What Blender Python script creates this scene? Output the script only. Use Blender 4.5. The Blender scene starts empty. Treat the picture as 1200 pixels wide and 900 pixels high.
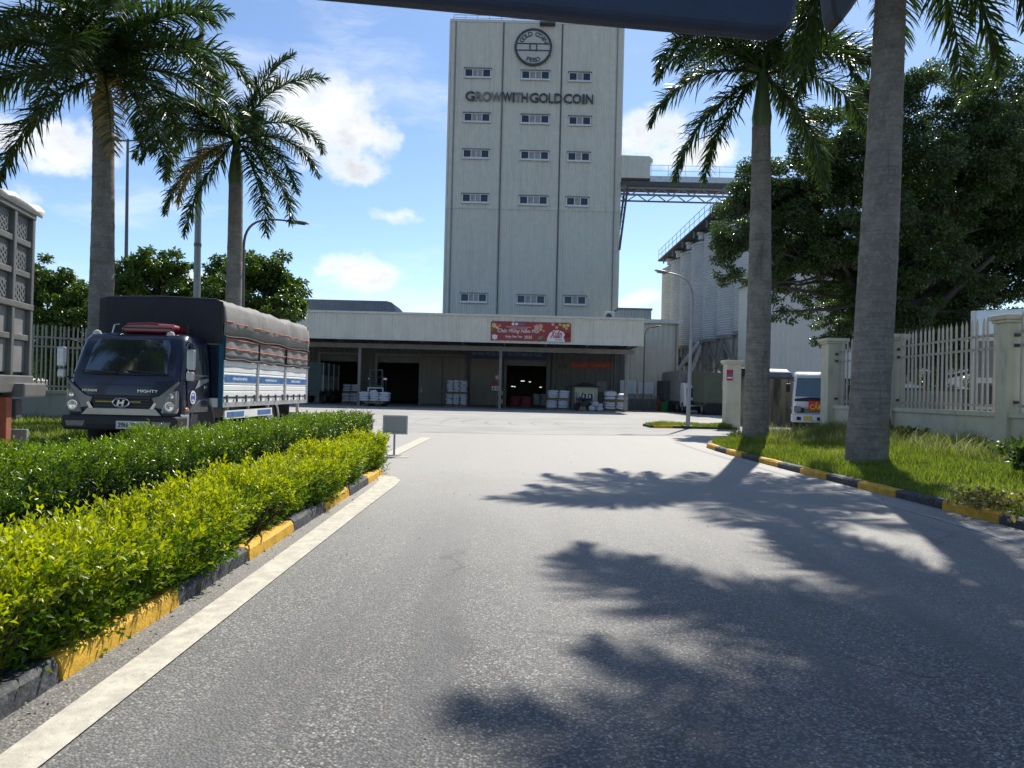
import bpy, bmesh, math, random
import numpy as np
from mathutils import Vector, Matrix
R = math.radians
SC = bpy.context.scene
COL = SC.collection
random.seed(7)

# ------------------------------------------------------------------ camera
FOC, CX, CY = 870.0, 600.0, 450.0            # focal length and centre in photograph pixels (1200 x 900)
EYE = Vector((0.0, 0.0, 1.25))
PITCH, ROLL = math.atan(9/870.0), R(1.4)
_f = Vector((0, math.cos(PITCH), math.sin(PITCH)))
_r0, _u0 = Vector((1, 0, 0)), Vector((0, -math.sin(PITCH), math.cos(PITCH)))
CR = _r0*math.cos(ROLL) + _u0*math.sin(ROLL)
CU = -_r0*math.sin(ROLL) + _u0*math.cos(ROLL)
cam = bpy.data.cameras.new('camera')
cam.sensor_width = 36.0
cam.lens = 36.0*FOC/1200.0
cam.clip_start, cam.clip_end = 0.05, 6000
camo = bpy.data.objects.new('camera', cam)
COL.objects.link(camo)
camo.matrix_world = Matrix(((CR.x, CU.x, -_f.x, EYE.x), (CR.y, CU.y, -_f.y, EYE.y), (CR.z, CU.z, -_f.z, EYE.z), (0, 0, 0, 1)))
SC.camera = camo

def ray(px, py):
    return _f + CR*((px-CX)/FOC) + CU*((CY-py)/FOC)
def at(px, py, y):
    """survey: the world point seen at a photo pixel, at distance y down the road"""
    d = ray(px, py); return EYE + d*(y/d.y)
def gnd(px, py, z=0.0):
    d = ray(px, py); return EYE + d*((z-EYE.z)/d.z)

# ------------------------------------------------------------------ sun, sky, exposure
SUN_EL, SUN_AZ = R(47), R(21.3)
sv = Vector((math.sin(SUN_AZ)*math.cos(SUN_EL), math.cos(SUN_AZ)*math.cos(SUN_EL), math.sin(SUN_EL)))
sl = bpy.data.lights.new('sun', 'SUN')
sl.energy, sl.angle, sl.color = 4.35, R(0.53), (1.0, 0.95, 0.86)
so = bpy.data.objects.new('sun', sl)
so.rotation_euler = (-sv).to_track_quat('-Z', 'Y').to_euler()
so.location = (40, 90, 120)
COL.objects.link(so)
SC.view_settings.view_transform = 'Standard'
SC.view_settings.look = 'None'
SC.view_settings.gamma = 1.0
SC.view_settings.use_curve_mapping = False
SC.view_settings.exposure = 0.62
SKY_K = 0.112

class NT:
    """small helper for wiring shader nodes"""
    def __init__(s, tree): s.t = tree; s.n = tree.nodes; s.l = tree.links
    def node(s, kind, **kw):
        n = s.n.new(kind)
        for k, v in kw.items(): setattr(n, k, v)
        return n
    def put(s, sock, v):
        if isinstance(v, bpy.types.NodeSocket): s.l.new(v, sock)
        else: sock.default_value = v
    def math(s, op, a, b=0.0, c=0.0, clamp=False):
        n = s.node('ShaderNodeMath', operation=op, use_clamp=clamp)
        s.put(n.inputs[0], a); s.put(n.inputs[1], b); s.put(n.inputs[2], c)
        return n.outputs[0]
    def vmath(s, op, a, b=(0, 0, 0)):
        n = s.node('ShaderNodeVectorMath', operation=op)
        s.put(n.inputs[0], a); s.put(n.inputs[1], b)
        return n.outputs['Value'] if op in ('DOT_PRODUCT', 'LENGTH') else n.outputs[0]
    def noise(s, vec, scale, detail=4.0, rough=0.55, col=False, dist=0.0):
        n = s.node('ShaderNodeTexNoise')
        s.put(n.inputs['Vector'], vec); n.inputs['Scale'].default_value = scale
        n.inputs['Detail'].default_value = detail; n.inputs['Roughness'].default_value = rough
        n.inputs['Distortion'].default_value = dist
        return n.outputs['Color' if col else 'Fac']
    def smooth(s, v, a, b, lo=0.0, hi=1.0):
        n = s.node('ShaderNodeMapRange', interpolation_type='SMOOTHSTEP')
        s.put(n.inputs[0], v); n.inputs[1].default_value = a; n.inputs[2].default_value = b
        n.inputs[3].default_value = lo; n.inputs[4].default_value = hi
        return n.outputs[0]
    def mix(s, fac, a, b, mode='MIX'):
        n = s.node('ShaderNodeMix', data_type='RGBA', blend_type=mode)
        s.put(n.inputs[0], fac)
        for sock, v in ((n.inputs[6], a), (n.inputs[7], b)):
            if isinstance(v, (tuple, list)) and len(v) == 3: v = (*v, 1.0)
            s.put(sock, v)
        return n.outputs[2]
    def map(s, vec, scale=(1, 1, 1), rot=(0, 0, 0), loc=(0, 0, 0)):
        n = s.node('ShaderNodeMapping')
        s.put(n.inputs[0], vec); n.inputs['Scale'].default_value = scale
        n.inputs['Rotation'].default_value = rot; n.inputs['Location'].default_value = loc
        return n.outputs[0]

world = bpy.data.worlds.new('World'); SC.world = world
world.use_nodes = True
W = NT(world.node_tree); W.n.clear()
sky = W.node('ShaderNodeTexSky', sky_type='NISHITA')
sky.sun_disc = False
sky.sun_elevation, sky.sun_rotation = SUN_EL, SUN_AZ
sky.air_density, sky.dust_density, sky.ozone_density = 0.85, 0.18, 3.2
wtc = W.node('ShaderNodeTexCoord')
wdir = wtc.outputs['Generated']
wn = W.noise(wdir, 9.0, 3.0, col=True)
wd2 = W.vmath('ADD', wdir, W.vmath('MULTIPLY', W.vmath('SUBTRACT', wn, (.5, .5, .5)), (.05, .05, .05)))
CLOUDS = [(66, 172, 52, 25, .95), (20, 172, 38, 16, .8), (392, 150, 58, 56, 1.1), (355, 130, 42, 42, .95), (415, 188, 46, 27, 1.05), (445, 165, 20, 26, .7),
          (420, 322, 56, 24, 1), (385, 322, 30, 12, .7), (455, 252, 42, 7, .5), (495, 361, 26, 7, .8),
          (760, 165, 46, 32, .95), (800, 188, 60, 18, .95), (835, 178, 26, 22, .75), (750, 352, 34, 10, .75), 
          (215, 318, 40, 14, .7), (1260, 150, 90, 50, 1), (-120, 230, 90, 40, 1)]
best = None
for (px, py, rx, ry, amp) in CLOUDS:                      # cumulus seen in the photograph, each a direction in the sky
    c = ray(px, py).normalized()
    uu = CR.copy(); vv = CU.copy()
    dd = W.vmath('SUBTRACT', wd2, tuple(c))
    a = W.math('MULTIPLY', W.vmath('DOT_PRODUCT', dd, tuple(uu)), FOC/rx*1.0)
    b = W.math('MULTIPLY', W.vmath('DOT_PRODUCT', dd, tuple(vv)), FOC/ry*1.0)
    e = W.vmath('DOT_PRODUCT', dd, tuple(_f*8.0))
    r2 = W.math('ADD', W.math('MULTIPLY', a, a), W.math('MULTIPLY_ADD', b, b, W.math('MULTIPLY', e, e)))
    v = W.math('MULTIPLY', W.math('SUBTRACT', 1.0, r2), amp)
    v = W.math('MAXIMUM', v, -1.5)
    best = v if best is None else W.math('MAXIMUM', best, v)
# the same kind of scattered cumulus all the way round
sepw = W.node('ShaderNodeSeparateXYZ'); W.put(sepw.inputs[0], wdir)
far_n = W.noise(W.map(wd2, (1, 1, 2.2)), 3.2, 2.0)
rest = W.math('MULTIPLY_ADD', far_n, 7.0, -4.4)
behind = W.smooth(sepw.outputs['Y'], .55, .75, 0.0, -3.0)
best = W.math('MAXIMUM', best, W.math('ADD', rest, behind))
fb = W.noise(W.map(wdir, (1, 1, 1.35)), 21.0, 9.0, .6)
dens = W.math('MULTIPLY_ADD', W.math('SUBTRACT', fb, .5), 3.0, best)
alpha = W.smooth(dens, -0.2, 1.05)
shade = W.noise(W.map(wdir, (1, 1, 1.5), loc=(.012, 0, .02)), 9.0, 7.0, .6)
shade = W.smooth(shade, .34, .66)
thick = W.smooth(dens, .35, 1.2)
ccol = W.mix(W.math('MULTIPLY', thick, shade), (6.3, 6.4, 6.55), (4.2, 4.4, 4.75))
wisp = W.noise(W.map(W.vmath('ADD', wdir, W.vmath('MULTIPLY', wn, (.08, .08, .05))), (1.0, 1.0, 4.5), (0, .25, .3)), 3.4, 8.0, .62)
thin = W.math('MULTIPLY', W.smooth(wisp, .50, .74, 0, .34), W.smooth(sepw.outputs['Z'], .0, .06))      # thin high veil
skyc = W.mix(alpha, W.mix(thin, sky.outputs[0], (6.6, 6.8, 7.0)), ccol)
bg = W.node('ShaderNodeBackground'); W.put(bg.inputs[0], skyc); bg.inputs[1].default_value = SKY_K
wo = W.node('ShaderNodeOutputWorld'); W.l.new(bg.outputs[0], wo.inputs[0])

# ------------------------------------------------------------------ materials
MATS = {}
def mat(name, col, rough=.6, metal=0.0, var=.12, vs=3.0, bump=0.0, bs=40.0, spec=.4, dirt=None, dirt_amt=.5, dirt_scale=(1, 1, .12), dirt_lo=.5, coat=0.0, trans=None):
    if name in MATS: return MATS[name]
    m = bpy.data.materials.new(name); m.use_nodes = True; MATS[name] = m
    T = NT(m.node_tree); p = m.node_tree.nodes['Principled BSDF']
    tc = T.node('ShaderNodeTexCoord'); o = tc.outputs['Object']
    n = T.noise(o, vs, 5.0, .6)
    lo = tuple(max(0, c*(1-var)) for c in col); hi = tuple(min(1, c*(1+var)) for c in col)
    c = T.mix(T.smooth(n, .3, .7), lo, hi)
    if dirt is not None:                                   # streaks and stains of its own shape
        dn = T.noise(T.map(o, dirt_scale), vs*1.7, 6.0, .65)
        c = T.mix(T.math('MULTIPLY', T.smooth(dn, dirt_lo, dirt_lo+.22), dirt_amt), c, dirt)
    T.put(p.inputs['Base Color'], c)
    rn = T.math('MULTIPLY_ADD', n, .18, rough-.09, clamp=True)
    T.put(p.inputs['Roughness'], rn)
    p.inputs['Metallic'].default_value = metal
    p.inputs['Specular IOR Level'].default_value = spec
    if coat: p.inputs['Coat Weight'].default_value = coat; p.inputs['Coat Roughness'].default_value = .06
    if bump:
        b = T.node('ShaderNodeBump'); b.inputs['Strength'].default_value = bump; b.inputs['Distance'].default_value = .02
        T.put(b.inputs['Height'], T.noise(o, bs, 4.0, .6)); T.l.new(b.outputs[0], p.inputs['Normal'])
    return m

def leaf_mat(name, lo, hi, rough=.4, trans=.35, spec=.5, old=None):
    """foliage: per-leaf hue variation from the 'var' attribute, light passing through the blade"""
    if name in MATS: return MATS[name]
    m = bpy.data.materials.new(name); m.use_nodes = True; MATS[name] = m
    T = NT(m.node_tree); p = m.node_tree.nodes['Principled BSDF']; out = m.node_tree.nodes['Material Output']
    at_ = T.node('ShaderNodeAttribute', attribute_name='var')
    c = T.mix(at_.outputs['Fac'], lo, hi)
    if old is not None: c = T.mix(T.smooth(at_.outputs['Fac'], .93, .96), c, old)
    T.put(p.inputs['Base Color'], c)
    p.inputs['Roughness'].default_value = rough; p.inputs['Specular IOR Level'].default_value = spec
    tr = T.node('ShaderNodeBsdfTranslucent')
    hs = T.node('ShaderNodeHueSaturation'); hs.inputs['Value'].default_value = 1.5; hs.inputs['Saturation'].default_value = 1.1
    T.put(hs.inputs['Color'], c); T.l.new(hs.outputs[0], tr.inputs[0])
    mx = T.node('ShaderNodeMixShader'); mx.inputs[0].default_value = trans
    T.l.new(p.outputs[0], mx.inputs[1]); T.l.new(tr.outputs[0], mx.inputs[2]); T.l.new(mx.outputs[0], out.inputs[0])
    return m

def asphalt_mat():
    m = bpy.data.materials.new('asphalt'); m.use_nodes = True
    T = NT(m.node_tree); p = m.node_tree.nodes['Principled BSDF']
    o = T.node('ShaderNodeTexCoord').outputs['Object']
    v = T.node('ShaderNodeTexVoronoi'); T.put(v.inputs['Vector'], o); v.inputs['Scale'].default_value = 85.0
    sp = T.node('ShaderNodeSeparateColor'); T.l.new(v.outputs['Color'], sp.inputs[0])
    stone = T.smooth(sp.outputs[0], .0, 1.0)
    c = T.mix(stone, (.036, .034, .032), (.295, .28, .258))
    lightst = T.smooth(sp.outputs[1], .93, .95)
    c = T.mix(lightst, c, (.52, .50, .46))
    fines = T.noise(o, 260.0, 2.0)
    c = T.mix(T.smooth(fines, .35, .75, 0, .7), c, (.085, .085, .084))
    gap = T.smooth(v.outputs['Distance'], .35, .75)
    c = T.mix(T.math('MULTIPLY', gap, .85), c, (.022, .022, .022))
    pat = T.noise(T.map(o, (1, .35, 1)), .9, 6.0, .6)
    c = T.mix(T.smooth(pat, .35, .75, 0, .38), c, (.21, .205, .195))
    trk = T.noise(T.map(o, (2.2, .12, 1)), 1.0, 4.0, .6)
    c = T.mix(T.smooth(trk, .48, .64, 0, .62), c, (.07, .07, .072))
    st = T.noise(o, 2.3, 7.0, .7)
    c = T.mix(T.smooth(st, .58, .70, 0, .5), c, (.055, .055, .057))
    spill = T.noise(T.map(o, (1, .6, 1), loc=(3.1, 1.7, 0)), 1.15, 3.0, .5)          # oil and damp spots
    c = T.mix(T.smooth(spill, .64, .72, 0, .65), c, (.045, .045, .048))
    cv = T.node('ShaderNodeTexVoronoi', feature='DISTANCE_TO_EDGE'); cv.inputs['Scale'].default_value = .42
    T.put(cv.inputs['Vector'], T.vmath('ADD', o, T.vmath('MULTIPLY', T.noise(o, 2.2, 6.0, .6, col=True), (.55, .55, 0))))
    crack = T.math('MULTIPLY', T.smooth(cv.outputs['Distance'], .010, .003), T.smooth(T.noise(o, .33, 2.0), .50, .58))
    c = T.mix(T.math('MULTIPLY', crack, .8), c, (.02, .02, .02))
    sk = T.node('ShaderNodeSeparateXYZ'); T.put(sk.inputs[0], o)
    wob = T.math('MULTIPLY', T.math('SUBTRACT', T.noise(o, 3.0, 5.0, .65), .5), .5)
    dl = T.smooth(T.math('ADD', sk.outputs[0], wob), -1.42, -1.80, 0, .18); dr = T.smooth(T.math('ADD', sk.outputs[0], wob), 4.15, 4.75, 0, .6)
    c = T.mix(T.math('MAXIMUM', dl, dr), c, (.235, .21, .175))                     # dust gathered along both kerbs
    # far road painted paler towards the yard: into-sun glare put into the colour
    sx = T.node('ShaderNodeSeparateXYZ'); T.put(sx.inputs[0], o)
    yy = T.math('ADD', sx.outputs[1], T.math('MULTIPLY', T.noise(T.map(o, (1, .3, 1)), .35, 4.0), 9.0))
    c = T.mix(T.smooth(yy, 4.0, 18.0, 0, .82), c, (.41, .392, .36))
    T.put(p.inputs['Base Color'], c)
    p.inputs['Roughness'].default_value = .70; p.inputs['Specular IOR Level'].default_value = .35
    b = T.node('ShaderNodeBump'); b.inputs['Strength'].default_value = .55; b.inputs['Distance'].default_value = .006
    hgt = T.math('MULTIPLY_ADD', v.outputs['Distance'], -1.0, T.math('MULTIPLY', fines, .5))
    b.inputs['Distance'].default_value = .009; T.put(b.inputs['Height'], hgt); T.l.new(b.outputs[0], p.inputs['Normal'])
    return m

def concrete_yard_mat():
    m = bpy.data.materials.new('yard_concrete'); m.use_nodes = True
    T = NT(m.node_tree); p = m.node_tree.nodes['Principled BSDF']
    o = T.node('ShaderNodeTexCoord').outputs['Object']
    n = T.noise(o, .35, 7.0, .62)
    c = T.mix(T.smooth(n, .3, .7), (.31, .30, .275), (.41, .395, .365))
    s = T.noise(T.map(o, (.25, 1.6, 1)), .5, 6.0, .65)
    c = T.mix(T.smooth(s, .5, .7, 0, .5), c, (.24, .235, .225))
    w = T.node('ShaderNodeTexWave', wave_type='RINGS', rings_direction='Z')            # curved tyre marks
    T.put(w.inputs['Vector'], T.map(o, (1, 1, 1), loc=(-9, -30, 0))); w.inputs['Scale'].default_value = .33
    w.inputs['Distortion'].default_value = 3.0; w.inputs['Detail'].default_value = 2.0; w.inputs['Detail Scale'].default_value = .6
    tm = T.math('MULTIPLY', T.smooth(w.outputs['Fac'], .90, .99), T.smooth(T.noise(o, .22, 3.0), .45, .62))
    c = T.mix(T.math('MULTIPLY', tm, .45), c, (.13, .13, .13))
    g = T.noise(o, 30.0, 3.0)
    c = T.mix(T.smooth(g, .3, .8, 0, .3), c, (.26, .25, .24))
    T.put(p.inputs['Base Color'], c); p.inputs['Roughness'].default_value = .85; p.inputs['Specular IOR Level'].default_value = .3
    return m

def glass_mat(name, col=(.02, .03, .035), rough=.04, coat=1.0, spec=.9):
    return mat(name, col, rough, var=.1, spec=spec, coat=coat)

# ------------------------------------------------------------------ mesh helpers
class MB:
    def __init__(s): s.v, s.f = [], []
    def add(s, v, f):
        k = len(s.v); s.v += [tuple(x) for x in v]; s.f += [tuple(i+k for i in q) for q in f]; return s
    def box(s, x0, x1, y0, y1, z0, z1):
        return s.add([(x0, y0, z0), (x1, y0, z0), (x1, y1, z0), (x0, y1, z0), (x0, y0, z1), (x1, y0, z1), (x1, y1, z1), (x0, y1, z1)],
                     [(0, 3, 2, 1), (4, 5, 6, 7), (0, 1, 5, 4), (1, 2, 6, 5), (2, 3, 7, 6), (3, 0, 4, 7)])
    def bar(s, p0, p1, w, h=None, up=(0, 0, 1)):
        p0, p1 = Vector(p0), Vector(p1); h = h or w
        d = (p1-p0).normalized(); u = Vector(up)
        if abs(d.dot(u)) > .95: u = Vector((0, 1, 0)) if abs(d.y) < .9 else Vector((1, 0, 0))
        a = d.cross(u).normalized(); b = a.cross(d)
        q = [p + a*(sx*w/2) + b*(sy*h/2) for p in (p0, p1) for sx, sy in ((-1, -1), (1, -1), (1, 1), (-1, 1))]
        return s.add(q, [(0, 1, 2, 3), (7, 6, 5, 4), (0, 4, 5, 1), (1, 5, 6, 2), (2, 6, 7, 3), (3, 7, 4, 0)])
    def tube(s, pts, rad, n=10, cap=True):
        pts = [Vector(p) for p in pts]
        if not hasattr(rad, '__len__'): rad = [rad]*len(pts)
        k = len(s.v); a = None
        for i, p in enumerate(pts):
            d = (pts[min(i+1, len(pts)-1)]-pts[max(i-1, 0)]).normalized()
            if a is None:
                a = d.cross(Vector((0, 0, 1)) if abs(d.z) < .9 else Vector((1, 0, 0))).normalized()
            else:
                a = (a - d*a.dot(d)).normalized()
            b = d.cross(a)
            for j in range(n):
                t = 2*math.pi*j/n
                s.v.append(tuple(p + (a*math.cos(t)+b*math.sin(t))*rad[i]))
        for i in range(len(pts)-1):
            for j in range(n):
                j2 = (j+1) % n
                s.f.append((k+i*n+j, k+i*n+j2, k+(i+1)*n+j2, k+(i+1)*n+j))
        if cap:
            s.f.append(tuple(k+j for j in range(n-1, -1, -1))); s.f.append(tuple(k+(len(pts)-1)*n+j for j in range(n)))
        return s
    def lathe(s, prof, n=24, o=(0, 0, 0), axis='z', cap=True):
        k = len(s.v)
        for r, h in prof:
            for j in range(n):
                t = 2*math.pi*j/n; c, d = r*math.cos(t), r*math.sin(t)
                p = {'z': (c, d, h), 'x': (h, c, d), 'y': (c, h, d)}[axis]
                s.v.append((p[0]+o[0], p[1]+o[1], p[2]+o[2]))
        for i in range(len(prof)-1):
            for j in range(n):
                j2 = (j+1) % n
                s.f.append((k+i*n+j, k+i*n+j2, k+(i+1)*n+j2, k+(i+1)*n+j))
        if cap:
            s.f.append(tuple(k+j for j in range(n-1, -1, -1))); s.f.append(tuple(k+(len(prof)-1)*n+j for j in range(n)))
        return s
    def prism(s, poly, axis, a0, a1):
        n = len(poly)
        def P(p, a): return {'x': (a, p[0], p[1]), 'y': (p[0], a, p[1]), 'z': (p[0], p[1], a)}[axis]
        return s.add([P(p, a0) for p in poly]+[P(p, a1) for p in poly],
                     [tuple(range(n-1, -1, -1)), tuple(range(n, 2*n))]+[(i, (i+1) % n, n+(i+1) % n, n+i) for i in range(n)])
    def blob(s, c, r, n=12, m=8, e=1.0):
        """rounded lump; e < 1 makes it boxier"""
        k = len(s.v)
        def sg(x): return math.copysign(abs(x)**e, x)
        for i in range(m+1):
            ph = -math.pi/2+math.pi*i/m
            for j in range(n):
                t = 2*math.pi*j/n
                s.v.append((c[0]+r[0]*sg(math.cos(ph))*sg(math.cos(t)), c[1]+r[1]*sg(math.cos(ph))*sg(math.sin(t)), c[2]+r[2]*sg(math.sin(ph))))
        for i in range(m):
            for j in range(n):
                j2 = (j+1) % n
                s.f.append((k+i*n+j, k+i*n+j2, k+(i+1)*n+j2, k+(i+1)*n+j))
        return s
    def mesh(s, name, m, smooth=False, fix=True):
        me = bpy.data.meshes.new(name); me.from_pydata(s.v, [], s.f)
        if fix:
            b = bmesh.new(); b.from_mesh(me)
            bmesh.ops.recalc_face_normals(b, faces=b.faces); b.to_mesh(me); b.free()
        me.materials.append(m)
        if smooth:
            me.shade_smooth(); me.set_sharp_from_angle(angle=R(38))
        return me
    def build(s, name, m, parent=None, bev=0.0, smooth=False, fix=True, seg=2):
        return put(name, s.mesh(name, m, smooth, fix), parent, bev, seg)

def put(name, me, parent=None, bev=0.0, seg=2):
    o = bpy.data.objects.new(name, me); COL.objects.link(o)
    if parent is not None: o.parent = parent
    if bev:
        b = o.modifiers.new('bevel', 'BEVEL'); b.width = bev; b.segments = seg; b.limit_method = 'ANGLE'; b.angle_limit = R(35)
        b.harden_normals = False
    return o

def tag(o, label, cat, group=None, kind=None):
    if label: o['label'] = label
    if cat: o['category'] = cat
    if group: o['group'] = group
    if kind: o['kind'] = kind
    return o
def thing(name, label, cat, loc=(0, 0, 0), rz=0.0, group=None, kind=None):
    o = bpy.data.objects.new(name, None); COL.objects.link(o)
    o.location = loc; o.rotation_euler = (0, 0, rz); o.empty_display_size = .2
    return tag(o, label, cat, group, kind)
def dup(root, loc=None, rz=None, label=None, group=None, scale=None):
    def cp(o, par):
        c = o.copy(); COL.objects.link(c); c.parent = par
        for ch in KIDS.get(o.name, []): cp(ch, c)
        return c
    KIDS = {}
    for o in COL.objects:
        if o.parent: KIDS.setdefault(o.parent.name, []).append(o)
    r = cp(root, root.parent)
    if loc is not None: r.location = loc
    if rz is not None: r.rotation_euler = (0, 0, rz)
    if scale is not None: r.scale = (scale, scale, scale)
    if label: r['label'] = label
    if group: r['group'] = group
    return r

def raw_mesh(name, V, F_loops, F_sizes, m, var=None, smooth=False):
    """fast path for very many small faces: numpy arrays straight into a mesh"""
    me = bpy.data.meshes.new(name)
    me.vertices.add(len(V)); me.vertices.foreach_set('co', np.ascontiguousarray(V, dtype=np.float32).ravel())
    me.loops.add(len(F_loops)); me.loops.foreach_set('vertex_index', F_loops.astype(np.int32))
    me.polygons.add(len(F_sizes))
    st = np.zeros(len(F_sizes), np.int32); st[1:] = np.cumsum(F_sizes)[:-1]
    me.polygons.foreach_set('loop_start', st)
    me.update(calc_edges=True)
    if var is not None:
        a = me.attributes.new('var', 'FLOAT', 'POINT'); a.data.foreach_set('value', var.astype(np.float32))
    me.materials.append(m)
    if smooth: me.shade_smooth()
    me.validate()
    return me

def nrm(a): return a/np.maximum(np.linalg.norm(a, axis=-1, keepdims=True), 1e-9)
def leaves_mesh(name, P, D, L, Wd, m, rng, curl=.25, var=None):
    """P base, D direction, L length, Wd width: folded leaves of six vertices, four triangles"""
    N = len(P); D = nrm(D)
    S = nrm(np.cross(D, rng.normal(size=(N, 3))+np.array([0, 0, .8])))
    Nn = np.cross(S, D)
    L = L.reshape(-1, 1); Wd = Wd.reshape(-1, 1)
    m1 = P+D*L*.45-Nn*L*.03
    tip = P+D*L-Nn*L*curl
    a = P+D*L*.42+S*Wd+Nn*Wd*.45; b = P+D*L*.42-S*Wd+Nn*Wd*.45
    V = np.stack([P, a, m1, b, tip], 1).reshape(-1, 3)
    base = (np.arange(N)*5).reshape(-1, 1)
    tri = np.array([[0, 1, 2], [0, 2, 3], [1, 4, 2], [2, 4, 3]]).reshape(1, -1)
    Fl = (base+tri).ravel(); Fs = np.full(N*4, 3, np.int32)
    if var is None: var = rng.random(N)
    return raw_mesh(name, V, Fl, Fs, m, np.repeat(var, 5))

FONT_CACHE = {}
def text_mesh(body, w, h, m, depth=.02, spread=False, slant=0.0, bold=0.0):
    """lettering as a mesh in the XZ plane facing -Y; w x h box with its lower-left corner at the origin"""
    c = bpy.data.curves.new('lettering', 'FONT'); c.body = body; c.extrude = .02; c.shear = slant; c.offset = bold; c.resolution_u = 3
    o = bpy.data.objects.new('lettering', c); COL.objects.link(o)
    bpy.context.view_layer.update()
    me = bpy.data.meshes.new_from_object(o.evaluated_get(bpy.context.evaluated_depsgraph_get()))
    bpy.data.objects.remove(o); bpy.data.curves.remove(c)
    n = len(me.vertices); co = np.empty(n*3, np.float32); me.vertices.foreach_get('co', co); co = co.reshape(-1, 3)
    lo, hi = co.min(0), co.max(0); d = np.maximum(hi-lo, 1e-6)
    q = (co-lo)/d
    out = np.stack([q[:, 0]*w, -q[:, 2]*depth, q[:, 1]*h], 1)
    me.vertices.foreach_set('co', np.ascontiguousarray(out).ravel().astype(np.float32)); me.update()
    me.materials.clear(); me.materials.append(m)
    return me
def corrugated(mb, x0, x1, z0, z1, y, pitch=.3, depth=.035, face=-1):
    """ribbed sheet in the XZ plane facing -Y, ribs standing proud"""
    n = max(1, round((x1-x0)/pitch)); p = (x1-x0)/n
    prof = []
    for i in range(n):
        a = x0+i*p
        prof += [(a, 0), (a+p*.42, 0), (a+p*.55, depth), (a+p*.87, depth)]
    prof.append((x1, 0))
    k = len(mb.v)
    for z in (z0, z1):
        for (x, d) in prof: mb.v.append((x, y+face*d, z))
    m = len(prof)
    for i in range(m-1): mb.f.append((k+i, k+i+1, k+m+i+1, k+m+i))
    return mb

# ================================================================== SETTING: ground, road, yard, kerbs, markings
M_soil = mat('soil', (.085, .062, .042), .95, var=.35, vs=6, bump=.6, bs=30)
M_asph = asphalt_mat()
M_yard = concrete_yard_mat()
M_white_line = mat('road_paint', (.53, .49, .40), .8, var=.16, vs=9, dirt=(.27, .26, .235), dirt_amt=.55, dirt_scale=(3, 2, 1), dirt_lo=.5, bump=.25, bs=140)
M_kerb_y = mat('yellow_kerb_paint', (.60, .345, .03), .7, var=.18, vs=7, dirt=(.15, .115, .07), dirt_amt=.8, dirt_scale=(2, 2, 2.5), dirt_lo=.53, bump=.35, bs=45)
M_kerb_k = mat('black_kerb_paint', (.048, .05, .055), .75, var=.35, vs=7, dirt=(.16, .15, .135), dirt_amt=.75, dirt_scale=(2, 2, 2.5), dirt_lo=.47, bump=.35, bs=45)

def setting(name, mb, m, label, cat):
    return tag(mb.build(name, m), label, cat, kind='structure')
g = MB().add([(-1500, -1500, -.012), (1500, -1500, -.012), (1500, 2500, -.012), (-1500, 2500, -.012)], [(0, 1, 2, 3)])
setting('ground', g, M_soil, 'brown bare earth reaching to the horizon', 'ground')
g = MB().add([(-34, -25, 0), (34, -25, 0), (34, 90, 0), (-34, 90, 0)], [(0, 1, 2, 3)])
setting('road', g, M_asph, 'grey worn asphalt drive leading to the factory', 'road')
pts = [(-33, 24.5), (-12, 23), (-4, 21.6), (0, 21.9), (4.5, 22.8), (9, 23.6), (33, 24.5), (33, 89), (-33, 89)]
g = MB().add([(x, y, .004) for x, y in pts], [tuple(range(len(pts)))])
setting('yard', g, M_yard, 'pale concrete yard in front of the loading bay', 'yard')

def strip(mb, path, w, z):
    L = []
    for i, p in enumerate(path):
        a = Vector(path[max(i-1, 0)]); b = Vector(path[min(i+1, len(path)-1)])
        d = (b-a).normalized(); n = Vector((-d.y, d.x))
        ww = w[i] if hasattr(w, '__len__') else w
        L.append((Vector(p)+n*ww/2, Vector(p)-n*ww/2))
    k = len(mb.v)
    for a, b in L: mb.v += [(a.x, a.y, z), (b.x, b.y, z)]
    for i in range(len(L)-1): mb.f.append((k+2*i, k+2*i+1, k+2*i+3, k+2*i+2))
    return mb
g = strip(MB(), [(-1.565, -3), (-1.575, 2), (-1.59, 5), (-1.60, 8), (-1.60, 9.6), (-1.63, 10.1), (-1.74, 10.45), (-1.95, 10.6)], [.165, .17, .19, .23, .27, .29, .27, .2], .008)
setting('road_marking', g, M_white_line, 'white edge line along the hedge kerb curling left at its end', 'road marking')
g = strip(MB(), [gnd(458, 533).xy, gnd(500, 513).xy], .28, .008)
setting('road_marking', g, M_white_line, 'short slanting white line beyond the small sign', 'road marking')
g = strip(MB(), [gnd(455, 536.5).xy, gnd(479, 536).xy], .16, .008)
setting('road_marking', g, M_white_line, 'short white bar at the foot of the small sign', 'road marking')
g = strip(MB(), [(4.62, 3), (4.6, 8), (4.5, 12), (4.38, 17), (4.45, 20)], .10, .004)
M_faint = mat('worn_paint', (.36, .355, .34), .8, var=.25, vs=7, dirt=(.2, .2, .195), dirt_amt=.9, dirt_scale=(2, 2, 1), dirt_lo=.42)
setting('road_marking', g, M_faint, 'faint worn edge line along the right verge', 'road marking')

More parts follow.
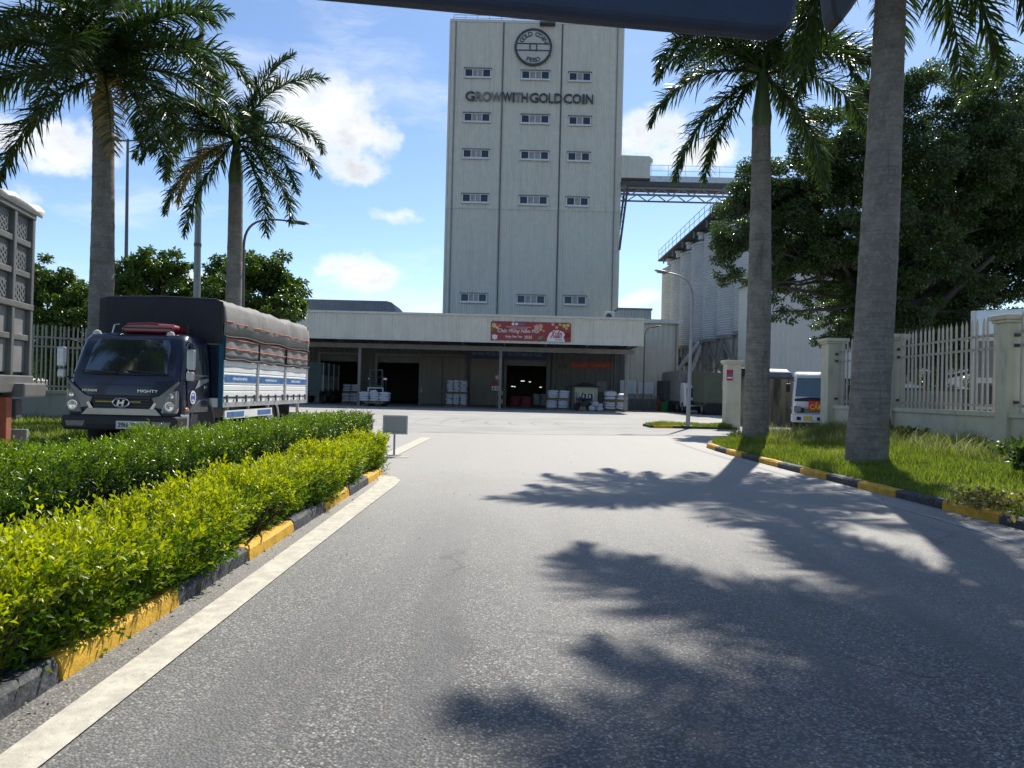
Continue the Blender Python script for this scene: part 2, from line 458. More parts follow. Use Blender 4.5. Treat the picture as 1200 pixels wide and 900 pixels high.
def kerb(name, label, path, step, w=.17, h=.105, start=0):
    """painted kerb: each stone its own piece, yellow and black in turn"""
    root = tag(thing(name, label, 'kerb', (path[0][0], path[0][1], 0)), None, None, kind='structure')
    o0 = Vector((path[0][0], path[0][1], 0))
    dense = []
    for a, b in zip(path[:-1], path[1:]):
        a, b = Vector((*a, 0)), Vector((*b, 0)); n = max(2, int((b-a).length/.05))
        dense += [a.lerp(b, i/n) for i in range(n)]
    dense.append(Vector((*path[-1], 0)))
    cum = [0]
    for a, b in zip(dense[:-1], dense[1:]): cum.append(cum[-1]+(b-a).length)
    def P(s):
        s = max(0, min(s, cum[-1]-1e-6))
        i = max(0, min(np.searchsorted(cum, s)-1, len(dense)-2))
        return dense[i].lerp(dense[i+1], (s-cum[i])/max(1e-6, cum[i+1]-cum[i]))
    mesh = {}
    n = int(cum[-1]/step)
    for i in range(n):
        a, b = P(i*step), P((i+1)*step)
        L = (b-a).length-.014
        key = ((i+start) % 2, random.randrange(3))
        if key not in mesh:
            mb = MB(); e = .025
            q = [(-w/2, -.03), (w/2, -.03), (w/2-.012, h-e), (w/2-e-.01, h), (-w/2+e, h), (-w/2, h-e)]
            k = 7; rr = random.Random(str(key)); rings = []
            for j in range(k):
                t = -step/2+.007+(step-.014)*j/(k-1)
                rings.append([(x+rr.uniform(-.005, .005), t, z+(rr.uniform(-.006, .006) if z > 0 else 0)) for x, z in q])
            V = [p for r_ in rings for p in r_]; m6 = 6
            F = [(a_*m6+c, a_*m6+(c+1) % m6, (a_+1)*m6+(c+1) % m6, (a_+1)*m6+c) for a_ in range(k-1) for c in range(m6)]
            F += [tuple(range(m6)), tuple((k-1)*m6+c for c in range(m6))]
            mb.add(V, F)
            mesh[key] = mb.mesh('kerb_stone', M_kerb_y if key[0] else M_kerb_k)
        o = put('kerb_stone', mesh[key], root)
        c = (a+b)/2-o0
        d = (b-a).normalized()
        o.location = (c.x+random.uniform(-.008, .008), c.y, random.uniform(-.008, .006))
        o.rotation_euler = (random.uniform(-.006, .006), random.uniform(-.03, .03), math.atan2(-d.x, d.y))
        o.scale = (1, L/(step-.014), 1)
    return root
kerb('kerb', 'yellow and black painted kerb below the hedges on the left', [(-1.92, .9), (-1.92, 11.0)], 1.1, start=1)
kerb('kerb', 'yellow and black painted kerb round the grass verge by the fence', [(5.36, 3.0), (5.22, 7), (5.02, 11), (4.90, 14), (4.80, 16.8), (4.88, 18.2), (5.25, 19.4), (6.2, 20.5), (9.0, 21.3)], .95, start=0)
ik = [(8.6, 28.75), (5.35, 28.2)]
kerb('kerb', 'yellow and black painted kerb of the small island with the lamp post', ik, 1.08, h=.12, start=1)

# planting bed, verge and island as sheets of earth raised behind the kerbs
setting('planting_bed', MB().prism([(-4.3, .9), (-1.98, .9), (-1.98, 10.95), (-2.7, 11.0), (-2.95, 11.4), (-2.98, 16.35), (-4.3, 16.4)], 'z', -.01, .07), M_soil, 'dark earth bed beneath the two clipped hedges', 'bed')
M_turf = mat('turf_soil', (.07, .085, .03), .95, var=.4, vs=5, bump=.7, bs=25)
vp = [(5.38, 2.6), (5.24, 7), (5.04, 11), (4.92, 14), (4.82, 16.8), (4.90, 18.15), (5.26, 19.35), (6.2, 20.45), (9.0, 21.2), (10.4, 21.2), (10.4, 2.6)]
setting('verge', MB().add([(x, y, .09+.21*max(0, min(1, (x-5)/4.6))) for x, y in vp], [tuple(range(len(vp)))]), M_turf, 'raised earth verge between kerb and fence', 'verge')
setting('verge', MB().box(5.3, 8.6, 28.25, 29.9, -.01, .10), M_turf, 'small raised traffic island of earth', 'verge')
setting('verge', MB().box(-17, -8.3, 8, 30, -.01, .09), M_turf, 'raised earth strip along the left fence', 'verge')

# ================================================================== FACTORY
M_clad = mat('cladding', (.635, .618, .53), .55, var=.05, vs=1.2, dirt=(.48, .47, .40), dirt_amt=.5, dirt_scale=(1.2, 1, .05), dirt_lo=.47)
M_clad2 = mat('warehouse_cladding', (.57, .555, .475), .55, var=.05, vs=1.2, dirt=(.34, .335, .29), dirt_amt=.4, dirt_scale=(1.2, 1, .06), dirt_lo=.5)
M_trim = mat('pale_trim', (.60, .60, .56), .5, var=.06, vs=2, dirt=(.34, .33, .3), dirt_amt=.4, dirt_lo=.5)
M_dark_steel = mat('dark_steel', (.075, .08, .085), .6, metal=.0, var=.2, vs=3)
M_grey_steel = mat('grey_steel', (.22, .225, .225), .6, metal=.0, var=.15, vs=3)
M_galv = mat('galvanised', (.52, .53, .53), .4, metal=.55, var=.12, vs=2.5, dirt=(.3, .29, .27), dirt_amt=.4)
M_seam = mat('dark_seam', (.11, .115, .115), .7, var=.2)
M_roof = mat('grey_roof_sheet', (.24, .245, .25), .5, metal=.2, var=.1, vs=1)
M_alu = mat('window_frame', (.62, .63, .63), .4, metal=.2, var=.08)
M_louv = mat('louvre', (.46, .44, .42), .5, var=.1)
M_glass = glass_mat('dark_window_glass', (.03, .042, .065), .2, 0.0, .35)

# ---- tower
TY = 81.0
tl, tr_ = at(519.5, 372, TY), at(723.0, 372, TY)
TX0, TX1 = tl.x, tr_.x
TZ = at(628, 26, TY).z
tower = thing('tower', 'tall pale cladded mill tower with rows of small windows above the loading bay', 'tower', ((TX0+TX1)/2, TY, 0))
TC = Vector(((TX0+TX1)/2, TY, 0))
def T_(p): return Vector(p)-TC
hw = (TX1-TX0)/2
seam_z = at(628, 246, TY).z
MB().box(-hw+.02, hw-.02, .02, 17, 0, TZ-.05).build('core_wall', M_clad, tower)
corrugated(MB(), -hw, hw, seam_z+.03, TZ, 0, .26, .05).build('cladding', M_clad, tower, fix=False)
corrugated(MB(), -hw, hw, 6.0, seam_z-.03, .03, .26, .05).build('cladding', mat('lower_cladding', (.585, .57, .495), .55, var=.05, vs=1.2, dirt=(.45, .44, .38), dirt_amt=.45, dirt_scale=(1.2, 1, .05), dirt_lo=.5), tower, fix=False)
MB().box(-hw, hw, -.07, -.02, seam_z-.03, seam_z+.03).build('flashing', MATS['lower_cladding'], tower)
MB().box(-hw-.06, hw+.06, -.10, .5, TZ-.16, TZ+.12).build('coping', M_trim, tower)
for px in (586.5, 655.5):                                             # the two joints down the front
    x = T_(at(px, 200, TY)).x
    MB().box(x-.065, x+.065, -.13, -.052, 6.0, TZ-.2).build('downpipe', M_seam, tower)
for sx, off in ((-1, .62), (1, -.62)):
    x = sx*hw+off
    MB().box(x-.06, x+.06, -.10, -.052, 6.0, TZ-.2).build('downpipe', M_grey_steel, tower)
    MB().box(sx*hw-.10, sx*hw+.10, -.09, .2, 6.0, TZ-.17).build('corner_flashing', M_clad, tower)
def tower_window(cx, cz, w, h, nl):
    mb = MB(); b = .09
    mb.box(-w/2, w/2, -.16, -.055, -h/2, -h/2+b); mb.box(-w/2, w/2, -.16, -.055, h/2-b, h/2)
    for x in (-w/2, w/2-b, -w/2+h*.92, w/2-h*.92-b): mb.box(x, x+b, -.158, -.055, -h/2+b, h/2-b)
    if nl == 2: mb.box(-b/2, b/2, -.158, -.055, -h/2+b, h/2-b)
    win = mb.build('window', M_alu, tower); win.location = (cx, 0, cz)
    MB().box(-w/2-.1, w/2+.1, -.26, -.055, -h/2-.13, -h/2-.005).build('sill', M_alu, win)
    MB().box(-w/2-.1, w/2+.1, -.30, -.055, h/2+.005, h/2+.07).build('hood', M_grey_steel, win)
    for x0, x1 in ((-w/2+b, -w/2+h*.92), (w/2-h*.92, w/2-b)):
        MB().box(x0, x1, -.09, -.06, -h/2+b, h/2-b).build('pane', M_glass, win)
    x0, x1 = -w/2+h*.92+b, w/2-h*.92-b
    mb = MB(); k = 5
    for i in range(k):
        z = -h/2+b+(h-2*b)*(i+.5)/k; t = (h-2*b)/k
        mb.prism([(-.075, z+t*.48), (-.065, z+t*.48), (-.135, z-t*.36), (-.145, z-t*.36)], 'x', x0, x1)
    mb.box(x0, x1, -.068, -.06, -h/2+b, h/2-b)
    mb.build('louvre', M_louv, win)
cols = [(560.0, 559, 558, 557, 555, 31, 2), (627.5, 627, 626.5, 625, 622, 33, 2), (679.5, 679.3, 678, 676.5, 673.5, 26, 1)]
rows_l = [(86, 138, 180.5, 232.5, 349), (88.5, 140, 182.5, 235, 351), (90.5, 142, 184, 236.5, 352)]
for (c, ys) in zip(cols, rows_l):
    for i in range(5):
        p = T_(at(c[i], ys[i], TY))
        tower_window(p.x, p.z, c[5]*TY/FOC, .92, c[6])
# roof rail and lamp at the top
mb = MB()
for i in range(15):
    x = -hw+.3+i*(hw*2-.6)/14; mb.bar((x, .3, TZ+.1), (x, .3, TZ+.75), .05)
mb.bar((-hw+.3, .3, TZ+.75), (hw-.3, .3, TZ+.75), .05); mb.bar((-hw+.3, .3, TZ+.45), (hw-.3, .3, TZ+.45), .04)
mb.build('roof_rail', M_grey_steel, tower)
p = T_(at(642, 30, TY)); MB().box(p.x-.9, p.x+.8, -.75, -.1, p.z-.12, p.z+.08).build('floodlight', M_dark_steel, tower)

# ---- lettering and round emblem on the tower front
M_letter = mat('slate_letter', (.045, .06, .075), .5, var=.2)
M_letter_w = mat('weathered_letter', (.17, .155, .15), .6, var=.25, vs=3, dirt=(.36, .35, .33), dirt_amt=.7, dirt_lo=.5)
sg = thing('wall_sign', 'row of raised slate letters reading GROW WITH GOLD COIN, some weathered pale', 'sign', at(620, 115, TY-.2))
so_ = at(620, 115, TY-.2)
LET = [('G', 545.5, 556, 0), ('R', 557, 565, 1), ('O', 565, 575.5, 1), ('W', 575.5, 588, 1), ('W', 589, 600, 0), ('I', 600.5, 603, 0), ('T', 603.5, 610.5, 2), ('H', 611, 618.3, 0),
       ('G', 620.5, 631, 0), ('O', 631.5, 642, 0), ('L', 643, 648.5, 0), ('D', 649.5, 658.5, 0), ('C', 660.5, 670.3, 0), ('O', 670.7, 681, 0), ('I', 682.3, 685, 0), ('N', 686.5, 695, 0)]
for ch, x0, x1, k in LET:
    yb = 118.0+(x0-546)*.0265
    a = at(x0, yb, TY-.2)-so_; b = at(x1, yb, TY-.2)-so_
    h = 1.04
    m_ = M_letter if k == 0 else M_letter_w
    o = put('letter', text_mesh(ch, b.x-a.x, h, m_, .14, bold=.010), sg); o.location = (a.x, .06, a.z)
    if False:                                                        # half-weathered letters keep a dark edge
        o2 = put('letter_edge', text_mesh(ch, (b.x-a.x)*.55, h*.9, M_letter, .10, bold=.004), sg); o2.location = (a.x+(b.x-a.x)*.1, .03, a.z+.04)
em = thing('round_emblem', 'round coin emblem with GOLD COIN FEED lettering high on the tower', 'sign', at(625, 55.5, TY-.2))
er = 20.6*TY/FOC
MB().lathe([(er, -.05), (er, .05)], 48, axis='y').build('disc', mat('emblem_face', (.50, .51, .46), .6, var=.06), em)
mb = MB(); n = 56
for j in range(n):
    pass
ring = [(er-.10, -.14), (er+.13, -.14), (er+.13, .02), (er-.10, .02), (er-.10, -.14)]
mb.lathe(ring, n, axis='y', cap=False).build('rim', M_letter, em)
mb = MB(); hb = er*.19
for z in (hb, -hb):
    for s in (-1, 1):
        x1 = math.sqrt(er*er-z*z)-.08
        MB().box(min(s*er*.2, s*x1), max(s*er*.2, s*x1), -.12, -.05, z-.05, z+.05).build('band', M_letter, em)
mb = MB(); q = er*.19; t = .06
mb.box(-q, q, -.13, -.05, q-t, q+t); mb.box(-q, q, -.13, -.05, -q-t, -q+t); mb.box(-q-t, -q+t, -.128, -.05, -q, q); mb.box(q-t, q+t, -.128, -.05, -q, q)
mb.build('square', M_letter, em)
def arc_text(s, r, a0, a1, h, top=True):
    chars = list(s); n = len(chars)
    for i, ch in enumerate(chars):
        if ch == ' ': continue
        a = R(a0+(a1-a0)*i/(n-1)); w = {'I': .12, 'L': .30, 'E': .32, 'F': .32}.get(ch, .46)
        o = put('letter', text_mesh(ch, w, h, M_letter, .08, bold=.0), em)
        tilt = (math.pi/2-a) if top else (-math.pi/2-a)
        o.rotation_euler = (0, tilt, 0)
        c = Vector((r*math.cos(a), 0, r*math.sin(a)))
        off = Matrix.Rotation(tilt, 3, 'Y') @ Vector((-w/2, 0, -h/2))
        o.location = c+off+Vector((0, -.045, 0))
arc_text('GOLD COIN', er*.755, 150, 27, .46)
arc_text('FEED', er*.74, -112, -68, .44, top=False)

# ---- warehouse behind the canopy
M_beam_d = mat('door_frame_grey', (.25, .25, .24), .5, var=.1)
WY = 60.0
WX0, WX1, WZ = -26.0, at(795, 400, WY).x, at(770, 377.5, WY).z
wh = thing('warehouse', 'long pale loading warehouse with dark door openings under the canopy', 'warehouse', (0, WY, 0))
def X(px): return at(px, 450, WY).x
def Zf(py, px=560): return at(px, py, WY).z
M_shadewall = mat('shaded_bay_sheet', (.145, .145, .135), .6, var=.06, vs=1.2, dirt=(.14, .135, .12), dirt_amt=.5, dirt_scale=(1.2, 1, .06), dirt_lo=.5)  # deep canopy shade put into this darker copy of the wall sheet
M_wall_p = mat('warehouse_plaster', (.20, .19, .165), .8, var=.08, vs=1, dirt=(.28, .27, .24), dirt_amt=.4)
DT = 3.88
opens = [(X(375), X(420)), (X(442), X(491)), (X(593), X(640))]
xs = [WX0]+[v for o in opens for v in o]+[WX1]
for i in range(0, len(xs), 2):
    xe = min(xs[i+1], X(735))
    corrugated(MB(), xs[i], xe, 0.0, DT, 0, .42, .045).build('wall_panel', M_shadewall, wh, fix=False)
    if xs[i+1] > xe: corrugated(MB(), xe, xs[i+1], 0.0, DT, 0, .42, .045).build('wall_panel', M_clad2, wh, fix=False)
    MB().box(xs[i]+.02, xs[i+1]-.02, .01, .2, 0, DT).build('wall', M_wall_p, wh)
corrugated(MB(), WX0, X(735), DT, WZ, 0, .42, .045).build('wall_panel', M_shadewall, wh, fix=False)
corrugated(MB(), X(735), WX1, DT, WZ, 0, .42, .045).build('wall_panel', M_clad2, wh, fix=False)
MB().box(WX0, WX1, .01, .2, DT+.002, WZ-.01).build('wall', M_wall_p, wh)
MB().box(WX0, WX0+.2, .21, 20, 0, WZ-.02).build('wall', M_wall_p, wh); MB().box(WX1-.2, WX1-.003, .21, 20, 0, WZ-.02).build('wall', M_clad2, wh)
MB().box(WX0, WX1, 20, 20.2, 0, WZ).build('wall', M_wall_p, wh)
MB().box(WX0-.2, WX1+.2, -.25, 20.4, WZ, WZ+.16).build('roof', M_roof, wh)
MB().box(WX0-.2, WX1+.25, -.32, -.252, WZ-.12, WZ+.2).build('gutter', M_trim, wh)
for a, b in opens:
    mb = MB(); mb.box(a-.18, a, -.14, .22, 0, DT); mb.box(b, b+.18, -.14, .22, 0, DT); mb.box(a-.18, b+.18, -.16, .22, DT+.001, DT+.22)
    mb.build('door_frame', M_beam_d, wh)
    k = 7                                                             # roller shutter wound partly down
    mb = MB()
    for i in range(4): mb.box(a, b, .12, .16, DT-.14-.12*i, DT-.03-.12*i)
    mb.build('roller_shutter', M_grey_steel, wh)
# sliding door leaves
a, b = X(492.5), X(545)
M_leaf = mat('sliding_door', (.185, .172, .145), .6, var=.06, vs=1.5, dirt=(.3, .28, .24), dirt_amt=.4)
for j in range(2):
    x0 = a+(b-a)*j/2; x1 = a+(b-a)*(j+1)/2
    d = MB().box(x0+.02, x1-.02, -.30, -.22, .12, DT+.05).build('sliding_door', M_leaf, wh, bev=.015)
    mb = MB()
    for q in range(1, 3): mb.box(x0+.05+(x1-x0)*q/3-.03, x0+.05+(x1-x0)*q/3, -.315, -.302, .2, DT-.05)
    mb.build('stiffener', M_leaf, d)
    if j == 0: MB().box(x0+.12, x0+.18, -.35, -.30, 1.0, 1.4).build('handle', M_galv, d)
MB().box(a-.3, b+2.8, -.34, -.2, DT+.08, DT+.26).build('door_track', M_grey_steel, wh)
d = MB().box(X(551), X(588), -.30, -.22, .12, DT+.05).build('sliding_door', M_leaf, wh, bev=.015)
# right end: light plinth block, railings, downpipes
MB().box(X(737), WX1+.02, -.12, -.05, 0, .95).build('plinth', M_wall_p, wh)
MB().box(X(776), X(792), -.5, -.125, 0, 1.1).build('plinth_block', M_trim, wh, bev=.02)
for px in (717, 720, 790.5):
    MB().tube([(X(px), -.14, 0.1), (X(px), -.14, WZ-.1)], .055, 8).build('downpipe', M_grey_steel, wh, smooth=True)
for z0, z1, p0, p1 in ((Zf(429), Zf(424), 655, 664), ):
    mb = MB().box(X(p0), X(p1), -.1, -.05, z0, z1).build('wall_vent', M_dark_steel, wh)
MB().box(X(652), X(665), -.12, -.05, Zf(459), Zf(451)).build('window', M_glass, wh)
MB().box(X(699), X(711), -.12, -.05, Zf(459.5, 705), Zf(447, 705)).build('window', mat('grey_glass', (.14, .16, .17), .2, var=.1), wh)
for px in (545.5, 592, 641.5, 735):
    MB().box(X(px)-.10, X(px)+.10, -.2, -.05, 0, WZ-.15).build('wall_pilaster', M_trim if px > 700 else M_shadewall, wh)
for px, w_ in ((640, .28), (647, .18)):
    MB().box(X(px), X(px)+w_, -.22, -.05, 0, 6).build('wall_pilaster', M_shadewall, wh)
# inside the doors: racking silhouettes and bags are separate things; a few lit lamps hang within
M_lamp_on = bpy.data.materials.new('lit_lamp'); M_lamp_on.use_nodes = True
_p = M_lamp_on.node_tree.nodes['Principled BSDF']; _p.inputs['Emission Color'].default_value = (1, .97, .9, 1); _p.inputs['Emission Strength'].default_value = 0.9
for px, py, w_, yy, which in ((612.5, 446.5, .55, 72, 'longest lit lamp in the middle'), (621, 447.5, .3, 74, 'short lit lamp just right of the longest one'), (600.5, 452.8, .3, 68, 'lower leftmost lit lamp'), (603.2, 453.2, .18, 70, 'smallest lit lamp low on the left'), (633.5, 453.8, .3, 68, 'rightmost lit lamp')):
    p = at(px, py, yy)
    w_ *= .65
    o = thing('hanging_lamp', which+' inside the dark middle doorway', 'lamp', p, group='lamps glowing in the doorway')
    MB().box(-w_/2, w_/2, -.05, .05, -.03, .03).build('tube', M_lamp_on, o)
    MB().box(-w_/2-.04, w_/2+.04, -.1, .1, .052, .10).build('reflector', M_grey_steel, o)
    MB().bar((0, 0, .1), (0, 0, 7.2-p.z), .02).build('cable', M_dark_steel, o)

# ---- canopy
FY = 50.6
CX0, CX1 = -25.0, at(754.5, 390, FY).x
zt, zb = at(550, 368.3, FY).z, at(550, 399.5, FY).z
cn = thing('canopy', 'deep loading canopy with ribbed pale fascia along the warehouse front', 'canopy', (0, FY, 0))
corrugated(MB(), CX0, CX1, zb, zt-.12, 0, .38, .04).build('fascia', M_clad, cn, fix=False)
MB().box(CX0, CX1, .012, .08, zb+.01, zt-.13).build('fascia_back', M_dark_steel, cn)
MB().box(CX0-.05, CX1+.06, -.16, .22, zt-.119, zt+.02).build('gutter', M_trim, cn)
MB().box(CX0, CX1+.02, -.06, .1, zb-.08, zb-.001).build('drip_edge', M_trim, cn)
# ribbed roof sheet falling back to the wall, end fascia
MB().add([(CX0, .1, zt-.2), (CX1, .1, zt-.2), (CX1, 9.3, zt-.45), (CX0, 9.3, zt-.45), (CX0, .1, zt-.15), (CX1, .1, zt-.15), (CX1, 9.3, zt-.40), (CX0, 9.3, zt-.40)],
         [(0, 3, 2, 1), (4, 5, 6, 7), (0, 1, 5, 4), (1, 2, 6, 5), (2, 3, 7, 6), (3, 0, 4, 7)]).build('roof', M_roof, cn)
MB().add([(CX1, .1, zb), (CX1, 9.3, zb), (CX1, 9.3, zt-.41), (CX1, .1, zt-.21), (CX1-.05, .1, zb), (CX1-.05, 9.3, zb), (CX1-.05, 9.3, zt-.41), (CX1-.05, .1, zt-.21)],
         [(0, 1, 2, 3), (4, 7, 6, 5), (0, 4, 5, 1), (1, 5, 6, 2), (2, 6, 7, 3), (3, 7, 4, 0)]).build('end_fascia', M_clad, cn)
M_beam = mat('canopy_beam', (.22, .22, .21), .6, var=.12, vs=2, dirt=(.2, .18, .15), dirt_amt=.5)
cols_x = [at(421, 450, FY+2).x, at(586, 450, FY+2).x, at(735, 440, FY+2).x-.1, -18.0, -24.5]
MB().box(CX0, CX1-.3, 1.9, 2.1, zb-.55, zb-.22).build('beam', M_beam, cn)
for x in cols_x:
    MB().box(x-.10, x+.10, 1.88, 2.12, 0.0, zb-.551).build('column', M_beam, cn, bev=.01)
for i in range(12):
    x = CX0+1.2+i*(CX1-CX0-2)/11
    MB().add([(x-.06, .12, zb-.05), (x+.06, .12, zb-.05), (x+.06, 9.3, zb-.3), (x-.06, 9.3, zb-.3), (x-.06, .12, zb+.25), (x+.06, .12, zb+.25), (x+.06, 9.3, zb+.3), (x-.06, 9.3, zb+.3)],
             [(0, 3, 2, 1), (4, 5, 6, 7), (0, 1, 5, 4), (1, 2, 6, 5), (2, 3, 7, 6), (3, 0, 4, 7)]).build('rafter', M_beam, cn)
for i in range(6):
    y = .9+i*1.5
    MB().box(CX0, CX1-.06, y-.04, y+.04, zb+.33, zb+.45).build('purlin', M_dark_steel, cn)

# ---- new year banner hung on the fascia
bl, br = at(575.5, 375.5, FY-.1), at(669.5, 376.5, FY-.1)
bw = br.x-bl.x; bh = 22.3*FY/FOC
M_red = mat('banner_red', (.28, .05, .05), .6, var=.12, vs=1.2)
M_bw = mat('banner_white', (.72, .70, .68), .6, var=.05)
M_byel = mat('banner_yellow', (.62, .46, .14), .6, var=.2); M_bpink = mat('banner_pink', (.62, .33, .28), .6, var=.2); M_bgrn = mat('banner_green', (.14, .2, .12), .6, var=.3)
M_bblue = mat('banner_blue', (.08, .14, .42), .6)
bz = bl.z-bh
bn = thing('banner', 'red new year banner with white lettering on the canopy fascia', 'banner', (bl.x, FY-.1, bz-.04))
MB().box(0, bw, 0, .03, 0, bh).build('sheet', M_red, bn)
def btext(s, x, z, w, h, m, name='lettering', sl=0.0):
    o = put(name, text_mesh(s, w, h, m, .008, slant=sl, bold=.012), bn); o.location = (x, -.004, z)
btext('Chúc Mừng Năm Mới', bw*.085, bh*.36, bw*.52, bh*.27, M_bw, sl=.3)
btext('Happy New Year', bw*.18, bh*.12, bw*.215, bh*.16, M_bw, sl=.2); btext('2025', bw*.42, bh*.12, bw*.095, bh*.15, M_bw)
MB().box(bw*.19, bw*.5, -.006, -.001, bh*.70, bh*.735).build('small_print', M_bpink, bn)
MB().box(bw*.24, bw*.46, -.006, -.001, bh*.635, bh*.66).build('small_print', M_bpink, bn)
for x in (.275, .32): MB().lathe([(bh*.075, -.008), (bh*.075, -.001)], 16, (bw*x, 0, bh*.87), 'y').build('logo_disc', M_bw, bn)
MB().box(bw*.345, bw*.425, -.007, -.001, bh*.83, bh*.91).build('logo_bar', M_bblue, bn)
poly = [(bw*.70, 0), (bw*.705, bh*.18), (bw*.73, bh*.42), (bw*.78, bh*.60), (bw*.85, bh*.60), (bw*.905, bh*.5), (bw*.925, bh*.36), (bw*.905, bh*.24), (bw*.92, bh*.1), (bw*.925, 0)]
MB().prism(poly, 'y', -.006, -.001).build('bubble', M_bw, bn)
o = put('lettering', text_mesh('Xuân', bw*.15, bh*.42, mat('banner_magenta', (.42, .02, .07), .6), .006, slant=.4, bold=.02), bn); o.location = (bw*.74, -.008, bh*.18)
btext('2025', bw*.80, bh*.07, bw*.085, bh*.07, M_bblue)
rr = random.Random(3)
for (x, z, r, m_) in [(.04, .78, .16, M_byel), (.08, .66, .10, M_byel), (.11, .78, .07, M_bpink), (.02, .55, .07, M_bgrn), (.05, .17, .17, M_bw), (.03, .27, .09, M_bgrn), (.57, .72, .17, M_bpink), (.62, .8, .15, M_bpink), (.62, .62, .1, M_byel),
                      (.66, .55, .06, M_byel), (.61, .16, .14, M_bgrn), (.64, .22, .1, M_bgrn), (.77, .90, .1, M_bpink), (.82, .75, .1, M_bpink), (.86, .9, .08, M_byel), (.91, .84, .13, M_byel), (.96, .88, .12, M_byel), (.94, .7, .08, M_byel), (.96, .35, .2, mat('banner_dark_red', (.16, .02, .02), .6))]:
    pr = []
    for j in range(12):
        a_ = 2*math.pi*j/12; q = bh*r*(1 if j % 2 else .68)*rr.uniform(.85, 1.1)
        pr.append((min(max(bw*x+q*math.cos(a_), .01), bw-.01), min(max(bh*z+q*math.sin(a_), .01), bh-.01)))
    MB().prism(pr, 'y', -.005-rr.random()*.002, -.001).build('flower', m_, bn)
for x in (.0, .28, 1.0): MB().box(bw*x-.06, bw*x+.06, -.03, .02, bh-.05, bh+.16).build('hook', M_trim, bn)

# ---- blue slogan board over the doors, red boards, white boards
p0, p1 = at(547.5, 420, WY-1.2), at(640.5, 411, WY-1.2)
sb = thing('slogan_board', 'long dark blue board with a pale safety slogan above the doorway', 'sign', (p0.x, WY-1.2, p0.z))
w_, h_ = p1.x-p0.x, (p1.z-p0.z)
MB().box(0, w_, 0, .05, 0, h_).build('board', mat('board_blue', (.03, .055, .13), .5, var=.1), sb)
o = put('lettering', text_mesh('AN TOÀN ĐỂ SẢN XUẤT - SẢN XUẤT PHẢI AN TOÀN', w_*.88, h_*.52, mat('board_text', (.22, .29, .38), .5), .01, bold=.015), sb); o.location = (w_*.06, -.004, h_*.36)
MB().bar((.3, .1, h_), (.3, .1, zb-p0.z+.2), .04).build('hanger', M_dark_steel, sb); MB().bar((w_-.3, .1, h_), (w_-.3, .1, zb-p0.z+.2), .04).build('hanger', M_dark_steel, sb)
M_rb = mat('red_board', (.36, .07, .04), .5, var=.1); M_ry = mat('board_gold_text', (.30, .14, .07), .5)
for k, (a, b) in enumerate(((668.5, 691), (692.2, 716))):
    q0, q1 = at(a, 431.5, WY-.12), at(b, 424, WY-.12)
    o = thing('notice_board', ('left' if k == 0 else 'right')+' of the two long red boards on the wall above the hut', 'sign', (q0.x, WY-.12, q0.z))
    MB().box(0, q1.x-q0.x, 0, .05, 0, q1.z-q0.z).build('board', M_rb, o)
    MB().box(.15, q1.x-q0.x-.15, -.008, -.001, .2, .29).build('stripe', M_ry, o)
for k, (a, b, y0, y1) in enumerate(((726.5, 746, 461, 446), (748, 766, 461.5, 448.5))):
    q0, q1 = at(a, y0, WY-.25), at(b, y1, WY-.25)
    o = thing('white_board', ('white notice board nearer the canopy column', 'white notice board beside the wall lamp post')[k], 'sign', (q0.x, WY-.25, q0.z))
    w2, h2 = q1.x-q0.x, q1.z-q0.z
    MB().box(0, w2, 0, .05, 0, h2).build('board', mat('board_white', (.62, .66, .70), .4, var=.05), o)
    mb = MB()
    for i in range(5): mb.box(.1, w2-.12-.1*(i % 2), -.006, -.001, h2*(.15+.16*i), h2*(.15+.16*i)+.018)
    mb.build('print', mat('faint_print', (.40, .45, .52), .5), o)
    MB().bar((.15, .1, -q0.z), (.15, .1, 0), .05).build('post', M_grey_steel, o); MB().bar((w2-.15, .1, -q0.z), (w2-.15, .1, 0), .05).build('post', M_grey_steel, o)

# ---- low parapet block right of the tower, rounded roof monitor on the left, conditioner on the roof
q0, q1 = at(724, 378, 70), at(763.5, 363.5, 70)
pb = thing('stair_block', 'low pale cladded block on the roof right of the tower foot', 'building', (q0.x, 70, 0))
w2 = q1.x-q0.x
corrugated(MB(), 0, w2, 6, q1.z, 0, .32, .04).build('cladding', M_clad2, pb, fix=False)
MB().box(.01, w2-.01, .01, 8, 5.5, q1.z-.02).build('wall', M_clad2, pb); MB().box(-.06, w2+.08, -.1, 8.1, q1.z-.01, q1.z+.16).build('coping', M_roof, pb)
q0, q1 = at(340, 372, 76), at(463.5, 353, 76)
rm = thing('roof_monitor', 'long grey roof monitor with a rounded end above the canopy', 'roof monitor', (q1.x, 76, 0))
L = q1.x-q0.x+14; zt_ = q1.z
prof = [(0, 6), (0, zt_-.9), (-.12, zt_-.45), (-.42, zt_-.12), (-.9, zt_)]
poly = [(0, 6.8)]+[(x, z) for x, z in prof[1:]]+[(-L, zt_), (-L, 6.8)]
M_mon = mat('monitor_sheet', (.19, .20, .215), .5, metal=.2, var=.1, vs=1)
MB().prism(poly, 'y', 0, 6).build('shell', M_mon, rm)
mb = MB(); corrugated(mb, -L, -1.0, zt_-1.0, zt_-.02, -.004, .34, .035).build('cladding', M_mon, rm, fix=False)
MB().box(-L, -.75, -.10, -.005, zt_-1.25, zt_-1.05).build('ledge', M_grey_steel, rm)
corrugated(MB(), -L, -1.0, 6.9, zt_-1.26, -.004, .34, .035).build('louvre_panel', M_dark_steel, rm, fix=False)
q = at(714.5, 374.5, 62)
ac = thing('air_conditioner', 'small white air conditioner unit on the warehouse roof', 'air conditioner', (q.x, 62, WZ+.16))
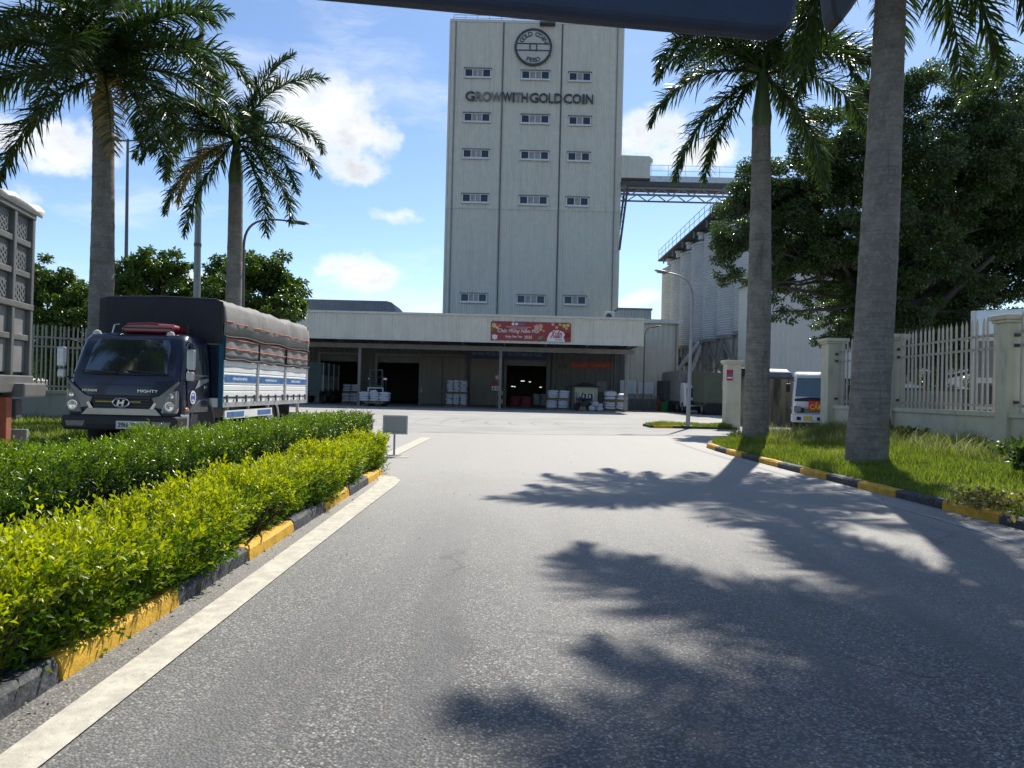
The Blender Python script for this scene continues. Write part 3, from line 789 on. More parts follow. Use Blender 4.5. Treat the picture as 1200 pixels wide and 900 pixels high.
MB().box(-.42, .42, -.2, .2, .05, q.z+.68-WZ-.2).build('body', M_trim, ac, bev=.02)
hz = (q.z+.68-WZ-.2+.05)/2
MB().lathe([(.24, -.215), (.24, -.19)], 20, (-.1, 0, hz), 'y').build('fan_grille', M_dark_steel, ac)
MB().box(-.38, -.3, -.15, .15, 0, .05).build('foot', M_dark_steel, ac); MB().box(.3, .38, -.15, .15, 0, .05).build('foot', M_dark_steel, ac)

# ================================================================== CONVEYOR BRIDGE AND SILOS
BY = 80.5
b0, b1 = at(728, 205, BY), at(762, 205, BY)
cvz, hz0, hz1 = at(800, 206, BY).z, at(745, 208.5, BY).z, at(745, 182.5, BY).z
br_ = thing('conveyor_bridge', 'steel lattice conveyor bridge running from the tower to the silos', 'bridge', (b0.x, BY, hz0))
Lb = 22.0; bx = b0.x
hh = hz1-hz0; hwid = b1.x-b0.x
# head housing with a curved end
poly = [(0, 0), (hwid, 0), (hwid, hh*.72), (hwid+.25, hh*.72), (hwid+.25, hh*.86), (hwid-.1, hh), (0, hh+.05)]
MB().prism(poly, 'y', .05, 2.6).build('housing', M_clad, br_)
corrugated(MB(), 0, hwid-.05, 0.01, hh*.95, .0, .36, .04).build('housing_panel', M_clad, br_, fix=False)
MB().box(hwid, Lb, .0, 2.6, -.35, .28).build('walkway_deck', M_galv, br_)
MB().box(0, Lb, -.05, 2.65, -.85, -.36).build('floor_beam', M_dark_steel, br_)
zt2, zb2 = -.9, -1.85
for yy in (0, 2.6):
    MB().bar((0, yy, zt2-.2), (Lb, yy, zt2-.2), .16).build('chord', M_grey_steel, br_)
    MB().bar((0, yy, zb2), (Lb, yy, zb2), .16).build('chord', M_grey_steel, br_)
    n = 20
    for i in range(n):
        x0, x1 = Lb*i/n, Lb*(i+1)/n
        a, b = ((x0, yy, zt2-.2), (x1, yy, zb2)) if i % 2 == 0 else ((x0, yy, zb2), (x1, yy, zt2-.2))
        MB().bar(a, b, .10).build('brace', M_grey_steel, br_)
for i in range(11):
    x = hwid+.1+i*(Lb-hwid-.2)/10
    MB().bar((x, .05, .28), (x, .05, 1.45), .035).build('rail_post', M_grey_steel, br_)
for z in (.85, 1.45): MB().bar((hwid+.1, .05, z), (Lb, .05, z), .035).build('handrail', M_grey_steel, br_)
q0, q1 = at(735.5, 228, BY)-at(728, 205, BY), at(727, 290, BY)-at(728, 205, BY)
for yy in (0, 2.6):
    MB().bar((q0.x, yy, zt2), (q1.x-.1, yy, q1.z), .22).build('strut', M_dark_steel, br_)
for i in range(9):
    t = i/9; xa = q0.x+(q1.x-q0.x)*t; za = zt2+(q1.z-zt2)*t
    MB().bar((xa, 0, za), (min(xa, 0)-.0 if xa < 0 else 0, 0, za), .07).build('rung', M_grey_steel, br_) if xa > .15 else None
for yy in (0, 2.6):                                                    # trestle that carries the far end
    MB().bar((Lb-.4, yy, -hz0), (Lb-.4, yy, zb2), .3).build('trestle_leg', M_grey_steel, br_)

SX, SR = 19.3, 2.2
M_silo = mat('silo_steel', (.50, .51, .50), .5, metal=.0, var=.08, vs=.8, dirt=(.33, .33, .32), dirt_amt=.45, dirt_scale=(1, 1, .15))
silo_z0, silo_z1 = 6.3, 15.75
prof = []
n = 46
for i in range(n+1):
    z = silo_z0+(silo_z1-silo_z0)*i/n
    prof += [(SR-.02, z), (SR+.05, z+(silo_z1-silo_z0)/n*.5)]
prof = prof[:-1]
silo = thing('silo', 'x', 'silo', (SX, 57.25, 0), group='row of corrugated steel silos')
MB().lathe(prof, 40).build('shell', M_silo, silo, smooth=False)
MB().lathe([(SR+.08, silo_z1), (SR+.08, silo_z1+.1), (.35, silo_z1+1.1), (.35, silo_z1+1.35)], 32).build('roof_cone', M_galv, silo)
MB().lathe([(.28, 2.6), (.28, 2.9), (SR-.05, silo_z0-.02)], 32).build('hopper', M_silo, silo)
MB().lathe([(SR+.12, silo_z0-.25), (SR+.12, silo_z0)], 32).build('ring_beam', M_grey_steel, silo)
for k in range(8):
    a = 2*math.pi*(k+.5)/8; x, y = (SR+.02)*math.cos(a), (SR+.02)*math.sin(a)
    MB().bar((x, y, 0), (x, y, silo_z0-.26), .17).build('leg', M_grey_steel, silo)
    a2 = 2*math.pi*(k+1.5)/8; x2, y2 = (SR+.02)*math.cos(a2), (SR+.02)*math.sin(a2)
    MB().bar((x, y, 3.2 if k % 2 else 5.9), (x2, y2, 5.9 if k % 2 else 3.2), .08).build('brace', M_grey_steel, silo)
    MB().bar((x, y, 3.2), (x2, y2, 3.2), .10).build('girt', M_grey_steel, silo)
MB().lathe([(.3, silo_z1+1.3), (.3, silo_z1+1.75), (.42, silo_z1+1.75), (.42, silo_z1+2.0)], 12, (-1.4, 0, -.7)).build('vent', M_galv, silo)
SIL = ['corrugated steel silo nearest the road, half hidden by the big tree', 'second corrugated silo from the big tree', 'third corrugated silo from the big tree', 'fourth corrugated silo from the big tree',
       'fifth corrugated silo, third from the far end', 'corrugated silo last but one at the far end of the row', 'farthest corrugated silo, at the end of the row by the warehouse']
silo['label'] = SIL[0]
for k in range(1, 7):
    dup(silo, loc=(SX, 57.25+4.75*k, 0), label=SIL[k])
wk = thing('silo_walkway', 'raised steel catwalk with railings along the silo tops', 'catwalk', (SX, 59.2, silo_z1+1.36))
MB().box(-2.3, -.6, 0, 29.0, .05, .22).build('deck', M_dark_steel, wk)
MB().box(-.59, .9, 0, 29.0, .05, .7).build('conveyor', M_grey_steel, wk)
for i in range(16):
    y = .2+i*1.9
    MB().bar((-2.27, y, .2), (-2.27, y, 1.3), .035).build('rail_post', M_grey_steel, wk)
for z in (.75, 1.3): MB().bar((-2.27, .1, z), (-2.27, 28.9, z), .035).build('handrail', M_grey_steel, wk)
for i in range(6):
    for x in (-2.1, .6): MB().bar((x, 2.8+4.75*i, -.62), (x, 2.8+4.75*i, .05), .14).build('support', M_grey_steel, wk)
# spouts that slope from the silos to the mill
for k, yy in enumerate((66.5, 69.5)):
    a, b = at(804+k*9, 421-k*-6, yy), at(820+k*2, 400.5+k*5, yy)
    d = (b-a)
    o = thing('spout_pipe', ('upper', 'lower')[k]+' pale sloping pipe between the silos and the warehouse', 'pipe', (0, 0, 0))
    MB().tube([a-d*.6, b], .16, 10).build('pipe', mat('pale_pipe', (.6, .61, .6), .45, var=.05), o, smooth=True)
    MB().lathe([(.22, -.05), (.22, .05)], 12, tuple(b), 'x').build('flange', M_grey_steel, o)
    mid = a-d*.4
    MB().bar((mid.x, mid.y, 0), (mid.x, mid.y, mid.z-.1), .1).build('prop', M_grey_steel, o)
sf = thing('silo_pipe_rack', 'dim steel pipe rack and platform beneath the silos', 'pipe rack', (15.5, 70, 0))
for x in (-1.2, 1.4):
    for y in (0, 5, 10): MB().bar((x, y, 0), (x, y, 5.2), .18).build('post', M_dark_steel, sf)
for z in (2.9, 4.2): MB().box(-1.3, 1.5, -.2, 10.2, z, z+.18).build('platform', M_dark_steel, sf)

# ================================================================== WHITE GABLED SHED ON THE RIGHT
GY = 50.0
M_shed = mat('white_shed_sheet', (.62, .61, .565), .45, var=.04, vs=1, dirt=(.5, .5, .48), dirt_amt=.3, dirt_scale=(1, 1, .08))
M_shed2 = mat('cream_shed_wall', (.62, .60, .52), .6, var=.05, dirt=(.4, .38, .33), dirt_amt=.4)
sx0 = at(884, 400, GY).x
ze = at(884, 329, GY).z; zr = at(975, 302, GY).z
sh = thing('shed', 'white ribbed gabled shed behind the big tree', 'shed', (sx0, GY, 0))
Wd = 15.0
mb = MB(); n = 44
for i in range(n):
    x0, x1 = Wd*i/n, Wd*(i+1)/n; p = x1-x0
    def zz(x): return ze+(zr-ze)*(x/ (Wd/2)) if x < Wd/2 else zr-(zr-ze)*((x-Wd/2)/(Wd/2))
    mb.add([(x0, 0, 0), (x0+p*.6, 0, 0), (x0+p*.72, -.045, 0), (x1, -.045, 0), (x1, -.045, zz(x1)), (x0+p*.72, -.045, zz(x0+p*.72)), (x0+p*.6, 0, zz(x0+p*.6)), (x0, 0, zz(x0))],
           [(0, 1, 6, 7), (1, 2, 5, 6), (2, 3, 4, 5)])
mb.build('gable_wall', M_shed, sh, fix=False)
MB().prism([(.02, 0), (Wd-.02, 0), (Wd-.02, ze-.02), (Wd/2, zr-.02), (.02, ze-.02)], 'y', .03, 3.7).build('wall', M_shed2, sh)
for s in (0, 1):
    a, b = ((-.3, ze-.1), (Wd/2, zr+.02)) if s == 0 else ((Wd/2, zr+.02), (Wd+.3, ze-.1))
    MB().add([(a[0], -.25, a[1]+.03), (b[0], -.25, b[1]+.03), (b[0], 4.0, b[1]+.03), (a[0], 4.0, a[1]+.03), (a[0], -.25, a[1]+.15), (b[0], -.25, b[1]+.15), (b[0], 4.0, b[1]+.15), (a[0], 4.0, a[1]+.15)],
             [(0, 3, 2, 1), (4, 5, 6, 7), (0, 1, 5, 4), (1, 2, 6, 5), (2, 3, 7, 6), (3, 0, 4, 7)]).build('roof', M_galv, sh)
MB().tube([(.5, -.1, 0), (.5, -.1, ze-.2)], .06, 8).build('downpipe', M_grey_steel, sh, smooth=True)

# ================================================================== BAGS, PALLETS, FORKLIFT, HUT, MOTORBIKE
M_bag = mat('white_bag', (.52, .54, .60), .55, var=.06, vs=3, bump=.3, bs=14)
M_bagp = mat('pink_bag', (.46, .12, .14), .55, var=.12, vs=3, bump=.3, bs=14)
M_wood = mat('pallet_wood', (.20, .14, .085), .85, var=.3, vs=4)
def bag_mesh(name, L, Wd, H, m, seed):
    mb = MB(); mb.blob((0, 0, H/2), (L/2, Wd/2, H/2), 14, 8, .55)
    rr = np.random.default_rng(seed)
    mb.v = [(x*(1-.1*abs(2*z/H-1)), y, max(0.002, z+(.012*math.sin(9*x+seed)+.010*math.sin(11*y+2*seed))*(z > H*.3))) for x, y, z in mb.v]
    return mb.mesh(name, m, smooth=True)
BAGS = {}
def bag(p, size, m, label, group=None, rz=0):
    key = (size, m.name, random.randrange(3))
    if key not in BAGS: BAGS[key] = bag_mesh('bag', *size, m, key[2]+1)
    o = put('bag', BAGS[key]); o.location = p; o.rotation_euler = (random.uniform(-.03, .03), random.uniform(-.03, .03), rz)
    return tag(o, label, 'bag', group)
def pallet(x, y, z, w, d, label, group='wooden pallets under the feed bags'):
    o = thing('pallet', label, 'pallet', (x, y, z), group=group)
    for i in range(5): MB().box(-w/2+i*(w-.14)/4, -w/2+i*(w-.14)/4+.14, -d/2, d/2, .115, .14).build('deck_board', M_wood, o)
    for yy in (-d/2, -.05, d/2-.1): MB().box(-w/2, w/2, yy, yy+.1, .0, .114).build('bearer', M_wood, o)
ORD = ['bottom', 'second', 'third', 'fourth', 'fifth', 'sixth']
def stack(x, y, z, w, d, layers, h, m, label, group, cols=2, jitter=.03, tilt=True, pal=True, plabel=None, lev=''):
    colour, where = label
    if pal: pallet(x, y, z, w, d, plabel)
    z += .145 if pal else 0
    for k in range(layers):
        for i in range(cols):
            for j in range(2):
                if j == 1 and 0 < k < layers-1 and i not in (0, cols-1): continue
                bx_ = x-w/2+w*(i+.5)/cols+random.uniform(-jitter, jitter); by_ = y-d/4+j*d/2+random.uniform(-jitter, jitter)
                ly = 'top' if k == layers-1 else ORD[k]
                cn_ = ({0: 'left', 1: 'right'} if cols == 2 else {0: 'left', 1: 'middle', 2: 'right'})[i]
                lab = '%s bag, %s layer, %s %s, %s %s' % (colour, ly, 'front' if j == 0 else 'back', cn_, lev+' pallet of' if lev else 'pallet', where)
                bag((bx_, by_, z), (w/cols*1.03, d/2*1.04, h*1.12), m, lab, group, random.uniform(-.06, .06))
        z += h
    return z
sx = at(535, 470, 57.5).x
lb = ('white', 'the tall loose stack'); gp = 'bags of the tall stack by the sliding door'
z = stack(sx, 57.5, 0, 1.62, 1.1, 5, .165, M_bag, lb, gp, cols=3, jitter=.05, plabel='lower pallet under the tall bag stack by the sliding door', lev='lower')
stack(sx+.03, 57.5, z, 1.55, 1.1, 6, .15, M_bag, lb, gp, cols=3, jitter=.06, plabel='upper pallet halfway up the tall bag stack', lev='upper')
sx = at(653.5, 470, 54).x
lb = ('white', 'the neat doorway stack'); gp = 'bags of the neat stack beside the doorway'
z = stack(sx-.03, 54, 0, 1.62, 1.1, 4, .14, M_bag, lb, gp, cols=2, jitter=.015, plabel='lower pallet under the neat bag stack beside the doorway', lev='lower')
stack(sx+.03, 54, z+.01, 1.62, 1.1, 4, .14, M_bag, lb, gp, cols=2, jitter=.015, plabel='upper pallet in the neat bag stack beside the doorway', lev='upper')
sx = at(721, 470, 54).x
lb = ('white', 'the twin stack'); gp = 'bags of the twin stack right of the hut'
z = stack(sx, 54, 0, 1.66, 1.1, 3, .18, M_bag, lb, gp, cols=2, jitter=.02, plabel='lower pallet of the twin stack right of the hut', lev='lower')
z = stack(sx, 54, z+.01, 1.64, 1.1, 1, .2, M_bag, lb, gp, cols=2, jitter=.02, plabel='upper pallet of the twin stack right of the hut', lev='upper')
bag((sx-.38, 54, z), (.95, .9, .46), M_bag, 'plump white bag heaped on the left of the twin stack', 'plump bags on top of the twin stack')
bag((sx+.42, 54, z), (.75, .8, .26), M_bag, 'plump white bag on the right top of the twin stack in the sun', 'plump bags on top of the twin stack')
sx = at(698, 474, 53.6).x
for i, (dx, dz, s) in enumerate(((-.3, 0, .62), (.28, 0, .55), (-.05, .32, .6), (.42, .3, .4), (-.42, .3, .35))):
    bag((sx+dx, 53.6+.1*i, dz), (s, .6, s*.62), M_bag, ['largest round white bundle at the lower left of the heap', 'lower right round white bundle of the heap', 'round white bundle on top in the middle of the heap', 'small round bundle at the upper right of the heap', 'smallest round bundle at the upper left of the heap'][i], 'heap of round white bundles', random.uniform(-.5, .5))
sx = at(411, 470, 58).x
lb = ('white', 'the dim left stack'); gp = 'bags by the left doorway'
z = stack(sx, 58, 0, 1.3, 1.0, 3, .22, M_bag, lb, gp, cols=2, plabel='lower pallet of bags by the left doorway', lev='lower')
stack(sx+.05, 58, z+.02, 1.25, 1.0, 3, .18, M_bag, lb, gp, cols=2, plabel='upper pallet of bags by the left doorway', lev='upper')
sx = at(610, 470, 63).x
stack(sx, 63, 0, 1.9, 1.2, 5, .14, M_bagp, ('pink', 'inside the middle doorway'), 'pink bags inside the doorway', cols=2, jitter=.05, plabel='pallet under the pink bags inside the doorway')
sx = at(633, 470, 64).x
stack(sx, 64, 0, 1.3, 1.1, 6, .16, M_bag, ('pale', 'inside the middle doorway'), 'pale bags inside the doorway', cols=2, plabel='pallet of pale bags inside the middle doorway')
# forklift carrying a bag pallet towards the yard
fx = at(437.5, 476, 50.6).x
fk = thing('forklift', 'forklift truck carrying a pallet of white bags out of the bay', 'forklift', (fx-.1, 52.0, 0))
M_fk = mat('forklift_paint', (.05, .055, .055), .45, var=.1); M_rub = mat('rubber', (.025, .025, .026), .85, var=.2)
mb = MB()
for s in (-1, 1): mb.box(s*.42-.05, s*.42+.05, -.12, 0, .1, 2.55)
for z in (.35, 1.35, 2.5): mb.box(-.42, .42, -.10, -.02, z, z+.09)
mb.build('mast', M_fk, fk)
MB().box(-.55, .55, -.22, -.125, .35, .46).box(-.55, .55, -.22, -.125, .85, .95).box(-.55, -.48, -.2, -.13, .46, 1.25).box(.48, .55, -.2, -.13, .46, 1.25).box(-.55, .55, -.2, -.13, 1.25, 1.31).build('carriage', M_galv, fk)
for s in (-1, 1): MB().box(s*.35-.06, s*.35+.06, -1.35, -.221, .17, .215).build('fork', M_dark_steel, fk)
MB().prism([(0.02, .3), (1.7, .3), (1.95, .5), (1.95, 1.0), (1.3, 1.1), (.8, .75), (.02, .75)], 'x', -.48, .48).build('body', M_fk, fk, bev=.04)
mb = MB()
for s in (-1, 1):
    mb.bar((s*.45, .15, .75), (s*.42, .55, 2.05), .06); mb.bar((s*.45, 1.5, 1.05), (s*.42, 1.35, 2.05), .06); mb.bar((s*.42, .5, 2.05), (s*.42, 1.4, 2.05), .06)
for i in range(5): mb.bar((-.42, .55+.2*i, 2.06), (.42, .55+.2*i, 2.06), .04)
mb.build('overhead_guard', M_fk, fk)
MB().box(-.25, .25, .75, 1.25, .95, 1.06).box(-.25, .25, 1.2, 1.3, 1.06, 1.5).build('seat', M_rub, fk, bev=.03)
for s in (-1, 1):
    for y in (.25, 1.55): MB().lathe([(.12, -.1), (.27, -.1), (.3, -.07), (.3, .07), (.27, .1), (.12, .1)], 18, (s*.45, y, .3), 'x').build('wheel', M_rub, fk)
    mat('lamp_white', (.8, .82, .8), .2, var=.03)
    MB().box(s*.62-.12, s*.62+.12, -.06, .06, 1.86, 1.98).build('headlight', MATS['lamp_white'], fk) if s > 0 else MB().box(-.56, -.46, -.06, .04, 1.88, 1.96).build('headlight', MATS['lamp_white'], fk)
MB().bar((.42, -.02, 1.92), (.52, -.02, 1.92), .03).build('bracket', M_fk, fk); MB().bar((-.47, -.02, 1.92), (-.4, -.02, 1.92), .03).build('bracket', M_fk, fk)
pallet(fx, 51.2, .215, 1.3, 1.1, 'pallet raised on the forklift forks', 'wooden pallets under the feed bags')
z = .36
for k in range(4):
    for i in range(3):
        for j in range(2): bag((fx-.66+.66*i+random.uniform(-.04, .04), 50.95+j*.5, z), (.72, .55, .18), M_bag, 'white bag, %s layer, %s %s of the forklift load' % (['bottom', 'second', 'third', 'top'][k], ['front', 'back'][j], ['left', 'middle', 'right'][i]), 'bags carried by the forklift', random.uniform(-.08, .08))
    z += .155
bag((fx-.1, 51.1, z), (.5, .5, .14), M_bag, 'single loose white bag on top of the forklift load')
# hut with a window
hp = at(686.5, 480, 55); hx = hp.x
hw_ = 27*55/FOC/2; hzt = at(686, 453, 55).z
ht = thing('hut', 'small cream guard hut with a shallow dark roof under the canopy', 'hut', (hx, 55, 0))
M_hut = mat('hut_cream', (.50, .50, .37), .7, var=.05)
wx0, wx1, wz0, wz1 = -.48*hw_, .62*hw_, hzt*.38, hzt*.70
for a in ((-hw_, wx0, 0, hzt), (wx1, hw_, 0, hzt), (wx0, wx1, 0, wz0), (wx0, wx1, wz1, hzt)): MB().box(a[0], a[1], 0, .1, a[2], a[3]).build('wall', M_hut, ht)
MB().box(-hw_, -hw_+.1, .101, 2.2, 0, hzt).build('wall', M_hut, ht); MB().box(hw_-.1, hw_, .101, 2.2, 0, hzt).build('wall', M_hut, ht); MB().box(-hw_, hw_, 2.201, 2.3, 0, hzt).build('wall', M_hut, ht)
MB().add([(-hw_-.15, -.15, hzt), (hw_+.15, -.15, hzt), (hw_+.15, 2.45, hzt), (-hw_-.15, 2.45, hzt), (0, 1.1, hzt+.34), (-hw_-.15, -.15, hzt-.06), (hw_+.15, -.15, hzt-.06), (hw_+.15, 2.45, hzt-.06), (-hw_-.15, 2.45, hzt-.06)],
         [(0, 1, 4), (1, 2, 4), (2, 3, 4), (3, 0, 4), (5, 6, 1, 0), (6, 7, 2, 1), (7, 8, 3, 2), (8, 5, 0, 3), (5, 8, 7, 6)]).build('roof', M_dark_steel, ht)
wn_ = MB().box(wx0-.04, wx1+.04, -.04, -.003, wz0-.05, wz0).box(wx0-.04, wx1+.04, -.04, -.003, wz1, wz1+.05).box((wx0+wx1)/2-.05, (wx0+wx1)/2+.05, -.04, .06, wz0, wz1).box(wx0-.04, wx0+.04, -.04, .06, wz0, wz1).box(wx1-.04, wx1+.04, -.04, .06, wz0, wz1).build('window', M_alu, ht)
for a, b in ((wx0+.04, (wx0+wx1)/2-.05), ((wx0+wx1)/2+.05, wx1-.04)):
    MB().box(a, b, .03, .05, wz0, wz1).build('pane', M_glass, wn_)
    MB().box(a+.1, b-.15, .018, .028, wz0+.25, wz1-.08).build('paper', M_bw, wn_)
# motorbike parked in front of the hut
mc = thing('motorbike', 'dark motor scooter parked in front of the cream hut', 'motorbike', (at(683, 478, 53).x, 53, 0), R(-50))
for y in (-.6, .6):
    w = MB().lathe([(.23, -.045), (.28, -.04), (.30, 0), (.28, .04), (.23, .045)], 22, (0, y, .3), 'x').build('wheel', M_rub, mc)
    mb = MB()
    for i in range(6):
        a = math.pi*i/3; mb.bar((0, y, .3), (0, y+.23*math.cos(a), .3+.23*math.sin(a)), .025)
    mb.build('spokes', M_grey_steel, w)
M_mcp = mat('scooter_paint', (.03, .035, .05), .3, var=.1, coat=.5)
MB().prism([(-.35, .35), (.1, .3), (.35, .42), (.75, .72), (.8, .82), (.2, .78), (-.1, .62), (-.33, .6)], 'x', -.11, .11).build('body', M_mcp, mc, bev=.04)
MB().prism([(-.5, .5), (-.3, .45), (-.38, .98), (-.52, 1.0)], 'x', -.2, .2).build('leg_shield', M_mcp, mc, bev=.03)
MB().prism([(-.05, .70), (.78, .83), (.76, .9), (.35, .88), (-.02, .80)], 'x', -.13, .13).build('seat', M_rub, mc, bev=.03)
MB().tube([(-.34, -.34, 1.03), (0, -.46, 1.06), (.34, -.34, 1.03)], .018, 8).build('handlebar', M_dark_steel, mc)
MB().blob((0, -.52, .97), (.1, .07, .09), 12, 8).build('headlight', mat('lamp_glass', (.4, .42, .44), .1, var=.05, coat=1), mc, smooth=True)
for s in (-1, 1): mm = MB().bar((s*.25, -.4, 1.05), (s*.32, -.38, 1.24), .015).blob((s*.33, -.38, 1.28), (.06, .015, .045), 10, 6).build('mirror', M_rub, mc)
MB().bar((0, -.6, .3), (0, -.44, .95), .05).build('fork', M_grey_steel, mc)
# fire point by the middle doorway, posts, hydrant, bin, rail
p = at(580, 470, 58.6)
fp = thing('fire_point', 'red and white fire point panel with a round sign by the doorway', 'sign', (p.x, 58.6, 0))
z0 = at(580, 452.5, 58.6).z; z1 = at(580, 448, 58.6).z; z2 = at(580, 457.5, 58.6).z
MB().box(-.28, .28, 0, .03, z0, z1).build('red_panel', mat('fire_red', (.42, .03, .03), .5), fp)
w = MB().box(-.28, .28, 0, .03, z2, z0-.004).build('white_panel', M_bw, fp)
for s in (-.13, .13): MB().box(s-.05, s+.05, -.008, -.001, z2+.08, z2+.22).build('symbol', M_letter, w)
MB().lathe([(.02, -.02), (.19, -.02), (.19, .02), (.02, .02)], 24, (.12, 0, at(582, 442, 58.6).z), 'y').build('round_sign', M_bw, fp)
MB().lathe([(.13, -.03), (.17, -.03), (.17, -.021), (.13, -.021)], 24, (.12, 0, at(582, 442, 58.6).z), 'y', cap=False).build('red_ring', MATS['fire_red'], fp)
MB().bar((.12, .05, 0), (.12, .05, at(582, 440, 58.6).z), .05).build('post', M_grey_steel, fp)
M_by = mat('post_yellow', (.5, .33, .06), .6, var=.15)
for px in (584.5, 588):
    o = thing('guard_post', ('left' if px < 586 else 'right')+' of two short striped guard posts by the fire point', 'bollard', (at(px, 478, 56).x, 56, 0), group='striped guard posts by the doorway')
    for i in range(4): MB().lathe([(.07, .33*i), (.07, .33*i+.328)], 14).build('band', M_by if i % 2 else M_rub, o)
px_ = at(772.5, 470, 58)
hy = thing('fire_hydrant', 'red standpipe hydrant beside the white plinth block', 'hydrant', (px_.x, 58, 0))
MB().lathe([(.14, 0), (.14, .05), (.08, .06), (.08, .75), (.12, .76), (.12, .85), (.05, .95)], 14).build('body', MATS['fire_red'], hy)
MB().lathe([(.06, -.22), (.06, .22)], 10, (0, 0, .65), 'x').build('outlet', MATS['fire_red'], hy)
bx_ = at(778, 476, 57)
bi = thing('waste_bin', 'small green waste bin by the white plinth block', 'bin', (bx_.x, 57, 0))
MB().add([(-.22, -.22, 0), (.22, -.22, 0), (.22, .22, 0), (-.22, .22, 0), (-.27, -.27, .7), (.27, -.27, .7), (.27, .27, .7), (-.27, .27, .7)], [(0, 3, 2, 1), (4, 5, 6, 7), (0, 1, 5, 4), (1, 2, 6, 5), (2, 3, 7, 6), (3, 0, 4, 7)]).build('body', mat('bin_green', (.03, .16, .06), .5), bi, bev=.02)
MB().box(-.29, .29, -.29, .29, .703, .77).build('lid', MATS['bin_green'], bi, bev=.02)
ra0, ra1 = at(737, 468, 58.6), at(776, 468, 58.6)
rl = thing('ramp_railing', 'grey pipe railing in front of the right warehouse wall', 'railing', (ra0.x, 58.6, 0))
Lr = ra1.x-ra0.x
for i in range(6): MB().bar((Lr*i/5, 0, 0), (Lr*i/5, 0, 1.15), .05).build('post', M_grey_steel, rl)
for z in (.35, .62, .88, 1.15): MB().bar((0, .03, z), (Lr, .03, z), .04).build('rail', M_grey_steel, rl)

# ================================================================== TRUCKS
M_navy = mat('navy_paint', (.008, .013, .034), .3, var=.06, coat=.5)
M_blk = mat('black_plastic', (.018, .019, .021), .5, var=.15)
M_chrome = mat('chrome', (.62, .62, .62), .16, metal=.9, var=.04)
M_lens = mat('lens', (.24, .25, .26), .08, var=.1, vs=14, coat=1.0, metal=.5)
M_wind = glass_mat('windscreen_glass', (.022, .026, .028), .02)
M_wind.node_tree.nodes['Principled BSDF'].inputs['Coat IOR'].default_value = 2.3
M_panel = mat('alu_panel', (.80, .80, .78), .5, metal=.0, var=.05, vs=1.5, dirt=(.42, .41, .38), dirt_amt=.35, dirt_lo=.52)
M_tarp = mat('grey_tarpaulin', (.20, .195, .185), .75, var=.12, vs=1.6, bump=.5, bs=9, dirt=(.25, .24, .22), dirt_amt=.5, dirt_scale=(1, 1, .5))
M_tarpf = mat('black_tarpaulin', (.022, .023, .028), .7, var=.2, vs=2, bump=.4, bs=8)
M_orange = mat('orange_stripe', (.42, .10, .05), .6, var=.15)
M_sky_sticker = mat('blue_sticker', (.045, .14, .36), .4, var=.3, vs=5, dirt=(.25, .35, .2), dirt_amt=.6, dirt_scale=(1, 3, .3), dirt_lo=.5)
M_teal = mat('teal_paint', (.01, .10, .16), .45, var=.1)
M_amber = mat('amber_lens', (.55, .22, .05), .15, var=.05, coat=1)
M_rred = mat('red_fibreglass', (.20, .010, .022), .3, var=.12, coat=.6)

def wheel(par, c, r, w, rimmat, side):
    """tyre with tread shoulders and a dished rim, axle along x"""
    t = MB().lathe([(r*.56, -w/2), (r*.9, -w/2), (r*.98, -w*.38), (r, -w*.2), (r, w*.2), (r*.98, w*.38), (r*.9, w/2), (r*.56, w/2)], 28, (0, 0, 0), 'x', cap=False).build('wheel', M_rub, par, smooth=True)
    t.location = c
    s = side
    MB().lathe([(r*.57, s*w*.48), (r*.52, s*w*.36), (r*.46, s*w*.16), (r*.24, s*w*.2), (r*.2, s*w*.42), (r*.02, s*w*.42)], 20, (0, 0, 0), 'x').build('rim', rimmat, t, smooth=True)
    mb = MB()
    for i in range(6):
        a = i*math.pi/3; mb.lathe([(r*.03, s*w*.18), (r*.03, s*w*.27)], 6, (0, r*.34*math.cos(a), r*.34*math.sin(a)), 'x')
    mb.build('wheel_nuts', M_dark_steel, t)
    return t

TKX, TKY = -6.91, 13.2
tk = thing('cargo_truck', 'dark blue cargo truck with grey tarpaulin over white side panels', 'truck', (TKX, TKY, 0))
def rect_loft(mb, secs):
    """secs: list of closed loops with equal vertex counts"""
    k = len(mb.v); n = len(secs[0])
    for s in secs: mb.v += s
    for i in range(len(secs)-1):
        for j in range(n): mb.f.append((k+i*n+j, k+i*n+(j+1) % n, k+(i+1)*n+(j+1) % n, k+(i+1)*n+j))
    mb.f.append(tuple(k+j for j in range(n-1, -1, -1))); mb.f.append(tuple(k+(len(secs)-1)*n+j for j in range(n)))
    return mb
hwc = 1.0
# cab shell: horizontal slices from sill to roof, front corners rounded
def slice_(z, yf, yb, hw, rc):
    L = []
    for (cx, cy, a0) in ((-hw+rc, yf+rc, 180), (hw-rc, yf+rc, 270)):
        for i in range(5):
            a = R(a0+90*i/4); L.append((cx+rc*math.cos(a), cy+rc*math.sin(a), z))
    for (cx, cy, a0) in ((hw-.06, yb-.06, 0), (-hw+.06, yb-.06, 90)):
        for i in range(3):
            a = R(a0+90*i/2); L.append((cx+.06*math.cos(a), cy+.06*math.sin(a), z))
    return L
secs = [slice_(.50, .03, 1.36, .98, .10), slice_(.62, .0, 1.38, 1.0, .12), slice_(1.12, .02, 1.38, 1.0, .14), slice_(1.40, .07, 1.38, .99, .15), slice_(1.75, .22, 1.37, .965, .15), slice_(2.02, .34, 1.36, .935, .15), slice_(2.12, .43, 1.34, .90, .16), slice_(2.165, .60, 1.26, .80, .16)]
rect_loft(MB(), secs).build('cab', M_navy, tk, smooth=True)
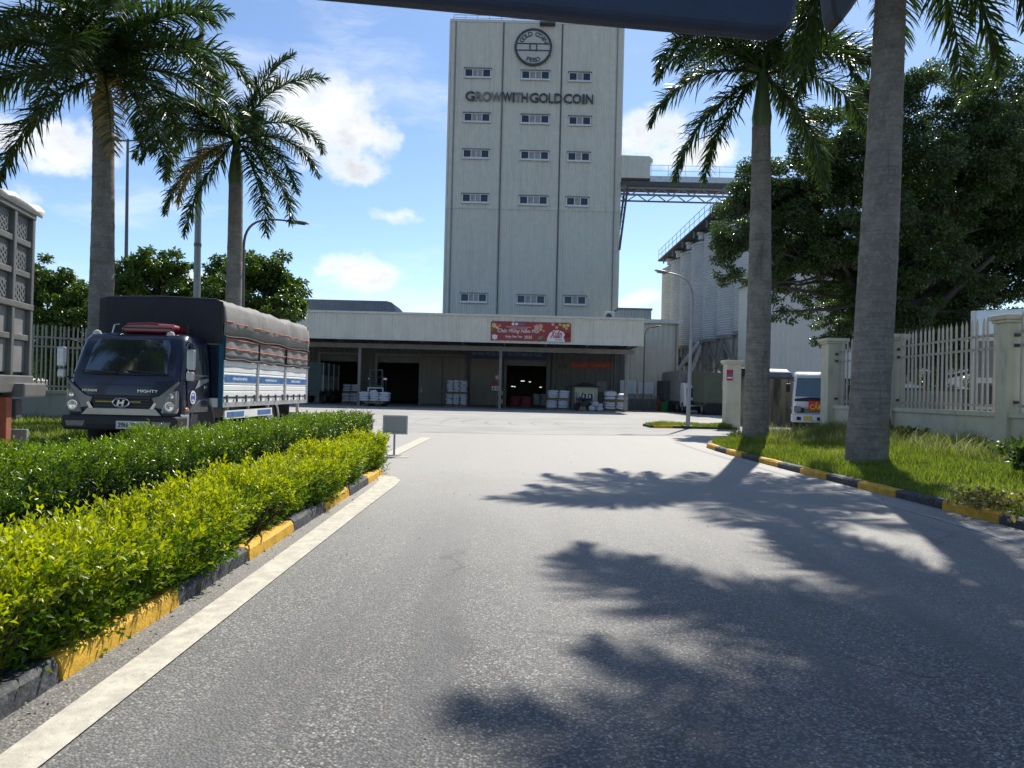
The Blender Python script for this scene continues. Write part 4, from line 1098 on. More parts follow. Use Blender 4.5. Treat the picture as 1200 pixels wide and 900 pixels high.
# windscreen follows the slope, set just proud of the shell
def front_y(z):
    zs = [.5, .62, 1.12, 1.40, 1.75, 2.02, 2.12]; ys = [.03, 0, .02, .07, .22, .34, .43]
    return float(np.interp(z, zs, ys))
def curved_panel(mb, z0, z1, hw0, hw1, off, th=.012, n=10, bow=.05, m=5):
    k = len(mb.v)
    for t in (0, 1):
        for j in range(m+1):
            z = z0+(z1-z0)*j/m; hw = hw0+(hw1-hw0)*j/m
            for i in range(n+1):
                u = -1+2*i/n; x = hw*u
                y = front_y(z)-off+bow*u**4+(th if t else 0)
                mb.v.append((x, y, z))
    q = (n+1)*(m+1)
    for j in range(m):
        for i in range(n):
            a = k+j*(n+1)+i
            mb.f.append((a, a+1, a+n+2, a+n+1)); mb.f.append((q+a, q+a+n+1, q+a+n+2, q+a+1))
    for i in range(n):
        a = k+i; mb.f.append((a, q+a, q+a+1, a+1)); b = k+m*(n+1)+i; mb.f.append((b, b+1, q+b+1, q+b))
    for j in range(m):
        a = k+j*(n+1); mb.f.append((a, a+n+1, q+a+n+1, q+a)); b = a+n; mb.f.append((b, q+b, q+b+n+1, b+n+1))
    return mb
ws = curved_panel(MB(), 1.42, 2.03, .93, .865, .022, .02, bow=.055).build('windscreen', M_wind, tk, smooth=True)
curved_panel(MB(), 1.385, 1.419, .95, .95, .03, .03, bow=.06, m=1).build('cowl', M_blk, tk)
for s, x0, x1 in ((0, -.15, -.82), (1, .70, .02)):
    mb = MB(); mb.bar((x0, front_y(1.42)-.05, 1.42), (x1, front_y(1.46)-.055, 1.465), .02); mb.bar((x0, front_y(1.40)-.05, 1.40), (x0-.04, front_y(1.43)-.055, 1.44), .025)
    mb.build('wiper', M_blk, tk)
# grille, chrome surround, lettering, emblem
curved_panel(MB(), .80, 1.02, .50, .60, .018, .03, bow=.0, m=2).build('grille', M_blk, tk)
gr = MB()
for i in range(4): gr.box(-.5, .5, -.035, -.02, .82+.05*i, .835+.05*i)
gr.build('grille_bar', mat('grille_grey', (.05, .05, .05), .4), tk)
MB().box(-.46, -.16, -.048, -.03, .895, .912).box(.16, .34, -.048, -.03, .895, .912).build('gold_strip', mat('gold_strip', (.36, .30, .07), .3, metal=.5), tk)
MB().prism([(-.72, .66), (.72, .66), (.60, .79), (-.60, .79)], 'y', -.045, -.005).build('chrome_bar', mat('satin_chrome', (.36, .35, .33), .3, metal=.8, var=.1), tk, bev=.012)
for s in (-1, 1):
    poly = [(s*.60, .80), (s*.74, .78), (s*.97, 1.24), (s*.985, 1.28), (s*.66, 1.02), (s*.52, .98)]
    MB().prism(poly, 'y', -.03, .06).build('chrome_bezel', mat('bezel_grey', (.20, .20, .19), .35, metal=.7), tk, bev=.012)
    poly = [(s*.70, .70), (s*.96, .70), (s*.985, .80), (s*.975, 1.12), (s*.86, 1.10), (s*.74, .86)]
    hl = MB().prism(poly, 'y', -.045, .06).build('headlight', M_lens, tk, bev=.02)
    MB().lathe([(.085, -.046), (.09, -.056), (.06, -.058), (.02, -.050)], 20, (s*.86, 0, .83), 'y').build('reflector', M_chrome, hl, smooth=True)
    MB().lathe([(.040, -.046), (.045, -.054), (.02, -.05)], 16, (s*.885, 0, 1.02), 'y').build('reflector', M_chrome, hl, smooth=True)
    MB().prism([(s*.50, .78), (s*.57, .78), (s*.62, .88), (s*.58, .90)], 'y', -.046, -.02).build('chrome_clip', M_chrome, tk)
et = MB()
n = 28; ring = []
for i in range(n):
    a = 2*math.pi*i/n; ring.append((.145*math.cos(a), -.055, .886+.075*math.sin(a)))
et.tube(ring+[ring[0]], .016, 8, cap=False)
et.bar((-.055, -.06, .835), (-.03, -.06, .935), .032); et.bar((.03, -.06, .835), (.055, -.06, .935), .032); et.bar((-.05, -.06, .875), (.05, -.06, .897), .026)
et.build('emblem', M_chrome, tk, smooth=True)
o = put('lettering', text_mesh('HYUNDAI', .26, .042, M_chrome, .012, bold=.02), tk); o.location = (-.72, front_y(1.09)-.012, 1.075)
o = put('lettering', text_mesh('MIGHTY', .36, .05, M_chrome, .012, bold=.01), tk); o.location = (.26, front_y(1.09)-.012, 1.075)
curved_panel(MB(), 1.20, 1.21, .75, .75, .006, .01, bow=.01, m=1).build('bonnet_seam', M_blk, tk)
# bumper, plate, fog lamps
MB().prism([(-.98, .40), (.98, .40), (1.02, .5), (1.02, .655), (-1.02, .655), (-1.02, .5)], 'y', -.13, .35).build('bumper', M_blk, tk, bev=.04)
MB().box(-.55, .55, -.137, -.131, .43, .5).build('air_intake', M_rub, tk)
for s in (-1, 1):
    MB().prism([(s*.62, .47), (s*.9, .47), (s*.93, .56), (s*.58, .56)], 'y', -.14, -.131).build('fog_lamp', M_lens, tk)
pl = MB().box(-.03, .54, -.155, -.138, .43, .57).build('number_plate', mat('plate_white', (.62, .62, .58), .4, var=.03), tk, bev=.006)
o = put('lettering', text_mesh('29H-394.38', .50, .085, M_letter, .006, bold=.012), pl); o.location = (.005, -.158, .457)
# roof: red fibreglass bundle, marker lamps
MB().prism([(-.30, 2.17), (.56, 2.17), (.64, 2.26), (.60, 2.34), (.16, 2.375), (-.24, 2.355), (-.38, 2.25)], 'y', .55, 1.15).build('roof_bundle', M_rred, tk, bev=.07, smooth=True, seg=4)
MB().box(-.32, .58, .53, .56, 2.255, 2.275).build('strap', mat('dark_strap', (.06, .015, .02), .6), tk)
MB().prism([(.32, 2.30), (.64, 2.27), (.64, 2.335), (.34, 2.345)], 'y', .52, .56).build('bundle_end', mat('pink_plastic', (.50, .16, .17), .4), tk, bev=.02)
for x in (-.52, .58): MB().lathe([(.075, 0), (.075, .04), (.055, .09), (.01, .11)], 14, (x if x > 0 else -.78, .52, 2.10)).build('marker_lamp', mat('marker_cream', (.55, .52, .44), .35), tk, smooth=True)
MB().tube([(-.62, .75, 2.15), (-.58, .75, 2.32), (-.50, .75, 2.34)], .02, 8).build('air_horn', M_chrome, tk)
MB().tube([(.80, .7, 2.08), (.82, .7, 2.35)], .008, 6).build('aerial', M_blk, tk)
# right hand side of the cab
ds = MB().add([(1.003, .34, .72), (1.003, 1.22, .72), (1.003, 1.25, 1.40), (.955, 1.20, 2.0), (.955, .50, 2.0), (.999, .26, 1.40), (1.02, .34, .72), (1.02, 1.22, .72), (1.02, 1.25, 1.40), (.972, 1.20, 2.0), (.972, .50, 2.0), (1.016, .26, 1.40)],
              [(0, 1, 2, 3, 4, 5), (11, 10, 9, 8, 7, 6)]+[(i, 6+i, 6+(i+1) % 6, (i+1) % 6) for i in range(6)]).build('door', M_navy, tk, bev=.01)
MB().add([(1.022, .36, 1.42), (1.022, 1.14, 1.42), (.985, 1.12, 1.92), (.985, .58, 1.92), (1.03, .36, 1.42), (1.03, 1.14, 1.42), (.993, 1.12, 1.92), (.993, .58, 1.92)],
         [(0, 1, 2, 3), (7, 6, 5, 4), (0, 4, 5, 1), (1, 5, 6, 2), (2, 6, 7, 3), (3, 7, 4, 0)]).build('window', M_wind, ds)
MB().bar((1.033, .34, 1.405), (1.033, 1.16, 1.405), .02, .035).build('window_strip', M_chrome, ds)
MB().bar((1.0, .98, 1.93), (1.032, .98, 1.42), .03).build('quarter_bar', M_blk, ds)
MB().box(1.021, 1.045, .98, 1.12, 1.16, 1.22).build('handle', M_chrome, ds, bev=.008); MB().box(1.019, 1.028, .94, 1.16, 1.10, 1.26).build('handle_recess', M_blk, ds)
MB().lathe([(.125, 1.021), (.125, 1.027), (.02, 1.027)], 24, (0, .52, 1.0), 'x').build('round_sticker', M_bw, ds)
MB().lathe([(.088, 1.028), (.088, 1.031), (.075, 1.031), (.075, 1.028)], 24, (0, .52, 1.0), 'x', cap=False).build('sticker_ring', MATS['banner_blue'], ds)
MB().box(1.028, 1.032, .45, .59, .97, 1.03).build('sticker_bar', MATS['banner_blue'], ds)
MB().prism([(.60, 1.15), (1.2, 1.3), (1.2, 1.36), (.75, 1.32)], 'x', 1.019, 1.026).build('grey_decal', M_grey_steel, ds)
MB().blob((1.01, .30, .78), (.03, .08, .04), 10, 6).build('side_indicator', M_amber, tk, smooth=True)
# arch, wheels, step
mb = MB(); pts = []
for i in range(15):
    a = math.pi*i/14; pts.append((1.01, 1.0+.56*math.cos(a), .46+.50*math.sin(a)))
mb.tube(pts, .018, 8).build('wheel_arch', mat('arch_grey', (.10, .105, .12), .45), tk)
q = [(1.0+.52*math.cos(math.pi*i/14), .46+.47*math.sin(math.pi*i/14)) for i in range(15)]
MB().prism(q, 'x', .72, 1.005).build('wheel_well', M_rub, tk)
MB().box(.6, 1.01, .08, .44, .38, .70).build('front_step', mat('step_grey', (.36, .37, .38), .4, metal=.3), tk, bev=.03)
wheel(tk, (.86, 1.0, .40), .40, .24, M_galv, 1); wheel(tk, (-.86, 1.0, .40), .40, .24, M_galv, -1)
for s in (-1, 1):
    wheel(tk, (s*.92, 5.0, .40), .40, .22, M_galv, s); wheel(tk, (s*.66, 5.0, .40), .40, .22, M_galv, s)
    MB().tube([(s*1.05, 5.0+.5*math.cos(math.pi*i/10), .42+.46*math.sin(math.pi*i/10)) for i in range(11)], .03, 8).build('mudguard', M_galv, tk)
for s in (-1, 1): MB().box(s*.42-.05, s*.42+.05, .5, 7.3, .52, .74).build('chassis_rail', M_dark_steel, tk)
for y in (1.8, 3.2, 4.4, 6.2): MB().box(-.37, .37, y, y+.1, .56, .70).build('cross_member', M_dark_steel, tk)
MB().box(-1.05, -.5, 2.2, 3.4, .42, .76).build('fuel_tank', M_galv, tk, bev=.05)
MB().tube([(.0, 1.0, .4), (.0, 5.0, .4)], .05, 8).build('drive_shaft', M_dark_steel, tk)
MB().box(-.84, .84, .95, 1.05, .35, .45).build('front_axle', M_dark_steel, tk); MB().box(-.84, .84, 4.94, 5.06, .34, .46).build('rear_axle', M_dark_steel, tk)
# mirrors
for s in (-1, 1):
    mr = MB().tube([(s*.95, .34, 1.95), (s*1.06, .14, 2.0), (s*1.16, .10, 1.97), (s*1.17, .12, 1.35), (s*1.0, .24, 1.30)], .014, 8).build('mirror_arm', M_blk, tk)
    MB().box(s*1.16-.075, s*1.16+.075, .05, .12, 1.50, 1.86).build('mirror', M_galv, mr, bev=.03)
    MB().box(s*1.16-.06, s*1.16+.06, .121, .126, 1.53, 1.83).build('mirror_glass', M_chrome, mr)
    MB().box(s*1.15-.07, s*1.15+.07, .05, .12, 1.30, 1.46).build('mirror', M_galv, mr, bev=.03)
    MB().box(s*1.15-.055, s*1.15+.055, .121, .126, 1.32, 1.44).build('mirror_glass', M_chrome, mr)
# cargo body
C0, C1, CW = 1.42, 7.42, 1.19
MB().box(-CW, CW, C0, C1, .80, .98).build('cargo_floor', M_panel, tk)
mb = MB()
MB().box(CW+.001, CW+.03, C0, C1, .80, .90).build('side_rail', M_galv, tk); MB().box(-CW-.03, -CW-.001, C0, C1, .80, .90).build('side_rail', M_galv, tk)
MB().box(-CW, CW, C0, C0+.06, .98, 2.05).build('headboard', M_navy, tk); MB().box(-CW, CW, C0-.02, C0-.001, 2.03, 2.07).build('headboard_trim', M_grey_steel, tk)
for s in (-1, 1):
    MB().box(s*CW-.045, s*CW+.045, C0-.045, C0-.002, .80, 2.25).build('corner_post', M_teal, tk)
    MB().box(s*CW-.04, s*CW+.04, C1-.06, C1+.02, .80, 2.25).build('corner_post', M_galv, tk)
ys = [C0, C0+2.0, C0+4.0, C1]
for s in (-1, 1):
    for k in range(3):
        a, b = ys[k]+.06, ys[k+1]-.06
        mb = MB(); nn = 6
        for i in range(nn):
            z0 = 1.0+.745*i/nn; z1 = 1.0+.745*(i+1)/nn
            mb.prism([(z0+.004, s*CW-.01), (z0+.004, s*CW+.012), (z0+.02, s*CW+.022), (z1-.02, s*CW+.022), (z1-.004, s*CW+.012), (z1-.004, s*CW-.01)], 'y', a, b) if False else mb.add(
                [(s*CW-.01, a, z0+.004), (s*(CW+.012), a, z0+.004), (s*(CW+.022), a, z0+.02), (s*(CW+.022), a, z1-.02), (s*(CW+.012), a, z1-.004), (s*CW-.01, a, z1-.004),
                 (s*CW-.01, b, z0+.004), (s*(CW+.012), b, z0+.004), (s*(CW+.022), b, z0+.02), (s*(CW+.022), b, z1-.02), (s*(CW+.012), b, z1-.004), (s*CW-.01, b, z1-.004)],
                [(0, 1, 2, 3, 4, 5), (11, 10, 9, 8, 7, 6)]+[(i_, 6+i_, 6+(i_+1) % 6, (i_+1) % 6) for i_ in range(6)])
        pn = mb.build('side_panel', M_panel, tk)
        MB().box(min(s*(CW+.023), s*(CW+.027)), max(s*(CW+.023), s*(CW+.027)), a+.03, b-.03, 1.30, 1.45).build('sticker_band', M_sky_sticker, pn)
        MB().box(min(s*(CW+.0275), s*(CW+.03)), max(s*(CW+.0275), s*(CW+.03)), a+.45, b-.6, 1.345, 1.40).build('sticker_script', mat('sticker_pale', (.35, .47, .6), .5, var=.5, vs=14), pn)
        for i in range(4):
            y = a+.15+(b-a-.3)*i/3
            MB().box(min(s*(CW+.024), s*(CW+.055)), max(s*(CW+.024), s*(CW+.055)), y-.025, y+.025, .90, 1.04).build('latch', M_dark_steel, pn)
    for k in (1, 2): MB().box(s*CW-.02 if s > 0 else -CW-.045, s*CW+.045 if s > 0 else -CW+.02, ys[k]-.05, ys[k]+.05, .90, 1.80).build('stake', M_galv, tk)
# tarpaulin: ribs show through the cloth, edges sag
def tarp_profile(y, kind):
    t = (y-C0)/(C1-C0); sag = .022*math.sin(math.pi*((t*4) % 1.0))*(.6+.5*math.sin(3.1*t*4))
    top = 2.955-sag-.013*math.sin(5*y)-.008*math.sin(13*y+1); e = .022*math.sin(7.3*y)+.013*math.sin(17*y)
    return top, e
mb = MB(); n = 60; prof_n = 0
k0 = 0
for i in range(n+1):
    y = C0-.03+(C1-C0+.06)*i/n; top, e = tarp_profile(y, 0)
    b = 2.22+.02*math.sin(3*y); bl_ = .022*math.sin(2*math.pi*(y-C0)/1.2)
    loop = [(-CW-.03, b), (-CW-.045-bl_, 2.5), (-CW-.03+e*.4, 2.78), (-CW+.03, top-.07), (-CW+.14, top-.008), (-CW*.5, top+.005), (0, top+.02), (CW*.5, top+.005), (CW-.14, top-.008), (CW-.03, top-.07), (CW+.03+e*.4, 2.78), (CW+.045+bl_, 2.5), (CW+.03, b)]
    prof_n = len(loop)
    mb.v += [(x, y, z) for x, z in loop]
for i in range(n):
    for j in range(prof_n-1): mb.f.append((i*prof_n+j, i*prof_n+j+1, (i+1)*prof_n+j+1, (i+1)*prof_n+j))
tp = mb.build('tarpaulin', M_tarp, tk, smooth=True)
sol = tp.modifiers.new('thick', 'SOLIDIFY'); sol.thickness = .012; sol.offset = 0
# front and back cloth
for y, m_ in ((C0-.055, M_tarpf), (C1+.035, M_tarp)):
    mb = MB(); gx, gz = 14, 8
    for j in range(gz+1):
        for i in range(gx+1):
            u = -1+2*i/gx; z = 2.06+(2.93-2.06)*j/gz-(.06*(abs(u) > .92) if j == gz else 0)
            mb.v.append((u*(CW+.025), y+.014*math.sin(6*u+2*z)+.01*math.sin(17*u), z))
    for j in range(gz):
        for i in range(gx): a = j*(gx+1)+i; mb.f.append((a, a+1, a+gx+2, a+gx+1))
    o = mb.build('tarpaulin_end', m_, tk, smooth=True); q = o.modifiers.new('thick', 'SOLIDIFY'); q.thickness = .012
for s in (-1, 1):                                                   # lower side curtains in three bays, with stripes
    for k in range(3):
        a, b = ys[k]+.02, ys[k+1]-.02; mb = MB(); gx, gz = 16, 4
        for j in range(gz+1):
            for i in range(gx+1):
                y = a+(b-a)*i/gx; z = 1.76+.46*j/gz-(.025*math.sin(9*y) if j == 0 else 0)
                mb.v.append((s*(CW+.028+.012*math.sin(8*y+3*z)), y, z))
        for j in range(gz):
            for i in range(gx): c = j*(gx+1)+i; mb.f.append((c, c+1, c+gx+2, c+gx+1))
        cu = mb.build('side_curtain', M_tarp, tk, smooth=True); q = cu.modifiers.new('thick', 'SOLIDIFY'); q.thickness = .008; q.offset = 0
        for z in (1.98, 2.17):
            MB().tube([(s*(CW+.045), a+(b-a)*i/8, z+.006*math.sin(4*i)) for i in range(9)], .014, 6).build('stripe', M_orange, cu)
    MB().tube([(s*(CW+.06+bl_*0+.018*math.sin(2.1*i)), C0+(C1-C0)*i/24, 2.50+.012*math.sin(1.7*i)) for i in range(25)], .014, 6).build('stripe', M_orange, tk)
    MB().tube([(s*(CW+.055), C0-.03+(C1-C0+.06)*i/24, 2.225+.02*math.sin(3*(C0+(C1-C0)*i/24))) for i in range(25)], .02, 6).build('rope', M_tarpf, tk)
    MB().tube([(s*(CW+.055), C0-.03+(C1-C0+.06)*i/24, 1.765+.015*math.sin(5*i)) for i in range(25)], .025, 6).build('rope', M_tarpf, tk)
    for y in ys: MB().tube([(s*(CW+.05), min(max(y, C0), C1)+.01*math.sin(6*z), z) for z in (1.77, 1.9, 2.05, 2.22)], .022, 6).build('lacing', M_tarpf, tk)
    x0 = s*(CW-.02)
    g_ = MB().box(min(x0, x0+s*.03), max(x0, x0+s*.03), C0+.2, C0+3.1, .56, .73).build('side_guard', M_panel, tk)
    xs_ = x0+s*.031
    for a_, b_ in ((.3, 1.25), (2.1, 3.0)): MB().box(min(xs_, xs_+s*.004), max(xs_, xs_+s*.004), C0+a_, C0+b_, .59, .70).build('sticker_band', M_sky_sticker, g_)
    for y in (.4, 1.6, 2.9): MB().box(min(x0-s*.05, x0-s*.002), max(x0-s*.05, x0-s*.002), C0+y, C0+y+.06, .50, .80).build('guard_bracket', M_galv, tk)
    MB().box(min(s*.75, s*1.15), max(s*.75, s*1.15), C1-1.4, C1-1.36, .28, .78).build('mud_flap', M_rub, tk)
mb = MB().box(-1.1, 1.1, C1-.1, C1-.03, .42, .54); mb.box(.95, 1.02, C1-.1, C1-.03, .54, .8); mb.box(-1.02, -.95, C1-.1, C1-.03, .54, .8); mb.build('rear_bumper', M_galv, tk)
MB().box(-CW, CW, C1-.05, C1, .98, 1.78).build('tailgate', M_panel, tk)

# ---- livestock trailer at the left edge (its rear corner is in view)
ta = R(12.4)
q = gnd(45, 470, 0.0)
p = at(33, 430, 9.0)
tr = thing('livestock_truck', 'tall grey metal stock truck body with chequer plate side panels', 'truck', (p.x, 9.0, 0), ta)
M_mirh = mat('mirror_back', (.30, .31, .32), .35, var=.1)
M_tg = mat('truck_grey_metal', (.17, .168, .16), .45, metal=.35, var=.12, vs=3, dirt=(.16, .15, .14), dirt_amt=.5, bump=.1)
M_chq = mat('chequer_plate', (.34, .34, .33), .35, metal=.5, var=.1, vs=3)
L = 6.5; zr_, zt0 = 1.25, 3.3
MB().box(-2.4, -.1, -L, -.03, 1.05, zr_).build('floor', M_tg, tr)
MB().box(-.10, .05, -L, .04, 1.10, 1.30).build('sill_beam', M_tg, tr, bev=.015)
MB().box(-2.36, -.06, -L, -.06, 1.3, 3.2).build('inner_wall', mat('stock_inner', (.09, .09, .09), .7, var=.2), tr)
rails = [1.30, 1.75, 2.12, 2.50, 2.87, 3.22]
for z in rails[1:]: MB().box(-.055, .045 if z in (2.12, 3.22) else .02, -L, 0, z-.035, z+.035).build('rail', M_tg, tr, bev=.008)
posts = [-.03]+[-.03-.50*i for i in range(1, 13)]
for y in posts: MB().box(-.056, .035, y-.035, y+.035, 1.3, 3.22).build('post', M_tg, tr, bev=.008)
for i in range(len(posts)-1):
    for j in range(5):
        y0, y1, z0, z1 = posts[i+1]+.04, posts[i]-.04, rails[j]+.04, rails[j+1]-.04
        if z1-z0 < .1: continue
        pn = MB().box(-.058, -.02, y0, y1, z0, z1).build('side_panel', mat('stock_panel', (.17, .17, .165), .45, metal=.3, var=.15, vs=3) if j >= 2 else mat('stock_sheet', (.30, .30, .29), .4, metal=.4, var=.15, vs=3), tr)
        if j >= 2 and i < 6:
            mb = MB()                                                # raised chequer lozenges
            for a in range(6):
                for b in range(5):
                    yc, zc = y0+(y1-y0)*(.12+.76*(a+.5)/6), z0+(z1-z0)*(.08+.62*(b+.5)/5); d = .02 if (a+b) % 2 else -.02
                    mb.bar((-.018, yc-abs(.02), zc-d), (-.018, yc+.02, zc+d), .012)
            mb.build('chequer', M_chq, pn)
mb = MB(); n = 40
for i in range(n+1):
    y = -L+(L+.12)*i/n
    h = .10+.03*math.sin(9*y)+.025*math.sin(23*y)
    for (x, z) in ((.06, 3.24), (.075+.015*math.sin(13*y), 3.26+h*.5), (.02, 3.26+h), (-.25, 3.32+h*.8+.02*math.sin(6*y)), (-1.2, 3.42), (-2.4, 3.26)): mb.v.append((x, y, z))
for i in range(n):
    for j in range(5): mb.f.append((i*6+j, i*6+j+1, (i+1)*6+j+1, (i+1)*6+j))
o = mb.build('tarpaulin', mat('pale_tarpaulin', (.50, .50, .48), .6, var=.15, vs=4, bump=.5, bs=10), tr, smooth=True); q = o.modifiers.new('thick', 'SOLIDIFY'); q.thickness = .015
MB().box(-2.3, -.02, .0, .1, 1.3, 2.2).build('tail_board', mat('stock_green', (.02, .12, .06), .5, var=.15), tr, bev=.02)
MB().box(-.09, .16, -.5, .13, 1.05, 1.21).build('corner_bracket', M_tg, tr, bev=.02)
M_rust = mat('orange_chassis', (.34, .10, .05), .6, var=.2, vs=4, dirt=(.12, .07, .05), dirt_amt=.5)
for s in (0, 1): MB().box(-.75-1.1*s, -.60-1.1*s, -L, -.2, .82, 1.04).build('chassis_rail', M_dark_steel, tr)
MB().box(-.10, .03, -.62, -.48, .05, 1.05).build('support_leg', M_rust, tr, bev=.01); MB().box(-.16, .10, -.70, -.42, .0, .05).build('leg_foot', M_rust, tr)
MB().box(-.30, .04, -.40, -.24, .80, 1.02).build('rear_step', M_dark_steel, tr, bev=.01); MB().box(-.5, .08, -.20, -.13, .50, .66).build('under_run_bar', M_grey_steel, tr, bev=.01)
MB().bar((-.2, -.17, .66), (-.2, -.17, 1.05), .07).build('bar_hanger', M_grey_steel, tr)
for y in (-2.2, -3.4): wheel(tr, (-.35, y, .5), .5, .3, M_galv, 1); wheel(tr, (-2.05, y, .5), .5, .3, M_galv, -1)
for y in (-2.2, -3.4): MB().tube([(-2.0, y, .5), (-.4, y, .5)], .07, 8).build('axle', M_dark_steel, tr)

# ---- light truck with the fire warning board, half hidden by the gate pillar
def small_cab(root, m, hw=.92, zr=2.05):
    secs = [(.42, .08), (.55, 0), (1.0, .02), (1.15, .06), (1.85, .48), (1.98, .62), (2.05, .85)]
    L = [[(-hw+.1, y, z), (-hw, y+.12, z), (-hw, 1.5, z), (hw, 1.5, z), (hw, y+.12, z), (hw-.1, y, z)] for z, y in secs]
    L = [[(x*(1 if z < 1.2 else 1-.10*(z-1.15)), y, z) for x, y, z in s] for s in L]
    return rect_loft(MB(), L).build('cab', m, root, bev=.03, smooth=True)
lt = thing('light_truck', 'white light truck with a red and yellow fire warning board', 'truck', (at(959, 480, 28.5).x, 28.5, .0), R(-19))
lt.scale = (1.0, 1.0, 1.13)
M_wht = mat('white_paint', (.66, .67, .68), .3, var=.04, coat=.6)
small_cab(lt, M_wht)
def sl(z): return float(np.interp(z, [.55, 1.0, 1.15, 1.85], [0, .02, .06, .48]))
MB().add([(-.84, sl(1.2)-.015, 1.18), (.84, sl(1.2)-.015, 1.18), (.76, sl(1.83)-.015, 1.83), (-.76, sl(1.83)-.015, 1.83), (-.84, sl(1.2)+.02, 1.18), (.84, sl(1.2)+.02, 1.18), (.76, sl(1.83)+.02, 1.83), (-.76, sl(1.83)+.02, 1.83)],
         [(0, 1, 2, 3), (7, 6, 5, 4), (0, 4, 5, 1), (1, 5, 6, 2), (2, 6, 7, 3), (3, 7, 4, 0)]).build('windscreen', mat('pale_windscreen', (.10, .15, .16), .03, var=.1, coat=1, spec=.9), lt)
MB().prism([(-.86, 1.02), (.86, 1.02), (.86, 1.17), (-.3, 1.17), (-.86, 1.10)], 'y', sl(1.05)-.03, sl(1.05)+.03).build('cowl_panel', M_blk, lt)
MB().box(-.78, .78, -.03, .0, .62, .80).build('grille', M_blk, lt)
for z in (.66, .72, .78): MB().box(-.5, .5, -.045, -.031, z-.012, z+.012).build('grille_bar', M_chrome, lt)
for s in (-1, 1): MB().box(min(s*.62, s*.88), max(s*.62, s*.88), -.05, .05, .63, .85).build('headlight', M_lens, lt, bev=.03)
MB().box(-.98, .98, -.12, .3, .30, .58).build('bumper', M_wht, lt, bev=.05)
for x, w_ in ((-.78, .16), (-.05, .24), (.35, .24)): MB().box(x, x+w_, -.128, -.121, .37, .49).build('bumper_slot', M_blk, lt)
MB().box(-.52, -.22, -.135, -.121, .36, .52).build('number_plate', mat('plate_yellow', (.6, .42, .08), .4), lt)
wb = MB().box(-.36, .67, -.17, -.14, .72, 1.04).build('warning_board', mat('warning_red', (.55, .03, .02), .4), lt)
o = put('lettering', text_mesh('CẤM LỬA', .92, .25, mat('warning_yellow', (.75, .55, .04), .5), .008, bold=.02), wb); o.location = (-.31, -.173, .76)
MB().bar((.3, -.14, .8), (.3, .02, .8), .03).build('bracket', M_blk, lt); MB().bar((.8, -.14, .8), (.8, .02, .8), .03).build('bracket', M_blk, lt)
for s in (-1, 1):
    wheel(lt, (s*.78, .85, .36), .36, .2, M_galv, s); wheel(lt, (s*.78, 3.6, .36), .36, .2, M_galv, s)
    a = MB().tube([(s*.86, .3, 1.72), (s*1.08, .12, 1.75), (s*1.1, .12, 1.45)], .015, 6).build('mirror_arm', M_blk, lt)
    MB().box(s*1.1-.08, s*1.1+.08, .1, .16, 1.32, 1.62).build('mirror', M_blk, a, bev=.02)
MB().box(-.9, .9, 1.55, 4.9, .62, .75).build('chassis', M_dark_steel, lt)
MB().lathe([(.3, 0), (.62, .08), (.62, 3.1), (.3, 3.2)], 24, (0, 1.65, 1.35), 'y').build('tank', M_wht, lt, smooth=True)
for y in (.85, 3.6): MB().tube([(-.7, y, .36), (.7, y, .36)], .05, 8).build('axle', M_dark_steel, lt)
MB().bar((-.8, 2.4, .75), (.8, 2.4, .75), .1).build('tank_saddle', M_dark_steel, lt); MB().bar((-.8, 4.2, .75), (.8, 4.2, .75), .1).build('tank_saddle', M_dark_steel, lt)

